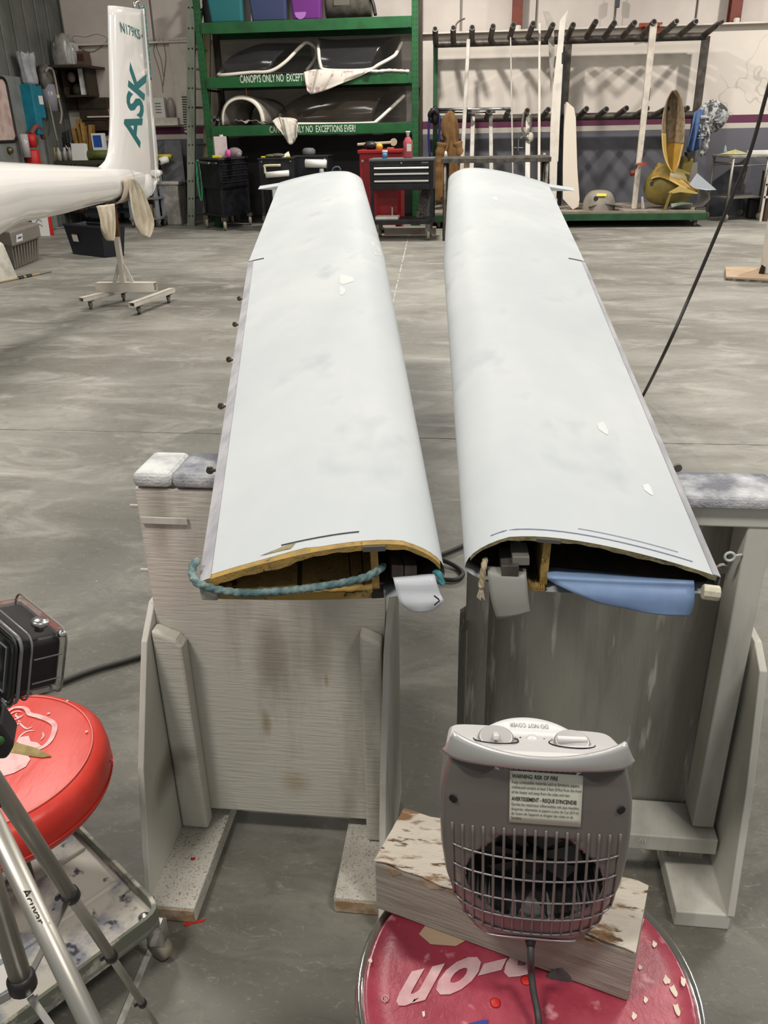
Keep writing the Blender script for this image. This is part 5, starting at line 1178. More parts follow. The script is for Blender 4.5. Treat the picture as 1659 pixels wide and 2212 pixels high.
q = MB(); c = lerp(ha_, hb_, .86)+n2*.075-V((0, 0, .27))
for k in range(1):
    q.tube([c+V((.03*math.cos(s_)*(1+.3*math.sin(s_*.5)), .01*math.sin(s_*.37)-.03, .3*math.sin(s_))) for s_ in [.35*i for i in range(90)]], .008, 5)
tag(q.build('looped_twine', mat('looped_twine', '3E8C62', .6), smooth=True), 'looped green cord hanging from the left tool cart handle', 'cord')
# pair of middle carts
for (x0, x1, yy, Yc, lb, k) in ((557, 634, 341, 13.15, 'black tool cart with paper rolls behind the left wing tip, left of two', 0), (632, 708, 336, 13.35, 'black tool cart with grey puck on top, right of two behind the left wing tip', 1)):
    a, b = W(x0, yy, Yc), W(x1, yy, Yc); w = b.x-a.x; c = (a.x+b.x)/2; zc2 = (a.z+b.z)/2
    t = thing('tool_cart', lb, 'tool cart', (c, Yc+.22, 0))
    MB().box((c, Yc+.22, zc2-.2), (w, .44, .36)).build('cabinet', M_blackm, t, bevel=.008); MB().box((c, Yc+.22, zc2-.012), (w+.02, .46, .024)).build('top_tray', M_black, t, bevel=.006)
    MB().box((c, Yc+.22, .25), (w, .44, .04)).build('bottom_shelf', M_blackm, t)
    for dx in (-1, 1):
        for y_ in (Yc+.03, Yc+.41):
            MB().box((c+dx*(w/2-.03), y_, .55), (.04, .04, .7)).build('corner_post', M_blackm, t); MB().lathe([(.07, -.02), (.075, 0), (.07, .02)], 16, (c+dx*(w/2-.04), y_, .077), V((1, .1, 0)).normalized()).build('castor_wheel', M_rubber, t, smooth=True)
            MB().box((c+dx*(w/2-.04), y_, .19), (.07, .09, .08)).build('castor_fork', M_steeld, t)
            if y_ < Yc+.1: MB().lathe([(.012, 0), (.012, .006)], 8, (c+dx*(w/2-.05), Yc, zc2-.05), V((0, -1, 0))).build('screw_head', M_steel, t)
    if k == 0:
        q = MB(); q.tube(smooth_path([W(606, 357, Yc-.05), W(573, 358, Yc-.05), W(572, 362, Yc-.05), W(573, 375, Yc-.05)], 5), .018, 8); q.build('holder_bracket', mat('cream_bracket', 'BDB59A', .5), t, smooth=True)
        tag(MB().tube([W(575, 378, Yc-.06), W(624, 374, Yc-.06)], .042, 16).build('paper_roll', M_paper, smooth=True), 'white paper roll on the front of the left middle cart', 'paper roll')
        for (x_, nm, col, sz) in ((585, 'olive_glove', '5E5B3C', (.1, .06, .025)), (600, 'grey_glove', '5B564C', (.12, .06, .03))):
            cc = W(x_, 337, Yc+.1); tag(MB().ell((cc.x, Yc+.12, zc2+sz[2]), sz, 12, 6).build(nm, mat(nm, col, .8), smooth=True), nm.replace('_', ' ')+' lying on the left middle cart', 'glove')
        cc = W(616, 334, Yc+.1); tag(MB().prism([V((cc.x-.08, Yc+.1, zc2+.004)), V((cc.x+.07, Yc+.08, zc2+.004)), V((cc.x+.04, Yc+.12, zc2+.08))], (0, .06, 0)).build('folded_paper', M_paper), 'folded white paper on the left middle cart', 'paper')
        for x_ in (568, 622): 
            cc = W(x_, 338, Yc+.05); tag(MB().box((cc.x, Yc+.06, zc2+.012), (.06, .05, .024)).build('tape_roll', bpy.data.materials['yellow_tape'], bevel=.008), 'yellow tape bit at the '+('left' if x_ < 600 else 'right')+' edge of the left middle cart', 'tape')
        cc = W(597, 425, Yc-.02); tag(MB().box((cc.x, Yc+.15, .27+.22), (.16, .22, .44)).build('white_sack', M_paper, bevel=.03), 'white sack on the bottom shelf of the left middle cart', 'sack')
    else:
        cc = W(667, 330, Yc+.15); tag(MB().lathe([(.09, 0), (.1, .03), (.1, .07), (.07, .1), (.03, .105)], 20, (cc.x, Yc+.16, zc2)).build('sander_puck', mat('grey_puck', '5F5F5E', .6), smooth=True), 'grey round sander pad on the right middle cart', 'sander')
        tag(MB().tube([W(660, 353, Yc-.07), W(705, 354, Yc-.07)], .06, 18).build('paper_roll', M_paper, smooth=True), 'thick white paper roll on the front of the right middle cart', 'paper roll')
        cc = W(697, 366, Yc-.03); tag(MB().lathe([(.035, 0), (.04, .05), (.03, .1)], 12, (cc.x, Yc-.12, zc2-.28)).build('glass_jar', mat('clear_jar_glass', '8B918F', .1, spec=.8), smooth=True), 'small glass jar in front of the right middle cart', 'jar')
        MB().box((cc.x-.1, Yc-.1, zc2-.3), (.5, .2, .02)).build('side_tray', M_steeld, t)
        MB().tube(smooth_path([W(716, 372, Yc), W(722, 362, Yc), W(732, 361, Yc), W(736, 368, Yc)], 5), .012, 8).build('cable_hook', mat('blue_grey_hook', '4B5C66', .5), t, smooth=True)
# red cabinet
Yr = 12.75; a, b = W(773, 325, Yr), W(868, 323, Yr); c = (a.x+b.x)/2; w = b.x-a.x; zr = (a.z+b.z)/2
t = thing('red_cabinet', 'red metal tool cabinet behind the black drawer cart', 'cabinet', (c, Yr+.25, 0))
MB().box((c, Yr+.27, (zr+.12)/2), (w-.03, .48, zr-.12)).build('body', M_red, t, bevel=.008); MB().box((c, Yr+.27, zr-.02), (w+.02, .54, .05)).build('top', M_red, t, bevel=.012)
MB().box((c-.02, Yr+.027, zr*.55), (w-.16, .01, zr*.7)).build('door', mat('dark_red_paint', '6E141A', .4), t, bevel=.004)
for s_ in (-1, 1): MB().box((c+s_*(w/2-.07), Yr+.27, .06), (.08, .4, .12)).build('foot', M_red, t)
MB().lathe([(.018, 0), (.018, .006)], 10, (a.x+.06, Yr+.022, zr-.14), V((0, -1, 0))).build('lock', M_steel, t)
q = MB(); cc = W(817, 310, Yr+.15)
q.prism([W(771, 311, Yr+.12), W(790, 307, Yr+.12), W(790, 311, Yr+.12), W(772, 314, Yr+.12)], (0, .05, 0)); q.bar(W(786, 309.5, Yr+.14), W(846, 307, Yr+.14), .04, .03)
t2 = thing('spanner', 'big cream handled spanner propped across the red cabinet', 'tool', (cc.x, Yr+.15, zr))
MB().bar(W(772, 312, Yr+.14), W(846, 307.5, Yr+.14), .05, .035).build('shaft', mat('cream_tool', 'B3A88C', .5), t2, bevel=.008); MB().lathe([(.05, 0), (.05, .04)], 14, W(850, 307, Yr+.12), V((0, 1, 0))).build('head', bpy.data.materials['cream_tool'], t2)
cc = W(800, 316, Yr+.1); tag(MB().ell((cc.x, Yr+.17, zr+.06), (.12, .1, .06), 14, 8).build('knit_hat', M_black, smooth=True), 'black knit hat on the red cabinet under the spanner', 'hat')
cc = W(819, 316, Yr+.1); tag(MB().lathe([(.05, 0), (.05, .05), (.03, .08)], 14, (cc.x, Yr+.12, zr+.004)).build('yellow_spool', mat('yellow_spool', 'C29A3A', .5), smooth=True), 'yellow spool beside the black hat on the red cabinet', 'spool')
cc = W(843, 318, Yr+.1); tag(MB().box((cc.x, Yr+.15, zr+.016), (.1, .08, .025)).build('orange_tag', mat('orange_plastic', 'B45A34', .5), bevel=.006), 'small orange tag on the red cabinet', 'tag')
# black drawer cart
Yc = 11.95; a, b = W(798, 345, Yc), W(936, 341, Yc); c = (a.x+b.x)/2; w = b.x-a.x; zc = (a.z+b.z)/2
zd = W(866, 412, Yc).z; zs_ = W(866, 480, Yc).z
t = thing('drawer_cart', 'black drawer cart with three bright pulls between the wing tips', 'tool cart', (c, Yc+.25, 0))
MB().box((c, Yc+.26, (zc+zd)/2-.01), (w, .5, zc-zd-.03)).build('cabinet', M_blackm, t, bevel=.008); MB().box((c, Yc+.26, zc-.012), (w+.02, .52, .03)).build('top_tray', mat('grey_top_mat', '5B5B5D', .6), t, bevel=.006)
MB().box((c, Yc+.26, zs_), (w, .5, .06)).build('bottom_shelf', M_blackm, t, bevel=.006)
for dx in (-1, 1):
    for y_ in (Yc+.03, Yc+.49): MB().box((c+dx*(w/2-.025), y_, (zs_+zd)/2), (.045, .04, zd-zs_)).build('corner_post', M_blackm, t)
    for y_ in (Yc+.06, Yc+.46):
        MB().lathe([(.06, -.02), (.066, -.01), (.066, .01), (.06, .02)], 18, (c+dx*(w/2-.07), y_, .066), V((1, .15, 0)).normalized()).build('castor_wheel', bpy.data.materials['cream_castor'], t, smooth=True)
        MB().box((c+dx*(w/2-.07), y_, (.1+zs_)/2), (.07, .08, zs_-.1)).build('castor_fork', M_steeld, t)
for k, (y0, y1) in enumerate(((355, 367), (368, 380), (382, 396), (397, 410))):
    z0, z1 = W(866, y1, Yc).z, W(866, y0, Yc).z; d_ = MB().box((c, Yc+.005, (z0+z1)/2), (w-.09, .02, z1-z0-.008)).build('drawer', M_blackm, t, bevel=.004)
    if k < 3: 
        zz = W(866, (363, 375.5, 391)[k], Yc).z; MB().box((c, Yc-.018, zz), (w-.12, .02, .018), Euler((R_(35), 0, 0)).to_matrix()).build('drawer_pull', mat('glint_white_pull', 'F4F4F0', .25, .3) if k == 0 else bpy.data.materials['glint_white_pull'], d_, bevel=.004)  # near-white colour paints the metal glint into the pulls
zz = W(866, 352, Yc).z; MB().lathe([(.012, 0), (.012, .006)], 10, (c, Yc+.006, zz), V((0, -1, 0))).build('lock', M_steel, t); MB().box((c+w*.37, Yc+.008, zz), (.09, .006, .014)).build('name_plate', M_grey, t)
cc = W(833, 338, Yc+.2); t2 = thing('pill_pot', 'small white and blue pot on the black drawer cart', 'pot', (cc.x, Yc+.12, zc+.003)); 
MB().lathe([(.035, 0), (.035, .075)], 14, (cc.x, Yc+.12, zc+.003)).build('pot', mat('blue_label', '3F86B4', .5), t2, smooth=True); MB().lathe([(.037, .075), (.037, .1)], 14, (cc.x, Yc+.12, zc+.003)).build('lid', M_paper, t2, smooth=True)
cc = W(882, 325, Yc+.2); t2 = thing('hand_cleaner', 'pink pump bottle with pale label on the black drawer cart', 'bottle', (cc.x, Yc+.15, zc+.003)); p = V((cc.x, Yc+.15, zc+.003))
MB().lathe([(.058, 0), (.062, .01), (.062, .2), (.035, .25), (.022, .265)], 18, p).build('bottle', mat('pink_soap', 'A84A56', .3), t2, smooth=True); MB().lathe([(.02, .265), (.02, .31), (.03, .315), (.03, .33)], 12, p).build('pump', M_paper, t2, smooth=True); MB().box(p+V((.02, -.062, .13)), (.06, .006, .09)).build('label', M_paper, t2)
zz = zs_+.03
tag(MB().box((c-w*.25, Yc+.15, zz+.02), (.32, .24, .04)).build('parts_tray', M_offwhite, bevel=.008), 'pale shallow tray on the bottom shelf of the black drawer cart', 'tray')
tag(MB().lathe([(.015, 0), (.015, .1), (.02, .11)], 8, (c-w*.18, Yc+.2, zz+.04)).build('chrome_tool', M_steel), 'small chrome tool standing in the pale tray', 'tool')
q = MB(); q.box((c-.02, Yc+.4, zz+.0)+V((0, 0, .02)) if False else (c-.3, Yc+.42, zz+.2), (.4, .12, .4)); tag(q.build('red_crate', M_red, bevel=.01), 'red crate on the bottom shelf of the black drawer cart', 'crate')
q = MB(); p = V((c+w*.3, Yc+.3, zz)); q.prism([p+V((-.09, 0, 0)), p+V((.05, 0, 0)), p+V((.12, .06, .4)), p+V((0, .06, .4))], (0, .04, 0)); tag(q.build('tread_plate', mat('tread_plate', '57504B', .5, .5, col2='2E2A28', vs=40, lo=.45, hi=.55)), 'patterned metal plate leaning on the bottom shelf of the drawer cart', 'plate')
cc = G(885, 508); tag(MB().box((cc.x, Yc+.75, .05), (.75, .16, .1)).build('timber_plank', mat('grey_plank', '8A8176', .8, col2='746B60', vs=8, stretch=(.3, 3, 1)), bevel=.004), 'grey plank on the floor behind the black drawer cart', 'plank')
# ---------------------------------------------------------------- pipe rack on the green dolly (right)
YP = 14.66
dL, dR = W(930, 470, 13.39).x, G(1512, 486).x
DT = .235; DY0, DY1 = 13.39, 14.86
t = pr_rack = thing('pipe_rack', 'pipe storage rack with two rows of pegs on a green wheeled dolly', 'rack', ((dL+dR)/2, 14.0, 0))
MB().box(((dL+dR)/2, (DY0+DY1)/2, DT-.02), (dR-dL, DY1-DY0, .03)).build('deck', mat('dusty_plywood_deck', '7F7568', .8, col2='948A7D', vs=5), t)
for (x0, x1, y_) in ((dL, dR, DY0), (dL, dR, DY1)): MB().box(((x0+x1)/2, y_, DT-.085), (x1-x0, .07, .1)).build('side_rail', M_dgreen, t, bevel=.006)
for x_ in (dL, dR): MB().box((x_, (DY0+DY1)/2, DT-.085), (.07, DY1-DY0, .1)).build('end_rail', M_dgreen, t, bevel=.006)
for x_ in (dL+.12, (dL+dR)/2+.0, dR-.12):
    for y_ in (DY0+.08, DY1-.1):
        MB().lathe([(.045, -.02), (.05, -.012), (.05, .012), (.045, .02)], 16, (x_, y_, .05), V((1, .2, 0)).normalized()).build('castor_wheel', M_rubber, t, smooth=True); MB().box((x_, y_, .1), (.07, .07, .05)).build('castor_fork', M_steeld, t)
def pipe(nm, a, b, r_, mm, par=None, bore=True):
    o = MB().tube([a, b], r_, 14).build(nm, mm, par or t, smooth=False)
    if bore:
        d = (b-a).normalized(); MB().tube([b, b+d*.002], r_*.72, 12).build('bore', M_pipeend, o)
    return o
zU0, zU1 = W(940, 95, YP), W(1525, 78, YP); zL0, zL1 = W(925, 258, YP), W(1497, 248, YP)
pipe('top_pipe', zU0, V((zU1.x, YP, zU1.z)), .055, M_pipe, bore=False); pipe('lower_pipe', zL0, zL1, .055, M_pipe, bore=False)
for (xt, yt, mm, w) in ((941, 95, M_dgreen, .07), (1228, 87, M_pipe, .11), (1526, 78, M_pipe, .11)):
    p = W(xt, yt, YP); MB().box((p.x, YP+.02, (p.z+DT)/2), (w, .08, p.z-DT)).build('post', mm, t)
UP = [(941, 94, 940, 62), (979, 89, 979, 60), (1019, 89, 1020, 59), (1059, 87, 1065, 57), (1101, 82, 1109, 54), (1140, 82, 1152, 51), (1180, 85, 1194, 54), (1225, 83, 1238, 54), (1266, 81, 1287, 47), (1305, 81, 1327, 50), (1344, 80, 1371, 49), (1386, 79, 1413, 47), (1426, 78, 1462, 46), (1469, 75, 1504, 46), (1522, 75, 1550, 53)]
LO = [(937, 255, 936, 240), (975, 255, 977, 240), (1010, 255, 1014, 239), (1051, 255, 1056, 240), (1092, 254, 1098, 239), (1133, 257, 1139, 239), (1170, 254, 1184, 237), (1215, 254, 1226, 236), (1250, 253, 1267, 235), (1289, 253, 1310, 236), (1330, 251, 1353, 234), (1371, 250, 1398, 234), (1410, 250, 1442, 234), (1456, 248, 1485, 234)]
for (x0, y0, x1, y1) in UP: pipe('peg', W(x0, y0, YP-.02), W(x1, y1, YP-.5), .042, M_pipe)
for (x0, y0, x1, y1) in LO: pipe('peg', W(x0, y0, YP-.02), W(x1, y1, YP-.5), .042, M_pipe)
pipe('peg_extension', W(1547, 54, YP-.46), W(1561, 47, YP-.7), .025, M_pipe)
# leaning pieces
def lean(nm, lb, poly, Ytop, Ybot, mm, th, cat, ytop, ybot, grp=None, **k):
    pts = [W(x_, y_, Ytop+(Ybot-Ytop)*(y_-ytop)/(ybot-ytop)) for x_, y_ in poly]
    zmin = min(p.z for p in pts); pts = [p+V((0, 0, max(0, DT-p.z-.005+.0))) for p in pts]
    q = MB(); q.prism(pts, (0, th, 0)); return tag(q.build(nm, mm, **k), lb, cat, grp)
def floorpx(x_, Y): # pixel row where the dolly deck is met at depth Y
    p = V((W(x_, 455, Y).x, Y, DT-.004)); v = p-CP; return 1106-FPX*v.dot(_U)/v.dot(_F)
def spar(lb, xt, yt, xb, w0, w1, Yt, Yb, mm=M_offwhite, dep=.05, nm='leaning_spar', k=0):
    yb_ = floorpx(xb, Yb); return lean(nm, lb, [(xt-w0/2, yt), (xt+w0/2, yt), (xb+w1/2, yb_), (xb-w1/2, yb_)], Yt, Yb, mm, dep, 'spar', yt, yb_, 'spars leaning on the pipe rack', bevel=.008)
M_sp2 = mat('grey_primer_spar', 'ACA69C', .5, col2='98928A', vs=6)
spar('grey-white spar leaning between pegs, nearest the brown coat', 1012, 84, 993, 8, 9, 14.38, 13.62, M_sp2)
spar('pale spar behind the steel table, second from the brown coat', 1022, 240, 1016, 9, 10, 14.38, 13.62, M_sp2)
spar('pale spar behind the steel table, third from the brown coat', 1060, 240, 1062, 8, 9, 14.38, 13.62, M_sp2)
spar('thin rod leaning on the pipe rack behind the steel table', 1103, 80, 1109, 3.2, 3.5, 14.38, 13.62, M_sp2, .02, 'leaning_rod')
spar('white spar with hanging straps behind the right end of the steel table', 1141, 244, 1139, 10, 11, 14.38, 13.62, M_offwhite)
spar('narrow white spar just left of the tall white panel', 1166, 50, 1164, 5, 6, 14.38, 13.6, M_offwhite, .03)
spar('short pale spar seen under the right end of the steel table', 1176, 330, 1174, 6, 7, 14.3, 13.65, M_sp2, .03)
spar('dark narrow edge strip standing beside the tall white panel', 1217, 100, 1207, 7, 10, 14.55, 14.4, M_blackm, .04, 'dark_strip')
o = lean('control_surface', 'tall white control surface panel leaning on the pipe rack with notched edge', [(1228, 20), (1221, 52), (1216, 113), (1214, 114), (1213, 138), (1216, 139), (1209, 271), (1206, 348), (1204, 350), (1202, 428), (1204, 430), (1203, 462), (1188, 462), (1187, 384), (1189, 271), (1194, 194), (1204, 104), (1209, 45)], 14.2, 13.7, M_offwhite, .035, 'panel', 20, 462, 'panels leaning on the pipe rack', bevel=.004)
lean('rudder_panel', 'short wide white panel with pointed ends leaning right of the tall one', [(1224, 219), (1240, 233), (1244, 255), (1247, 362), (1252, 430), (1250, 446), (1237, 458), (1216, 430), (1216, 362), (1219, 226)], 14.1, 13.68, mat('cream_panel', 'C8BDAE', .5), .05, 'panel', 219, 458, 'panels leaning on the pipe rack', bevel=.004)
lean('slim_panel_and_shadow', 'slim white panel plus its wall shadow, behind the tall notched one', [(1173, 24), (1185, 24), (1196, 42), (1198, 120), (1190, 200), (1183, 60)], 14.55, 14.5, M_sp2, .02, 'panel', 24, 200, 'panels leaning on the pipe rack')  # outline joins a white panel with the shadow beside it on the wall
o = spar('long white spar with a dark slot and red clamp leaning at right', 1413, 50, 1370, 15, 11, 14.2, 13.7, mat('dusty_white_spar', 'C2BAAD', .55, col2='ADA497', vs=7), .06)
MBo = WL[o.name]
q = MB(); q.prism([W(1401, 192, 14.05), W(1405.5, 190, 14.05), W(1403, 217, 14.05), W(1398.5, 218, 14.05)], (0, .004, 0)); s_ = q.build('slot', M_ink, o)
t3 = thing('bar_clamp', 'red bar clamp gripping the long white spar', 'clamp', W(1378, 355, 13.76).to_tuple())
M_or = mat('orange_red_clamp', 'A9472E', .5)
MB().bar(W(1375, 356, 13.78), W(1397, 353.5, 13.78), .03, .04).build('jaw', M_or, t3); MB().bar(W(1376, 357, 13.76), W(1366, 372, 13.74), .03, .03).build('bar', M_steeld, t3)
MB().lathe([(.035, -.03), (.045, 0), (.035, .03)], 12, W(1366, 374, 13.72), V((1, 0, .2)).normalized()).build('handle', mat('dark_red_handle', '6E2A22', .5), t3, smooth=True)
p = W(1410, 62, 14.5); t3 = thing('orange_bracket', 'rusty orange bracket on the wall behind the upper pegs', 'bracket', (p.x, 14.9, p.z))
MB().prism([W(1388, 58, 14.86), W(1432, 47, 14.86), W(1428, 76, 14.86), W(1386, 84, 14.86)], (0, .06, 0)).build('plate', mat('rusty_orange', '96462C', .6, col2='7C3A26', vs=8), t3, bevel=.01); MB().box((p.x, 14.83, p.z+.08), (.3, .08, .05)).build('lip', bpy.data.materials['rusty_orange'], t3)
for (x_, z_) in ((p.x, p.z),): pass
# tubes resting on the lower pegs
for (y0, y1, xa, xb, Y, lb) in ((237, 235, 930, 1103, 14.18, 'upper of two long aluminium tubes lying on the lower pegs'), (242, 241, 927, 1070, 14.32, 'lower of two long aluminium tubes lying on the lower pegs')):
    tag(MB().tube([W(xa, y0, Y), W(xb, y1, Y)], .022, 10).build('aluminium_tube', M_steel, smooth=True), lb, 'tube')
# blue straps and brown coat
for (pts, lb) in (([(930, 246), (927, 262), (926, 300), (929, 338)], 'blue strap hanging at the left end of the tubes, outer one'), ([(944, 244), (950, 256), (949, 300), (951, 336)], 'blue strap hanging at the left end of the tubes, beside the coat')):
    tag(MB().tube(smooth_path([W(x_, y_, 14.12) for x_, y_ in pts], 6), .018, 7).build('blue_strap', mat('blue_webbing', '24265A', .8) if 'blue_webbing' not in bpy.data.materials else bpy.data.materials['blue_webbing'], smooth=True), lb, 'strap')
q = MB(); q.tube(smooth_path([W(928, 252, 14.10), W(930, 244, 14.08), W(938, 238, 14.08), W(944, 246, 14.10)], 5), .035, 9); q.ell(W(940, 250, 14.14), (.06, .06, .14), 10, 8)
tag(q.build('black_harness', M_black, smooth=True), 'black harness looped over the left end of the tubes', 'harness')
M_coat = mat('brown_canvas', '7A5A34', .95, col2='5C4226', vs=5, lo=.4, hi=.65, bump=.4, bs=50)
t3 = thing('canvas_coat', 'brown canvas coat with hood hanging on the pipe rack', 'coat', W(965, 440, 14.02).to_tuple())
rowsL = [(971, 240), (960, 250), (952, 268), (954, 290), (960, 306), (950, 330), (942, 352), (940, 400), (937, 438)]
rowsR = [(976, 240), (984, 252), (989, 268), (990, 288), (990, 306), (996, 330), (1001, 352), (1006, 374), (1004, 400)]
A = smooth_path([W(x_, y_, 14.04) for x_, y_ in rowsL], 5); B = smooth_path([W(x_, y_, 14.04) for x_, y_ in rowsR], 5)
def coat(u, v):
    i = round(u*(len(A)-1)); a, b = A[i], B[i]; c = (a+b)/2; r_ = (b-a).length/2; th_ = 2*math.pi*v
    return c+(b-a)*.5*math.cos(th_)+V((0, (.1+.05*u)*math.sin(th_)*(1+.3*math.sin(5*th_)*min(1, u*2)), .0))+V((.02*math.sin(6*th_+4*u)*u, 0, 0))
q = MB(); q.grid(coat, len(A), 40, cv=True); q.build('body', M_coat, t3, smooth=True, solid=.01)
for (pts, rr) in (([(955, 308), (950, 340), (946, 380), (945, 436)], .075), ([(988, 306), (996, 340), (1001, 372), (1002, 396)], .07)):
    P = smooth_path([W(x_, y_, 13.94) for x_, y_ in pts], 6); MB().tube(P, [rr*(1+.12*math.sin(1.9*i)) for i in range(len(P))], 14).build('sleeve', M_coat, t3, smooth=True)
P = smooth_path([W(996, 345, 13.92), W(992, 360, 13.92), W(996, 372, 13.92), W(1003, 384, 13.92)], 5); MB().tube(P, .012, 6).build('white_drawcord', M_wcloth, t3, smooth=True)
# straps hanging on the white spar
t3 = thing('hanging_knot', 'grey strap bundle with white pad tied to the white spar', 'strap', W(1138, 295, 14.12).to_tuple())
for pts in ([(1131, 244), (1128, 275), (1133, 290)], [(1146, 246), (1147, 270), (1144, 285)], [(1124, 300), (1134, 292), (1142, 288), (1146, 298)], [(1126, 285), (1134, 295), (1142, 302)]):
    MB().tube(smooth_path([W(x_, y_, 14.12) for x_, y_ in pts], 6), .018, 7).build('strap', mat('grey_webbing', '6A6660', .8) if 'grey_webbing' not in bpy.data.materials else bpy.data.materials['grey_webbing'], t3, smooth=True)
MB().ell(W(1147, 296, 14.08), (.045, .035, .065), 12, 8).build('white_pad', M_wcloth, t3, smooth=True)
t3 = thing('hanging_drill_bit', 'small chrome hanger hanging left of the white spar', 'hanger', W(1120, 318, 14.12).to_tuple())
MB().tube([W(1120, 300, 14.12), W(1119, 326, 14.12)], .012, 8).build('stem', M_steel, t3); MB().tube([W(1111, 319, 14.12), W(1130, 319, 14.12)], .007, 6).build('cross_bar', M_steel, t3)
# grey dome cowling
p = V((W(1293, 452, 13.7).x, 13.72, DT-.005)); zt = W(1290, 411, 13.7).z-p.z
t3 = thing('dome_cowling', 'grey dome shaped cowling with yellow tape on the green dolly', 'cowling', p.to_tuple())
hw = (W(1328, 440, 13.7).x-W(1257, 440, 13.7).x)/2
M_cowl = mat('grey_primer_cowl', '8E867B', .55, col2='7D766C', vs=5)
def cowl(u, v, k=1): 
    a = math.pi*u; s_ = math.sin(math.pi/2*v); return p+V((-hw*k*math.copysign(abs(math.cos(a))**.75, math.cos(a)), .28-.5*v, zt*k*math.sin(a)**.6*(1-.0*v)))
def cowl2(u, v):
    a = 2*math.pi*u; ph = math.pi/2*v; c = math.cos(ph)**.55; return p+V((hw*math.cos(a)*c, .3*math.sin(a)*c, zt*math.sin(ph)))
q = MB(); q.grid(cowl2, 36, 14, cu=True); q.build('shell', M_cowl, t3, smooth=True)
def onc(x_, y_, off=.012): 
    d = ray(x_, y_)
    for k in range(400):
        s_ = 13.2+k*.003; P = CP+d*(s_/d.y); L_ = P-p
        if L_.z > 0 and L_.z < zt*.995:
            c = math.cos(math.asin(min(1, L_.z/zt)))**.55
            if (L_.x/(hw*c+1e-6))**2+(L_.y/(.3*c+1e-6))**2 <= 1: return P-d.normalized()*off
    return CP+d*(13.42/d.y)
for (x_, y_, r_) in ((1287, 429, .034), (1262, 421, .012)):
    c = onc(x_, y_); MB().lathe([(r_, 0), (r_, .006)], 16, c, (CP-c).normalized()).build('round_hole', M_ink, t3)
q = MB(); q.grid(lambda u, v: onc(1289+21*u, 418+6*v, .03), 9, 3); q.build('yellow_tape', mat('bright_yellow_tape', 'CBBE3E', .6), t3, solid=.003)
q = MB(); q.grid(lambda u, v: V((W(1271+72*u, 452, 13.5).x, 13.44+.2*v, DT+.02+.07*math.sin(math.pi*(.15+.75*u))*(1-.5*v))), 14, 5); tag(q.build('curved_tray', mat('dark_grey_shell', '4F4943', .6), smooth=True, solid=.012), 'dark curved shell lying in front of the grey dome cowling', 'shell')
# yellow fibreglass shells
M_gf = mat('amber_fibreglass', 'A8873F', .4, col2='8B6D2C', vs=4, lo=.4, hi=.65, spec=.5)
M_gf2 = mat('olive_fibreglass', '7F7036', .45, col2='6A5D2C', vs=4, lo=.4, hi=.65)
M_gfb = mat('brown_glass_laminate', '8C7A62', .7, col2='6E5F4B', vs=14, lo=.42, hi=.6)
# tall trough shaped shell
t3 = thing('trough_shell', 'tall narrow trough shaped brown and amber fibreglass shell hung on the lower pegs', 'shell', W(1455, 372, 13.6).to_tuple())
L = [(1452, 196), (1441, 215), (1434, 240), (1430, 270), (1430, 300), (1433, 330), (1441, 355), (1452, 372)]
Rr = [(1462, 194), (1472, 210), (1477, 235), (1479, 270), (1477, 305), (1471, 335), (1465, 358), (1456, 374)]
yt_ = lambda y_: 14.0-.55*(y_-194)/180
A = smooth_path([W(x_, y_, yt_(y_)) for x_, y_ in L], 5); B = smooth_path([W(x_, y_, yt_(y_)) for x_, y_ in Rr], 5)
def trough(u, v):
    i = round(u*(len(A)-1)); return lerp(A[i], B[i], v)+V((0, .34*math.sin(math.pi*v)*math.sin(math.pi*min(1, .08+u*.9))**.5, 0))
n2_ = int(len(A)*.62)
q = MB(); q.grid(lambda u, v: trough(u*.6, v), 20, 16); q.build('upper_skin', M_gfb, t3, smooth=True, solid=.012)
q = MB(); q.grid(lambda u, v: trough(.6+u*.4, v), 14, 16); q.build('lower_skin', M_gf, t3, smooth=True, solid=.012)
q = MB(); q.grid(lambda u, v: trough(.5+u*.5, v*.38)+V((.0, -.012, 0)), 14, 8); q.build('inner_flange', mat('pale_amber_laminate', 'B49A5A', .5), t3, smooth=True, solid=.01)
# bulbous nose shell
p = W(1450, 452, 13.58); p.z = DT-.004
t3 = thing('nose_shell', 'large bulbous amber fibreglass shell with holes lying on the green dolly', 'shell', p.to_tuple())
cx0, cx1 = W(1397, 415, 13.55).x, W(1512, 418, 13.55).x; zt = W(1440, 362, 13.55).z
def nose(u, v):
    # u along the length from blunt left to pointed right, v around
    x_ = cx0+(cx1-cx0)*u; r_ = (math.sin(math.pi*min(1, .02+u*.62)))**.55 if u < .8 else (math.sin(math.pi*(.02+.8*.62)))**.55*(1-(u-.8)/.2*.82)
    r_ = max(.02, math.sqrt(max(0, 1-((u-.36)/(.36 if u < .36 else .66))**2)))
    rz, ry = .285*r_, .26*r_; a = 2*math.pi*v
    zc_ = DT+.275+.05*u; return V((x_, 13.82+ry*math.cos(a), zc_+rz*math.sin(a)+.03*math.sin(2*math.pi*u)))
FA = smooth_path([W(1417, 362, 13.75), W(1425, 351, 13.78), W(1446, 362, 13.72), W(1478, 386, 13.6), W(1509, 412, 13.48)], 6); FB = smooth_path([W(1405, 388, 13.6), W(1424, 383, 13.56), W(1446, 390, 13.5), W(1476, 406, 13.46), W(1507, 418, 13.45)], 6)
q = MB(); q.grid(lambda u, v: nose(u, .08+.62*v), 30, 26); q.build('lower_bowl', M_gf2, t3, smooth=True, solid=.012)
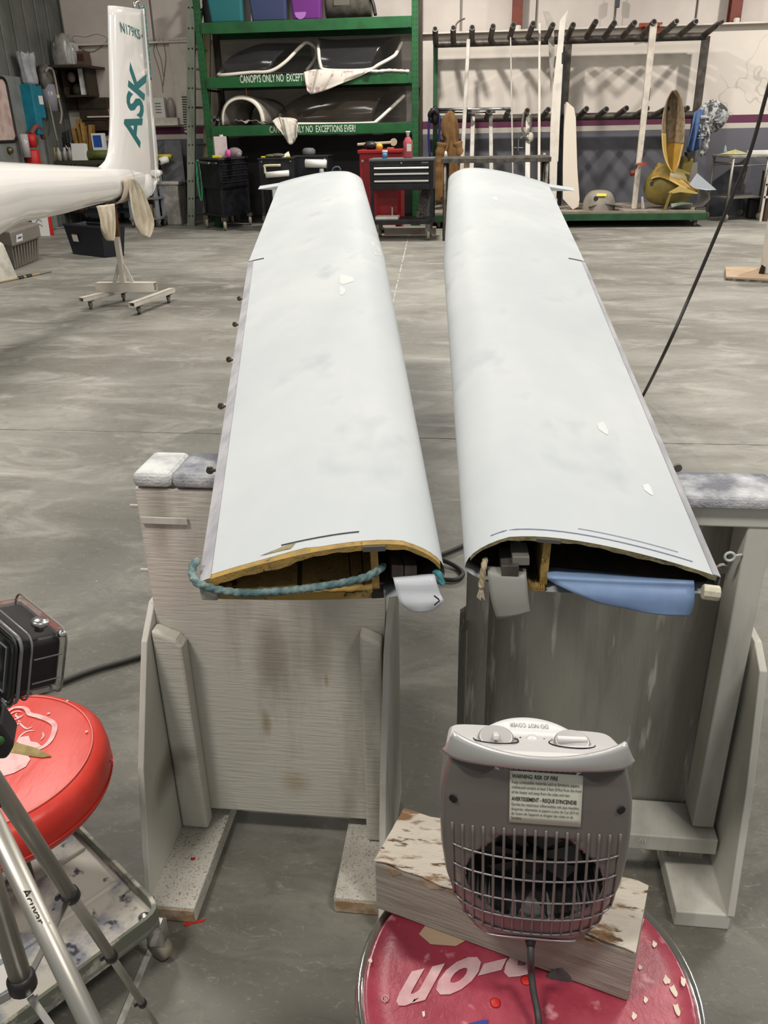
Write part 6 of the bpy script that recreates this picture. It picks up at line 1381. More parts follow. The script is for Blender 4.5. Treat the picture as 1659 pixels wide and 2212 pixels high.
q = MB(); q.grid(lambda u, v: lerp(FA[round(u*(len(FA)-1))], FB[round(u*(len(FB)-1))], v)+V((0, .05*math.sin(math.pi*v), 0)), 24, 8); q.build('upper_flap', M_gf, t3, smooth=True, solid=.014)
q = MB(); q.prism([W(1445, 416, 13.42), W(1470, 402, 13.42), W(1507, 416, 13.42), W(1506, 419, 13.42), W(1470, 415, 13.42), W(1452, 418, 13.42)], (0, .05, 0)); q.build('lip', mat('pale_amber_2', 'B9A262', .5), t3)
q = MB(); q.prism([W(1446, 418, 13.42), W(1452, 415, 13.42), W(1438, 458, 13.42), W(1430, 462, 13.42)], (0, .03, 0)); q.build('strut', M_gf2, t3)
for (x_, y_, r_) in ((1408, 397, .026), (1434, 432, .02), (1446, 428, .022)):
    c = W(x_, y_, 13.44); MB().lathe([(r_, 0), (r_, .01)], 12, c, V((-.2, -1, 0)).normalized(), sy=1.4).build('round_hole', M_ink, t3)
q = MB(); q.grid(lambda u, v: W(1386+9*u*(.4+.6*v), 425+30*v, 13.75)+V((0, .05*math.sin(9*u), 0)), 5, 6); tag(q.build('torn_sheet', M_paper, smooth=True, solid=.006), 'torn pale sheet at the left foot of the large amber shell', 'sheet')
t3 = thing('small_mould', 'small olive fibreglass box shell behind the trough shaped shell', 'shell', W(1485, 380, 13.9).to_tuple())
q = MB(); q.prism([W(1476, 338, 13.9), W(1500, 342, 13.9), W(1492, 380, 13.9), W(1468, 384, 13.9)], (0, .3, 0)); q.build('shell', M_gf2, t3, bevel=.03); q = MB(); q.prism([W(1484, 330, 13.86), W(1500, 326, 13.86), W(1500, 336, 13.86), W(1486, 338, 13.86)], (0, .2, 0)); q.build('dark_top', M_ink, t3)
MB().lathe([(.015, 0), (.015, .01)], 10, W(1488, 345, 13.9), V((0, -1, 0))).build('round_hole', M_ink, t3)
q = MB(); q.prism([W(1506, 374, 13.45), W(1548, 410, 13.4), W(1525, 411, 13.4), W(1498, 406, 13.42), W(1489, 398, 13.45)], (0, .012, 0)); tag(q.build('triangular_sheet', mat('pale_blue_grey_sheet', 'A3A8B0', .4)), 'pale blue-grey triangular sheet sticking out right of the amber shell', 'sheet')
q = MB(); q.prism([W(1486, 396, 13.62), W(1497, 352, 13.62), W(1507, 350, 13.62), W(1506, 376, 13.62), W(1492, 400, 13.62)], (0, .02, 0)); tag(q.build('grey_strip', M_grey), 'grey upright strip standing behind the triangular sheet', 'strip')
q = MB(); q.grid(lambda u, v: W(1450+46*u, 452+4*u-6*math.sin(2.2*u), 13.5)+V((0, .25*v, .05*math.sin(2*math.pi*v+u)+.02)), 12, 8); tag(q.build('folded_sheet', mat('pale_green_grey', '9AA29A', .6), smooth=True, solid=.01), 'pale folded sheet on the dolly under the amber shell', 'sheet')
q = MB(); q.grid(lambda u, v: W(1502+22*u, 412+46*v, 13.9)+V((.05*math.sin(5*v), .1*math.sin(4*u+3*v), 0)), 8, 12); tag(q.build('clear_bag', mat('clear_grey_plastic', '8A8580', .2, alpha=.45, spec=.8), smooth=True, solid=.004), 'clear plastic bag hanging behind the right end of the dolly', 'bag')
q = MB(); q.lathe([(.05, 0), (.05, .14)], 12, W(1502, 456, 13.5)-V((0, 0, .0)), V((1, 0, .1)).normalized()); tag(q.build('black_tube', M_black), 'short black tube at the right end of the green dolly', 'tube')
# blue and camouflage cloths
M_blue = mat('blue_denim_cloth', '566F9A', .95, col2='42587F', vs=6, lo=.42, hi=.62)
t3 = drape('blue_cloth', 'blue cloth hanging at the right end of the lower pegs', 'cloth', [(1500, 242), (1508, 238), (1522, 236)], [(1482, 322), (1492, 330), (1508, 322)], 13.95, M_blue, .06, 2)
M_camo = mat('camouflage_cloth', 'A6A6A4', .9, col2='3A3A3A', vs=9, lo=.5, hi=.53, col3='6C6E72', vs3=14, lo3=.55, hi3=.57)
t3 = thing('camouflage_shirt', 'grey camouflage shirt bunched over a peg at the end of the pipe rack', 'shirt', W(1530, 330, 14.02).to_tuple())
q = MB(); c = W(1538, 252, 14.02); q.grid(lambda u, v: c+V((.2*math.cos(2*math.pi*u)*math.sin(math.pi*v)*(1+.2*math.sin(8*math.pi*u+3*v)), .12*math.sin(2*math.pi*u)*math.sin(math.pi*v), -.2*math.cos(math.pi*v)*(1+.15*math.sin(6*math.pi*u)))), 30, 16, cu=True); q.build('bunched_body', M_camo, t3, smooth=True)
for (pts, rr) in (([(1522, 250), (1516, 275), (1513, 293), (1512, 300)], .06), ([(1524, 262), (1526, 295), (1522, 318), (1514, 338)], .05), ([(1546, 250), (1549, 262), (1545, 272), (1540, 270)], .07)):
    P = smooth_path([W(x_, y_, 13.96) for x_, y_ in pts], 6); MB().tube(P, [rr*(1+.18*math.sin(1.7*i)) for i in range(len(P))], 12).build('sleeve', M_camo, t3, smooth=True)

# ---------------------------------------------------------------- steel table frame
Yt = 11.9; a, b = W(957, 341, Yt), W(1187, 340, Yt); zt = (a.z+b.z)/2; y1 = Yt+.62
t3 = thing('steel_table', 'bare steel table with tubular legs behind the right wing tip', 'table', ((a.x+b.x)/2, Yt+.3, 0))
MB().box(((a.x+b.x)/2, Yt+.31, zt-.005), (b.x-a.x-.02, .6, .02)).build('top_sheet', M_steeld, t3)
for (p0, p1) in (((a.x, Yt, zt), (b.x, Yt, zt)), ((a.x, y1, zt), (b.x, y1, zt)), ((a.x, Yt, zt), (a.x, y1, zt)), ((b.x, Yt, zt), (b.x, y1, zt))): MB().bar(V(p0)-V((0, 0, .03)), V(p1)-V((0, 0, .03)), .05, .06).build('top_rail', M_steeld, t3, bevel=.006)
for x_ in (a.x+.03, b.x-.03):
    for y_ in (Yt+.02, y1-.02): MB().cyl((x_, y_, .0), (x_, y_, zt-.06), .028, 14).build('leg', M_steeld, t3, smooth=True)
for x_ in (a.x+.03, b.x-.03): MB().cyl((x_, Yt+.02, .3), (x_, y1-.02, .3), .018, 10).build('stretcher', M_steeld, t3, smooth=True)
p = W(963, 334, Yt+.1); tag(MB().lathe([(.02, 0), (.022, .04), (.01, .08)], 10, (p.x, Yt+.1, zt+.006)).build('nozzle', M_offwhite, smooth=True), 'small pale nozzle standing on the left corner of the steel table', 'nozzle')
for (x_, lb) in ((1032, 'left'), (1062, 'right')):
    p = W(x_, 362, 12.3); tag(MB().lathe([(.05, 0), (.05, .5), (.042, .6), (.03, .66), (.012, .69)], 14, (p.x, 12.25, 0)).build('cream_pole', mat('cream_plastic_'+lb, 'BFB59C', .5), smooth=True), lb+' of two cream rounded posts peeking above the right wing tip', 'post', 'cream posts behind the right wing')
# ---------------------------------------------------------------- wheeled work table, right
c4 = [G(1525, 473), G(1565, 479), G(1638, 475), G(1597, 467)]; zt = W(1588, 337, 14.05).z
cc = sum(c4, V())/4; t3 = thing('work_table', 'grey wheeled work table with lower shelf against the right wall end', 'table', (cc.x, cc.y, 0))
q = MB(); q.prism([cc+(p-cc)*1.1+V((0, 0, zt-.03)) for p in c4], (0, 0, .04)); q.build('table_top', mat('dusty_table_top', '8B857C', .6, col2='A29C92', vs=5), t3, bevel=.01)
q = MB(); q.prism([p+V((0, 0, .33)) for p in c4], (0, 0, .02)); q.build('lower_shelf', M_steel if False else mat('galvanised_shelf', '8E8A83', .45, .5), t3)
for p in c4:
    MB().cyl(p+V((0, 0, .1)), p+V((0, 0, zt-.03)), .02, 10).build('leg', bpy.data.materials['galvanised_shelf'], t3, smooth=True)
    MB().lathe([(.05, -.016), (.058, 0), (.05, .016)], 14, p+V((0, 0, .058)), V((.8, .6, 0))).build('castor_wheel', bpy.data.materials['cream_castor'], t3, smooth=True)
for i in (0, 1): MB().cyl(c4[i]+V((0, 0, zt-.14)), c4[3-i]+V((0, 0, zt-.14)), .01, 8).build('cross_rail', bpy.data.materials['galvanised_shelf'], t3, smooth=True)
MB().cyl(c4[0]+V((0, 0, zt-.1)), c4[1]+V((0, 0, zt-.1)), .012, 8).build('cross_rail', bpy.data.materials['galvanised_shelf'], t3, smooth=True)
zt += .01
p = W(1587, 333, cc.y-.05); q = MB(); q.grid(lambda u, v: V((p.x+.2*math.cos(2*math.pi*u)*v*(1+.2*math.sin(6*math.pi*u)), cc.y-.05+.15*math.sin(2*math.pi*u)*v, zt+.008+.05*(1-v)*(1+.4*math.sin(9*u*2*math.pi)))), 24, 6, cu=True); tag(q.build('yellow_gloves', mat('pale_yellow_rubber', 'B9B470', .6, col2='A7A88E', vs=9), smooth=True), 'crumpled pale yellow gloves on the wheeled work table', 'gloves')
p = W(1565, 331, cc.y); tag(MB().lathe([(.03, 0), (.035, .05), (.01, .12), (.006, .13)], 10, (p.x, cc.y, zt)).build('spray_bottle', mat('pale_blue_plastic', '8B97A5', .4), smooth=True), 'small pale blue bottle at the left of the wheeled work table', 'bottle')
p = W(1645, 329, cc.y+.1); tag(MB().box((p.x, cc.y, zt+.025), (.42, .25, .05)).build('white_board_stack', M_paper, bevel=.004), 'white flat carton lying on the right of the wheeled work table', 'box')
p = W(1610, 462, 14.7); tag(MB().box((p.x+.12, 14.55, .15), (.28, .2, .3)).build('black_case', M_black, bevel=.02), 'black case on the floor behind the wheeled work table', 'case')
p = W(1652, 400, 14.1); t3 = thing('drawer_unit', 'brown drawer unit with white rails at the right edge', 'drawers', (p.x+.3, 14.2, 0)); zt2 = W(1652, 372, 14.05).z; z0 = W(1652, 426, 14.05).z
MB().box((p.x+.36, 14.3, zt2/2), (.6, .45, zt2)).build('carcass', mat('brown_laminate', '4E3D30', .6), t3, bevel=.006)
for z_ in (z0, (z0+zt2)/2, zt2-.02): MB().box((p.x+.3, 14.06, z_), (.6, .03, .03)).build('drawer_rail', M_offwhite, t3)
MB().box((p.x+.01, 14.06, zt2/2), (.03, .03, zt2)).build('side_stile', M_offwhite, t3)
# white column with floor plate
q4 = [G(1566, 584), G(1567, 606), G(1760, 617), G(1760, 586)]
t3 = thing('white_post', 'white upright post on a tan floor plate at the right edge', 'post', ((q4[0]+q4[2])/2).to_tuple())
q = MB(); q.prism([p+V((0, 0, .022)) for p in q4], (0, 0, .016)); q.build('floor_plate', mat('tan_floor_plate', 'B39C82', .7, col2='A88F74', vs=4), t3)
q = MB(); q.prism([p+V((0, 0, .0)) for p in q4], (0, 0, .022)); q.build('rubber_edge', M_rubber, t3)
pb = G(1652, 592, .038); q = MB(); q.prism([pb, pb+V((.45, -.06, 0)), pb+V((.5, .3, 0)), pb+V((.05, .36, 0))], (0, 0, .62)); q.build('post_body', M_offwhite, t3, bevel=.01)
tag(MB().prism([pb+V((-.05, .02, 0)), pb+V((-.01, -.02, 0)), pb+V((-.01, -.02, .07)), pb+V((-.04, .0, .09))], (0, .02, 0)).build('black_chock', M_black), 'small black wedge at the foot of the white post', 'wedge')
# pull cord on the upper wall
p = W(1334, 2, YW+.1); t3 = thing('pull_switch', 'small dark pull switch hanging on a wire from the upper wall', 'switch', (p.x, YW+.1, p.z))
MB().box((p.x, YW+.1, p.z), (.07, .06, .18)).build('switch_body', mat('slate_plastic', '3C4048', .5), t3, bevel=.01); MB().cyl((p.x, YW+.1, p.z+.09), (p.x, YW+.1, 5.9), .006, 6).build('wire', M_grey, t3)
MB().tube(smooth_path([V((p.x-.03, YW+.1, p.z-.05)), V((p.x-.03, YW+.1, p.z-.2)), V((p.x+.05, YW+.1, p.z-.36))], 4), .006, 6).build('tail_wire', M_grey, t3)
tag(MB().tube(smooth_path([W(984, 62, 13.7), W(986, 52, 13.72), W(994, 44, 13.75), W(1004, 40, 13.78)], 5), .012, 7).build('bent_wire', mat('dark_wire', '4A443E', .6), smooth=True), 'short bent wire sticking out of the second upper peg', 'wire')
# ---------------------------------------------------------------- air hose
hz = [Zd(1700, 60, 3.25), Zd(1659, 192, 3.42), Zd(1620, 330, 3.6), Zd(1575, 440, 3.78), Zd(1535, 535, 3.9), Zd(1490, 640, 4.0), Zd(1440, 752, 4.05), G(1386, 860, .012), G(1340, 935, .011), G(1240, 1060, .011), G(1120, 1120, .011), G(1040, 1160, .011), G(1000, 1179, .011), G(955, 1198, .011), G(900, 1218, .011), G(870, 1210, .011), G(900, 1198, .011), G(950, 1208, .02), G(985, 1224, .011), G(1000, 1240, .011), G(985, 1252, .011), G(955, 1252, .011), G(880, 1250, .011), G(700, 1290, .011), G(480, 1360, .011), G(310, 1416, .011), G(200, 1448, .011), G(112, 1482, .011), G(20, 1520, .011), G(-60, 1540, .011)]
tag(MB().tube(smooth_path(hz, 10), .0085, 10).build('air_hose', mat('black_rubber_hose', '34302E', .5), smooth=True), 'black air hose hanging at right and snaking over the floor under the wings', 'hose')

# ---------------------------------------------------------------- red stool at left
S2 = .42; s2 = V((-.868, 1.085, 0)); RS = .205
t = thing('mechanic_stool', 'bright red vinyl mechanic stool with torn seat and painted tray base', 'stool', (s2.x, s2.y, 0))
M_redv = mat('bright_red_vinyl', 'CB352A', .38, col2='DA4A3E', vs=5, lo=.45, hi=.68, col3='B92A20', vs3=9, lo3=.6, hi3=.75, bump=.25, bs=18, bstretch=(2, .6, 1), spec=.5)
MB().lathe([(.03, S2-.085), (RS*.97, S2-.085), (RS, S2-.075), (RS+.003, S2-.04), (RS-.001, S2-.016), (RS-.012, S2-.004), (RS*.86, S2), (RS*.5, S2+.003), (.002, S2+.004)], 72, s2).build('seat', M_redv, t, smooth=True)
for (r_, z_) in ((RS*.885, S2+.0005), (RS+.002, S2-.066)):
    MB().tube([s2+V((r_*math.cos(a), r_*math.sin(a), z_)) for a in [2*math.pi*k/72 for k in range(72)]], .0016, 6, closed=True).build('piping', mat('pink_piping', 'DE8078', .5) if z_ > S2-.02 else M_redv, t, smooth=True)
M_logo = mat('faded_pink_print', 'DCB7B4', .5, col2='D08A86', vs=25, lo=.5, hi=.7)
SZ2 = S2+.0042
def ribbon(nm, pts, w, par, mm=M_logo):
    P = smooth_path([G(x_, y_, SZ2) for x_, y_ in pts], 7); q = MB(); vs = []; n = len(P)
    for i, p in enumerate(P):
        d = (P[min(i+1, n-1)]-P[max(i-1, 0)]).normalized(); s_ = V((-d.y, d.x, 0)); ww = w*(.35+.65*math.sin(math.pi*(i+.5)/n)) if isinstance(w, float) else w[0]+(w[1]-w[0])*i/n
        vs += [p+s_*ww, p-s_*ww]
    q.add(vs, [(2*i, 2*i+1, 2*i+3, 2*i+2) for i in range(n-1)]); return q.build(nm, mm, par, solid=.0006)
ribbon('print_swirl', [(16, 1538), (30, 1529), (48, 1528), (58, 1533), (64, 1542), (82, 1547), (104, 1555), (117, 1565), (117, 1580), (108, 1600), (92, 1614), (72, 1620), (52, 1618)], .0052, t)
for k, pts in enumerate(([(20, 1548), (26, 1540), (38, 1536), (46, 1538)], [(24, 1556), (38, 1552), (46, 1546)], [(36, 1540), (34, 1546), (42, 1550), (50, 1544)], [(40, 1556), (46, 1566), (58, 1574), (70, 1570)], [(36, 1604), (44, 1590), (58, 1580), (74, 1578)], [(92, 1582), (94, 1590), (88, 1598)], [(20, 1560), (34, 1566), (46, 1558)])):
    ribbon('print_stroke', pts, .0018, t)
def patch(nm, pts, mm, par, th=.0005, z=SZ2):
    q = MB(); q.prism([G(x_, y_, z) for x_, y_ in pts], (0, 0, th)); return q.build(nm, mm, par)
patch('print_fill', [(36, 1600), (46, 1592), (62, 1590), (66, 1602), (80, 1604), (90, 1612), (70, 1620), (48, 1616)], M_logo, t)
patch('print_fill', [(-20, 1634), (8, 1618), (34, 1616), (56, 1626), (66, 1640), (56, 1656), (30, 1670), (-20, 1684)], M_logo, t)
for k, pts in enumerate(([(0, 1640), (14, 1632), (24, 1622)], [(6, 1660), (14, 1640), (30, 1628)], [(28, 1650), (34, 1636), (46, 1628)])):
    ribbon('print_gap', pts, .0022, t, M_redv)
q = MB(); q.prism([G(x_, y_, SZ2) for x_, y_ in ((-20, 1598), (8, 1602), (36, 1605), (80, 1617), (112, 1634), (90, 1637), (60, 1633), (30, 1627), (-20, 1622))], (0, 0, .0012)); q.build('foam_tear', mat('tan_torn_foam', 'A08D5E', .95, col2='8C7A4E', vs=60, bump=.5, bs=100), t)
for (x_, y_, s_) in ((105, 1541, .0035), (187, 1580, .003), (145, 1514, .003)):
    c = G(x_, y_, SZ2-.001); MB().ell(c, (s_, s_, .001), 8, 5).build('paint_speck', M_logo, t)
c = G(216, 1646, S2-.05); q = MB(); q.prism([c, c+V((.006, -.012, -.012)), c+V((.016, -.004, .002)), c+V((.03, .0, .004)), c+V((.012, .004, .006))], (0, .002, 0)); q.build('torn_flap', M_redv, t)
M_tray = mat('chipped_white_tray', 'C2BEB2', .6, col2='8E9096', vs=9, lo=.5, hi=.6, col3='40414A', vs3=20, lo3=.58, hi3=.64, bump=.3, bs=60)
M_trayd = mat('dirty_green_edge', '6A6D60', .6, col2='B5B1A4', vs=20, lo=.5, hi=.6)
A = G(352, 1962, .13); B_ = V((-.845, 1.245, .13)); e1 = (B_-A); e1 = e1.normalized()*.385; e2 = V((e1.y, -e1.x, 0)); 
if e2.y > 0: e2 = -e2
P4 = [A, A+e1, A+e1+e2, A+e2]; cc = sum(P4, V())/4
def rq(P, r_, z):
    out = []; n = len(P)
    for i in range(n):
        p, a, b = P[i], P[i-1], P[(i+1) % n]; da, db = (a-p).normalized()*r_, (b-p).normalized()*r_
        for k in range(5):
            t_ = k/4; out.append(V(((p+da*(1-t_)**2+db*t_*t_).x, (p+da*(1-t_)**2+db*t_*t_).y, z)))
    return out
q = MB(); q.prism(rq(P4, .035, .095), (0, 0, .008)); q.build('tray_floor', M_tray, t)
q = MB(); o_ = rq(P4, .035, 0); n = len(o_); ins = [cc+(p-V((cc.x, cc.y, 0)))*.965-V((0, 0, cc.z)) for p in o_]; ins = [V((cc.x+(p.x-cc.x)*.965, cc.y+(p.y-cc.y)*.965, 0)) for p in o_]
q.add([p+V((0, 0, .09)) for p in o_]+[p+V((0, 0, .132)) for p in o_]+[p+V((0, 0, .132)) for p in ins]+[p+V((0, 0, .1)) for p in ins], [(i, (i+1) % n, n+(i+1) % n, n+i) for i in range(n)]+[(n+i, n+(i+1) % n, 2*n+(i+1) % n, 2*n+i) for i in range(n)]+[(2*n+i, 2*n+(i+1) % n, 3*n+(i+1) % n, 3*n+i) for i in range(n)])
q.build('tray_rim', M_trayd, t)
for k in range(2):
    s_ = .36+.34*k; a = A+e1*s_+e2*.04; b = A+e1*s_+e2*.96; MB().bar(V((a.x, a.y, .1)), V((b.x, b.y, .1)), .012, .02).build('tray_ridge', M_tray, t, bevel=.004)
for p in P4:
    i = cc+(p-cc)*.86; MB().lathe([(.011, 0), (.011, .007), (.006, .009)], 10, V((i.x, i.y, .103))).build('tray_bolt', M_steel, t, smooth=True)
    j = cc+(p-cc)*.93; MB().lathe([(.024, -.011), (.027, 0), (.024, .011)], 14, V((j.x, j.y, .027)), V((.4, .9, 0)).normalized()).build('castor_wheel', bpy.data.materials['cream_castor'], t, smooth=True)
    MB().box((j.x, j.y, .068), (.034, .034, .05)).build('castor_fork', M_chrome, t, bevel=.006)
MB().cyl((s2.x, s2.y, .1), (s2.x, s2.y, S2-.085), .022, 16).build('gas_column', M_steeld, t, smooth=True)
for k in range(4):
    a = R_(20+90*k); MB().bar(s2+V((.02*math.cos(a), .02*math.sin(a), S2-.095)), s2+V((.14*math.cos(a), .14*math.sin(a), S2-.095)), .03, .016).build('seat_bracket', M_steeld, t)
tag(MB().prism([V((cc.x-.02, cc.y-.02, .1045)), V((cc.x-.1, cc.y-.1, .1045)), V((cc.x-.02, cc.y-.2, .1045)), V((cc.x+.07, cc.y-.1, .1045))], (0, 0, .002)).build('paper_sheet', M_paper), 'white paper lying on the tray of the red stool', 'paper')
patch('x', [(0, 0), (1, 0), (0, 1)], M_paper, t) if False else None
# red tape on the floor
q = MB(); q.prism([G(x_, y_, .0006) for x_, y_ in ((396, 1998), (408, 1990), (444, 1986), (438, 1992), (412, 1997), (402, 2003))], (0, 0, .001)); tag(q.build('red_tape', M_reds), 'torn red tape stuck to the floor by the left trestle foot', 'tape')

# ---------------------------------------------------------------- tripod with action camera
zh = .74; hub = Zd(47, 2120, zh); ax = V((hub.x, hub.y, 0))
M_tal = mat('champagne_aluminium', 'A9A59C', .38, .75)
M_tj = mat('dark_tripod_joint', '262224', .45)
apex = hub.z+.27
t = thing('tripod', 'silver aluminium camera tripod with spread legs at the lower left', 'tripod', (ax.x, ax.y, 0))
MB().cyl(ax+V((0, 0, hub.z)), ax+V((0, 0, apex+.05)), .0092, 18).build('centre_column', M_tal, t, smooth=True)
MB().lathe([(.0102, -.010), (.0122, -.007), (.0122, .005), (.0102, .009)], 18, hub).build('brace_hub', M_tj, t, smooth=True)
MB().lathe([(.016, 0), (.022, .006), (.022, .028), (.016, .04)], 20, ax+V((0, 0, apex))).build('shoulder', M_tj, t, smooth=True)
def leg(pa, pb, near):
    """leg from the shoulder through two measured points, running on to the floor"""
    best = None
    top = ax+V((0, 0, apex+.005))
    for ph_ in range(0, 360, 2):
        for th_ in range(12, 40, 1):
            ph, th2 = R_(ph_), R_(th_); dr = V((math.cos(ph)*math.sin(th2), math.sin(ph)*math.sin(th2), -math.cos(th2))); st_ = top+V((math.cos(ph), math.sin(ph), 0))*.02
            e = 0
            for (x_, y_) in (pa, pb):
                m_ = 1e9
                for s_ in range(2, 45):
                    v = st_+dr*(.02*s_)-CP; zf = v.dot(_F); X_p = 829.5+FPX*v.dot(_R)/zf; Y_p = 1106-FPX*v.dot(_U)/zf
                    m_ = min(m_, (X_p-x_)**2+(Y_p-y_)**2)
                e += m_
            if (dr.dot(_F) > -.0) if near else (dr.y < .12): continue
            if best is None or e < best[0]: best = (e, st_, dr)
    return best
legs = [leg((60, 1960), (185, 2190), True), leg((130, 1940), (312, 2165), False)]
d3 = None
ph0 = math.atan2(legs[0][2].y, legs[0][2].x); ph1 = math.atan2(legs[1][2].y, legs[1][2].x)
ph3 = math.atan2(-(math.sin(ph0)+math.sin(ph1)), -(math.cos(ph0)+math.cos(ph1))); th3 = R_(22)
legs.append((0, ax+V((0, 0, apex+.005))+V((math.cos(ph3), math.sin(ph3), 0))*.02, V((math.cos(ph3)*math.sin(th3), math.sin(ph3)*math.sin(th3), -math.cos(th3)))))
for i, (e, st_, dr) in enumerate(legs):
    tot = (st_.z-.012)/-dr.z; cuts = [0, .34, .56, .78, 1] if i != 1 else [0, .22, .36, .5, 1]
    if i == 1:
        def at_px(y_):
            b_ = min(range(5, 100), key=lambda s_: abs((lambda v: 1106-FPX*v.dot(_U)/v.dot(_F))(st_+dr*(tot*s_/100)-CP)-y_)); return b_/100
        cuts = [0, at_px(1935), at_px(2066), at_px(2168), 1]
    else: cuts = [0, .3 if i else at_px(2208) if False else .42, .62, .82, 1]
    for k in range(4):
        r_ = (.0078, .0064, .0052, .0042)[k]; a, b = st_+dr*(tot*cuts[k]), st_+dr*(tot*cuts[k+1])
        o = MB().cyl(a, b, r_, 18).build('leg_section', M_tal, t, smooth=True)
        if k < 3:
            MB().lathe([(r_*1.1, -.011), (r_*1.3, -.008), (r_*1.32, .003), (r_*1.1, .007)], 18, b, dr).build('leg_clamp', M_tj, t, smooth=True)
            s_ = dr.cross(V((0, 0, 1))).normalized(); MB().bar(b-s_*(r_*1.3)-dr*.008, b-s_*(r_*1.9)+dr*.004, .008, .005).build('clamp_lever', M_tj, t, bevel=.002)
        else:
            MB().ell(b, (.011, .011, .012), 12, 8).build('rubber_foot', M_rubber, t, smooth=True)
    bp = st_+dr*(tot*(cuts[1] if i == 1 else .3)); q = MB(); q.bar(hub+V((0, 0, -.008))+(bp-hub).normalized()*.012, bp-(bp-hub).normalized()*.008, .006, .0022); q.build('brace', M_steel, t)
    MB().lathe([(.0092, -.014), (.0105, 0), (.0092, .012)], 16, st_+dr*(.04), dr).build('leg_collar', M_tj, t, smooth=True)
e, st_, dr = legs[0]
sd = dr.cross((CP-st_).normalized()).normalized(); fn = sd.cross(dr).normalized()
if fn.dot(CP-st_) < 0: fn = -fn
def leg_at(y_):
    return min((st_+dr*(.004*k) for k in range(5, 240)), key=lambda P: abs(1106-FPX*(P-CP).dot(_U)/(P-CP).dot(_F)-y_))
la, lb_ = leg_at(1914), leg_at(1985); rt = _R-dr*_R.dot(dr); rt.normalize()
cap_ = rt*.0095
text('tripod_lettering', 'Acuvar', la+fn*.0079-rt*.0035, lb_+fn*.0079-rt*.0035, cap_*.75, M_ink, t)
text('registered_mark', '°', lb_+fn*.0079+rt*.003+dr*.001, lb_+fn*.0079+rt*.003+dr*.003, cap_*.3, M_ink, t)
# head: pan block with green level
hz_ = ax+V((0, 0, apex+.05))
lv = Zd(4, 1572, (Zd(0, 1700, 1)-CP).dot(_F)*.6); 
top_h = hz_
MB().lathe([(.014, 0), (.018, .01), (.018, .03), (.012, .045)], 20, hz_).build('pan_base', M_tj, t, smooth=True)
hb_ = Zd(-2, 1575, .63)
ex, ez = (_R*.93+_F*.3).normalized(), (_U*.8-_F*.35).normalized(); ey = ez.cross(ex).normalized(); ez = ex.cross(ey).normalized()
def HB(x_, y_, z_): return hb_+ex*x_+ey*y_+ez*z_
q = MB(); q.prism([HB(-.05, -.012, -.016), HB(.006, -.012, -.02), HB(.0115, -.012, -.008), HB(.002, -.012, .013), HB(-.05, -.012, .016)], ey*.03); q.build('quick_release_head', M_tj, t, bevel=.003)
MB().tube([hz_+V((0, 0, .035)), HB(-.03, .004, -.01)], .012, 14).build('neck', M_tj, t, smooth=True)
q = MB(); n_ = ey*(1 if ey.dot(CP-hb_) > 0 else -1); q.lathe([(.0042, 0), (.0042, .0015)], 16, HB(.0012, 0, .0)+n_*.0135 if n_.dot(ey) < 0 else HB(.0012, .0195, 0), n_); q.build('bubble_level', mat('green_bubble', '3E6A35', .2), t, smooth=True)
# action camera housing
co = Zd(44, 1452, .6)      # on the near vertical edge, mid height
dn = (_R*-.2+_U*-.93+_F*.28).normalized()
sx_ = (_R*.62+_U*.03+_F*.78).normalized(); sx_ = (sx_-dn*sx_.dot(dn)).normalized()     # depth of the right side face
wx_ = (_R*-.80+_U*.40+_F*.42); wx_ = (wx_-dn*wx_.dot(dn)-sx_*wx_.dot(sx_)).normalized()  # width towards the left
co = co-dn*0
t = thing('action_camera', 'action camera in a clear waterproof housing above the tripod', 'camera', (co-wx_*0).to_tuple())
def CB(d_, w_, h_): return co+sx_*d_+wx_*w_-dn*h_
def rbox(d0, d1, w0, w1, h0, h1, r_, n=5):
    pts = []
    for (dc, hc, a0) in ((d1-r_, h1-r_, 0), (d0+r_, h1-r_, 90), (d0+r_, h0+r_, 180), (d1-r_, h0+r_, 270)):
        for k in range(n+1):
            a = R_(a0+90*k/n); pts.append((dc+r_*math.cos(a), hc+r_*math.sin(a)))
    q = MB(); q.prism([CB(d_, w0, h_) for d_, h_ in pts], wx_*(w1-w0)); return q
M_clear = mat('clear_polycarbonate', 'E6E8E8', .05, trans=1, ior=1.2, spec=.6, alpha=.5)
def rwh(d0, d1, w0, w1, h0, h1, r_, n=5):
    pts = []
    for (wc, hc, a0) in ((w1-r_, h1-r_, 0), (w0+r_, h1-r_, 90), (w0+r_, h0+r_, 180), (w1-r_, h0+r_, 270)):
        for k in range(n+1):
            a = R_(a0+90*k/n); pts.append((wc+r_*math.cos(a), hc+r_*math.sin(a)))
    q = MB(); q.prism([CB(d0, w_, h_) for w_, h_ in pts], sx_*(d1-d0)); return q
HH = .0265
rwh(.002, .031, .003, .068, -HH+.004, HH-.006, .006).build('camera_body', mat('camera_black', '1C181A', .4), t, bevel=.001)
rwh(.0, .034, -.001, .072, -HH, HH-.001, .009).build('clear_shell', M_clear, t, bevel=.001)
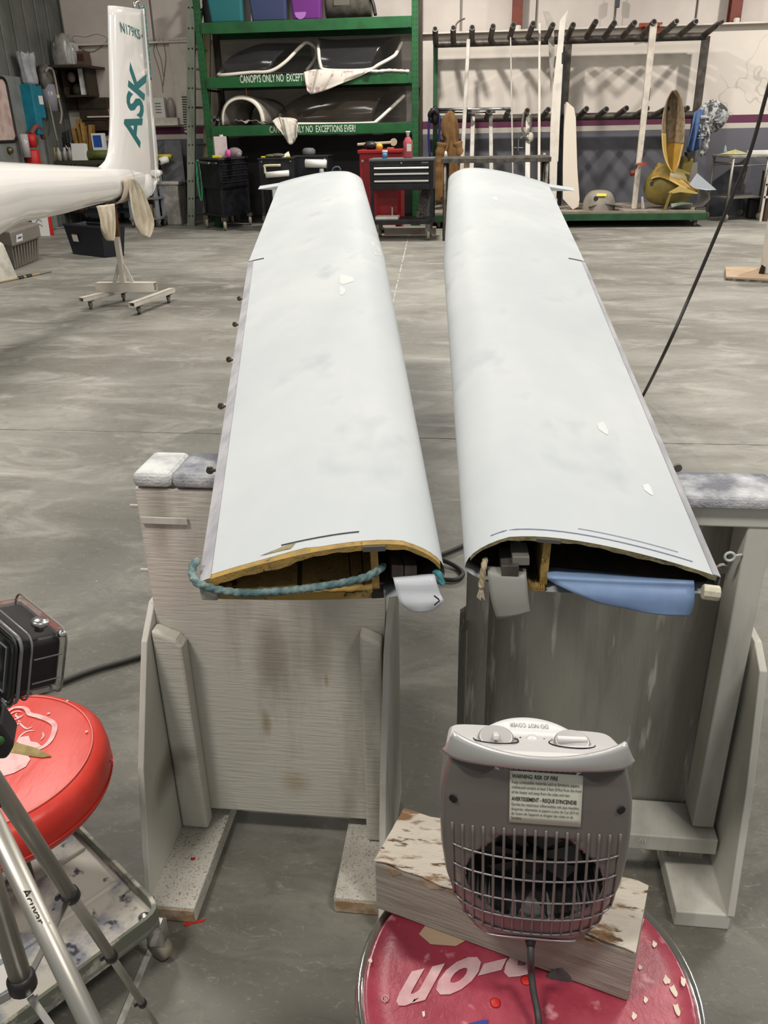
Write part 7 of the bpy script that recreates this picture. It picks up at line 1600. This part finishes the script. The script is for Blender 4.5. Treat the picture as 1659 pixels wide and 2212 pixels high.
for (d_, r2) in ((-.002, .0014), (-.0055, .0010), (.006, .0008), (.0325, .0009)):
    pts = []
    for (wc, hc, a0) in ((.066, HH-.008, 0), (.006, HH-.008, 90), (.006, -HH+.008, 180), (.066, -HH+.008, 270)):
        for k in range(6):
            a = R_(a0+18*k); pts.append(CB(d_, wc+.0085*math.cos(a), hc+.0085*math.sin(a)))
    MB().tube(pts, r2, 8, closed=True).build('seal_ring', M_black if d_ in (-.0055,) else (M_rubber if d_ == .0325 else M_chrome if False else mat('smoky_seal', '6B6A6A', .15) if 'smoky_seal' not in bpy.data.materials else bpy.data.materials['smoky_seal']), t, smooth=True)
rwh(-.007, -.0035, .001, .071, -HH+.002, HH-.003, .007).build('back_door', mat('dark_glass_door', '1B1E1D', .08, spec=.8), t, bevel=.001)
q = MB(); q.tube([CB(-.0075, w_, h_) for w_, h_ in ((.008, -HH+.008), (.064, -HH+.008), (.064, HH-.009), (.008, HH-.009))], .0007, 6, closed=True); q.build('screen_frame', bpy.data.materials['smoky_seal'], t)
for h_ in (.008, -.012): MB().tube([CB(.009, -.0012, h_), CB(.031, -.0012, h_)], .0006, 6).build('moulding_line', bpy.data.materials['smoky_seal'], t)
MB().lathe([(.0035, 0), (.0035, .004), (.0062, .0045), (.0065, .0075), (.006, .0085), (.001, .009)], 22, CB(.016, .008, HH), -dn).build('shutter_button', M_steel, t, smooth=True)
MB().lathe([(.003, 0), (.0035, .003), (.0015, .004)], 14, CB(.03, .0005, HH-.004), -dn).build('small_knob', M_chrome, t, smooth=True)
q = MB(); q.prism([CB(.0, .02, -HH), CB(.0, .045, -HH), CB(.0, .042, -HH-.012), CB(.0, .024, -HH-.012)], sx_*.02); q.build('mount_lug', M_tj, t, bevel=.002)
MB().tube([CB(.01, .033, -HH-.006), HB(-.03, .005, .012)], .009, 12).build('mount_stem', M_tj, t, smooth=True)
MB().tube([CB(-.004, .012, -HH-.001), CB(-.004, .004, -HH-.0015)], .0028, 8).build('hinge_pin', bpy.data.materials['smoky_seal'], t, smooth=True)
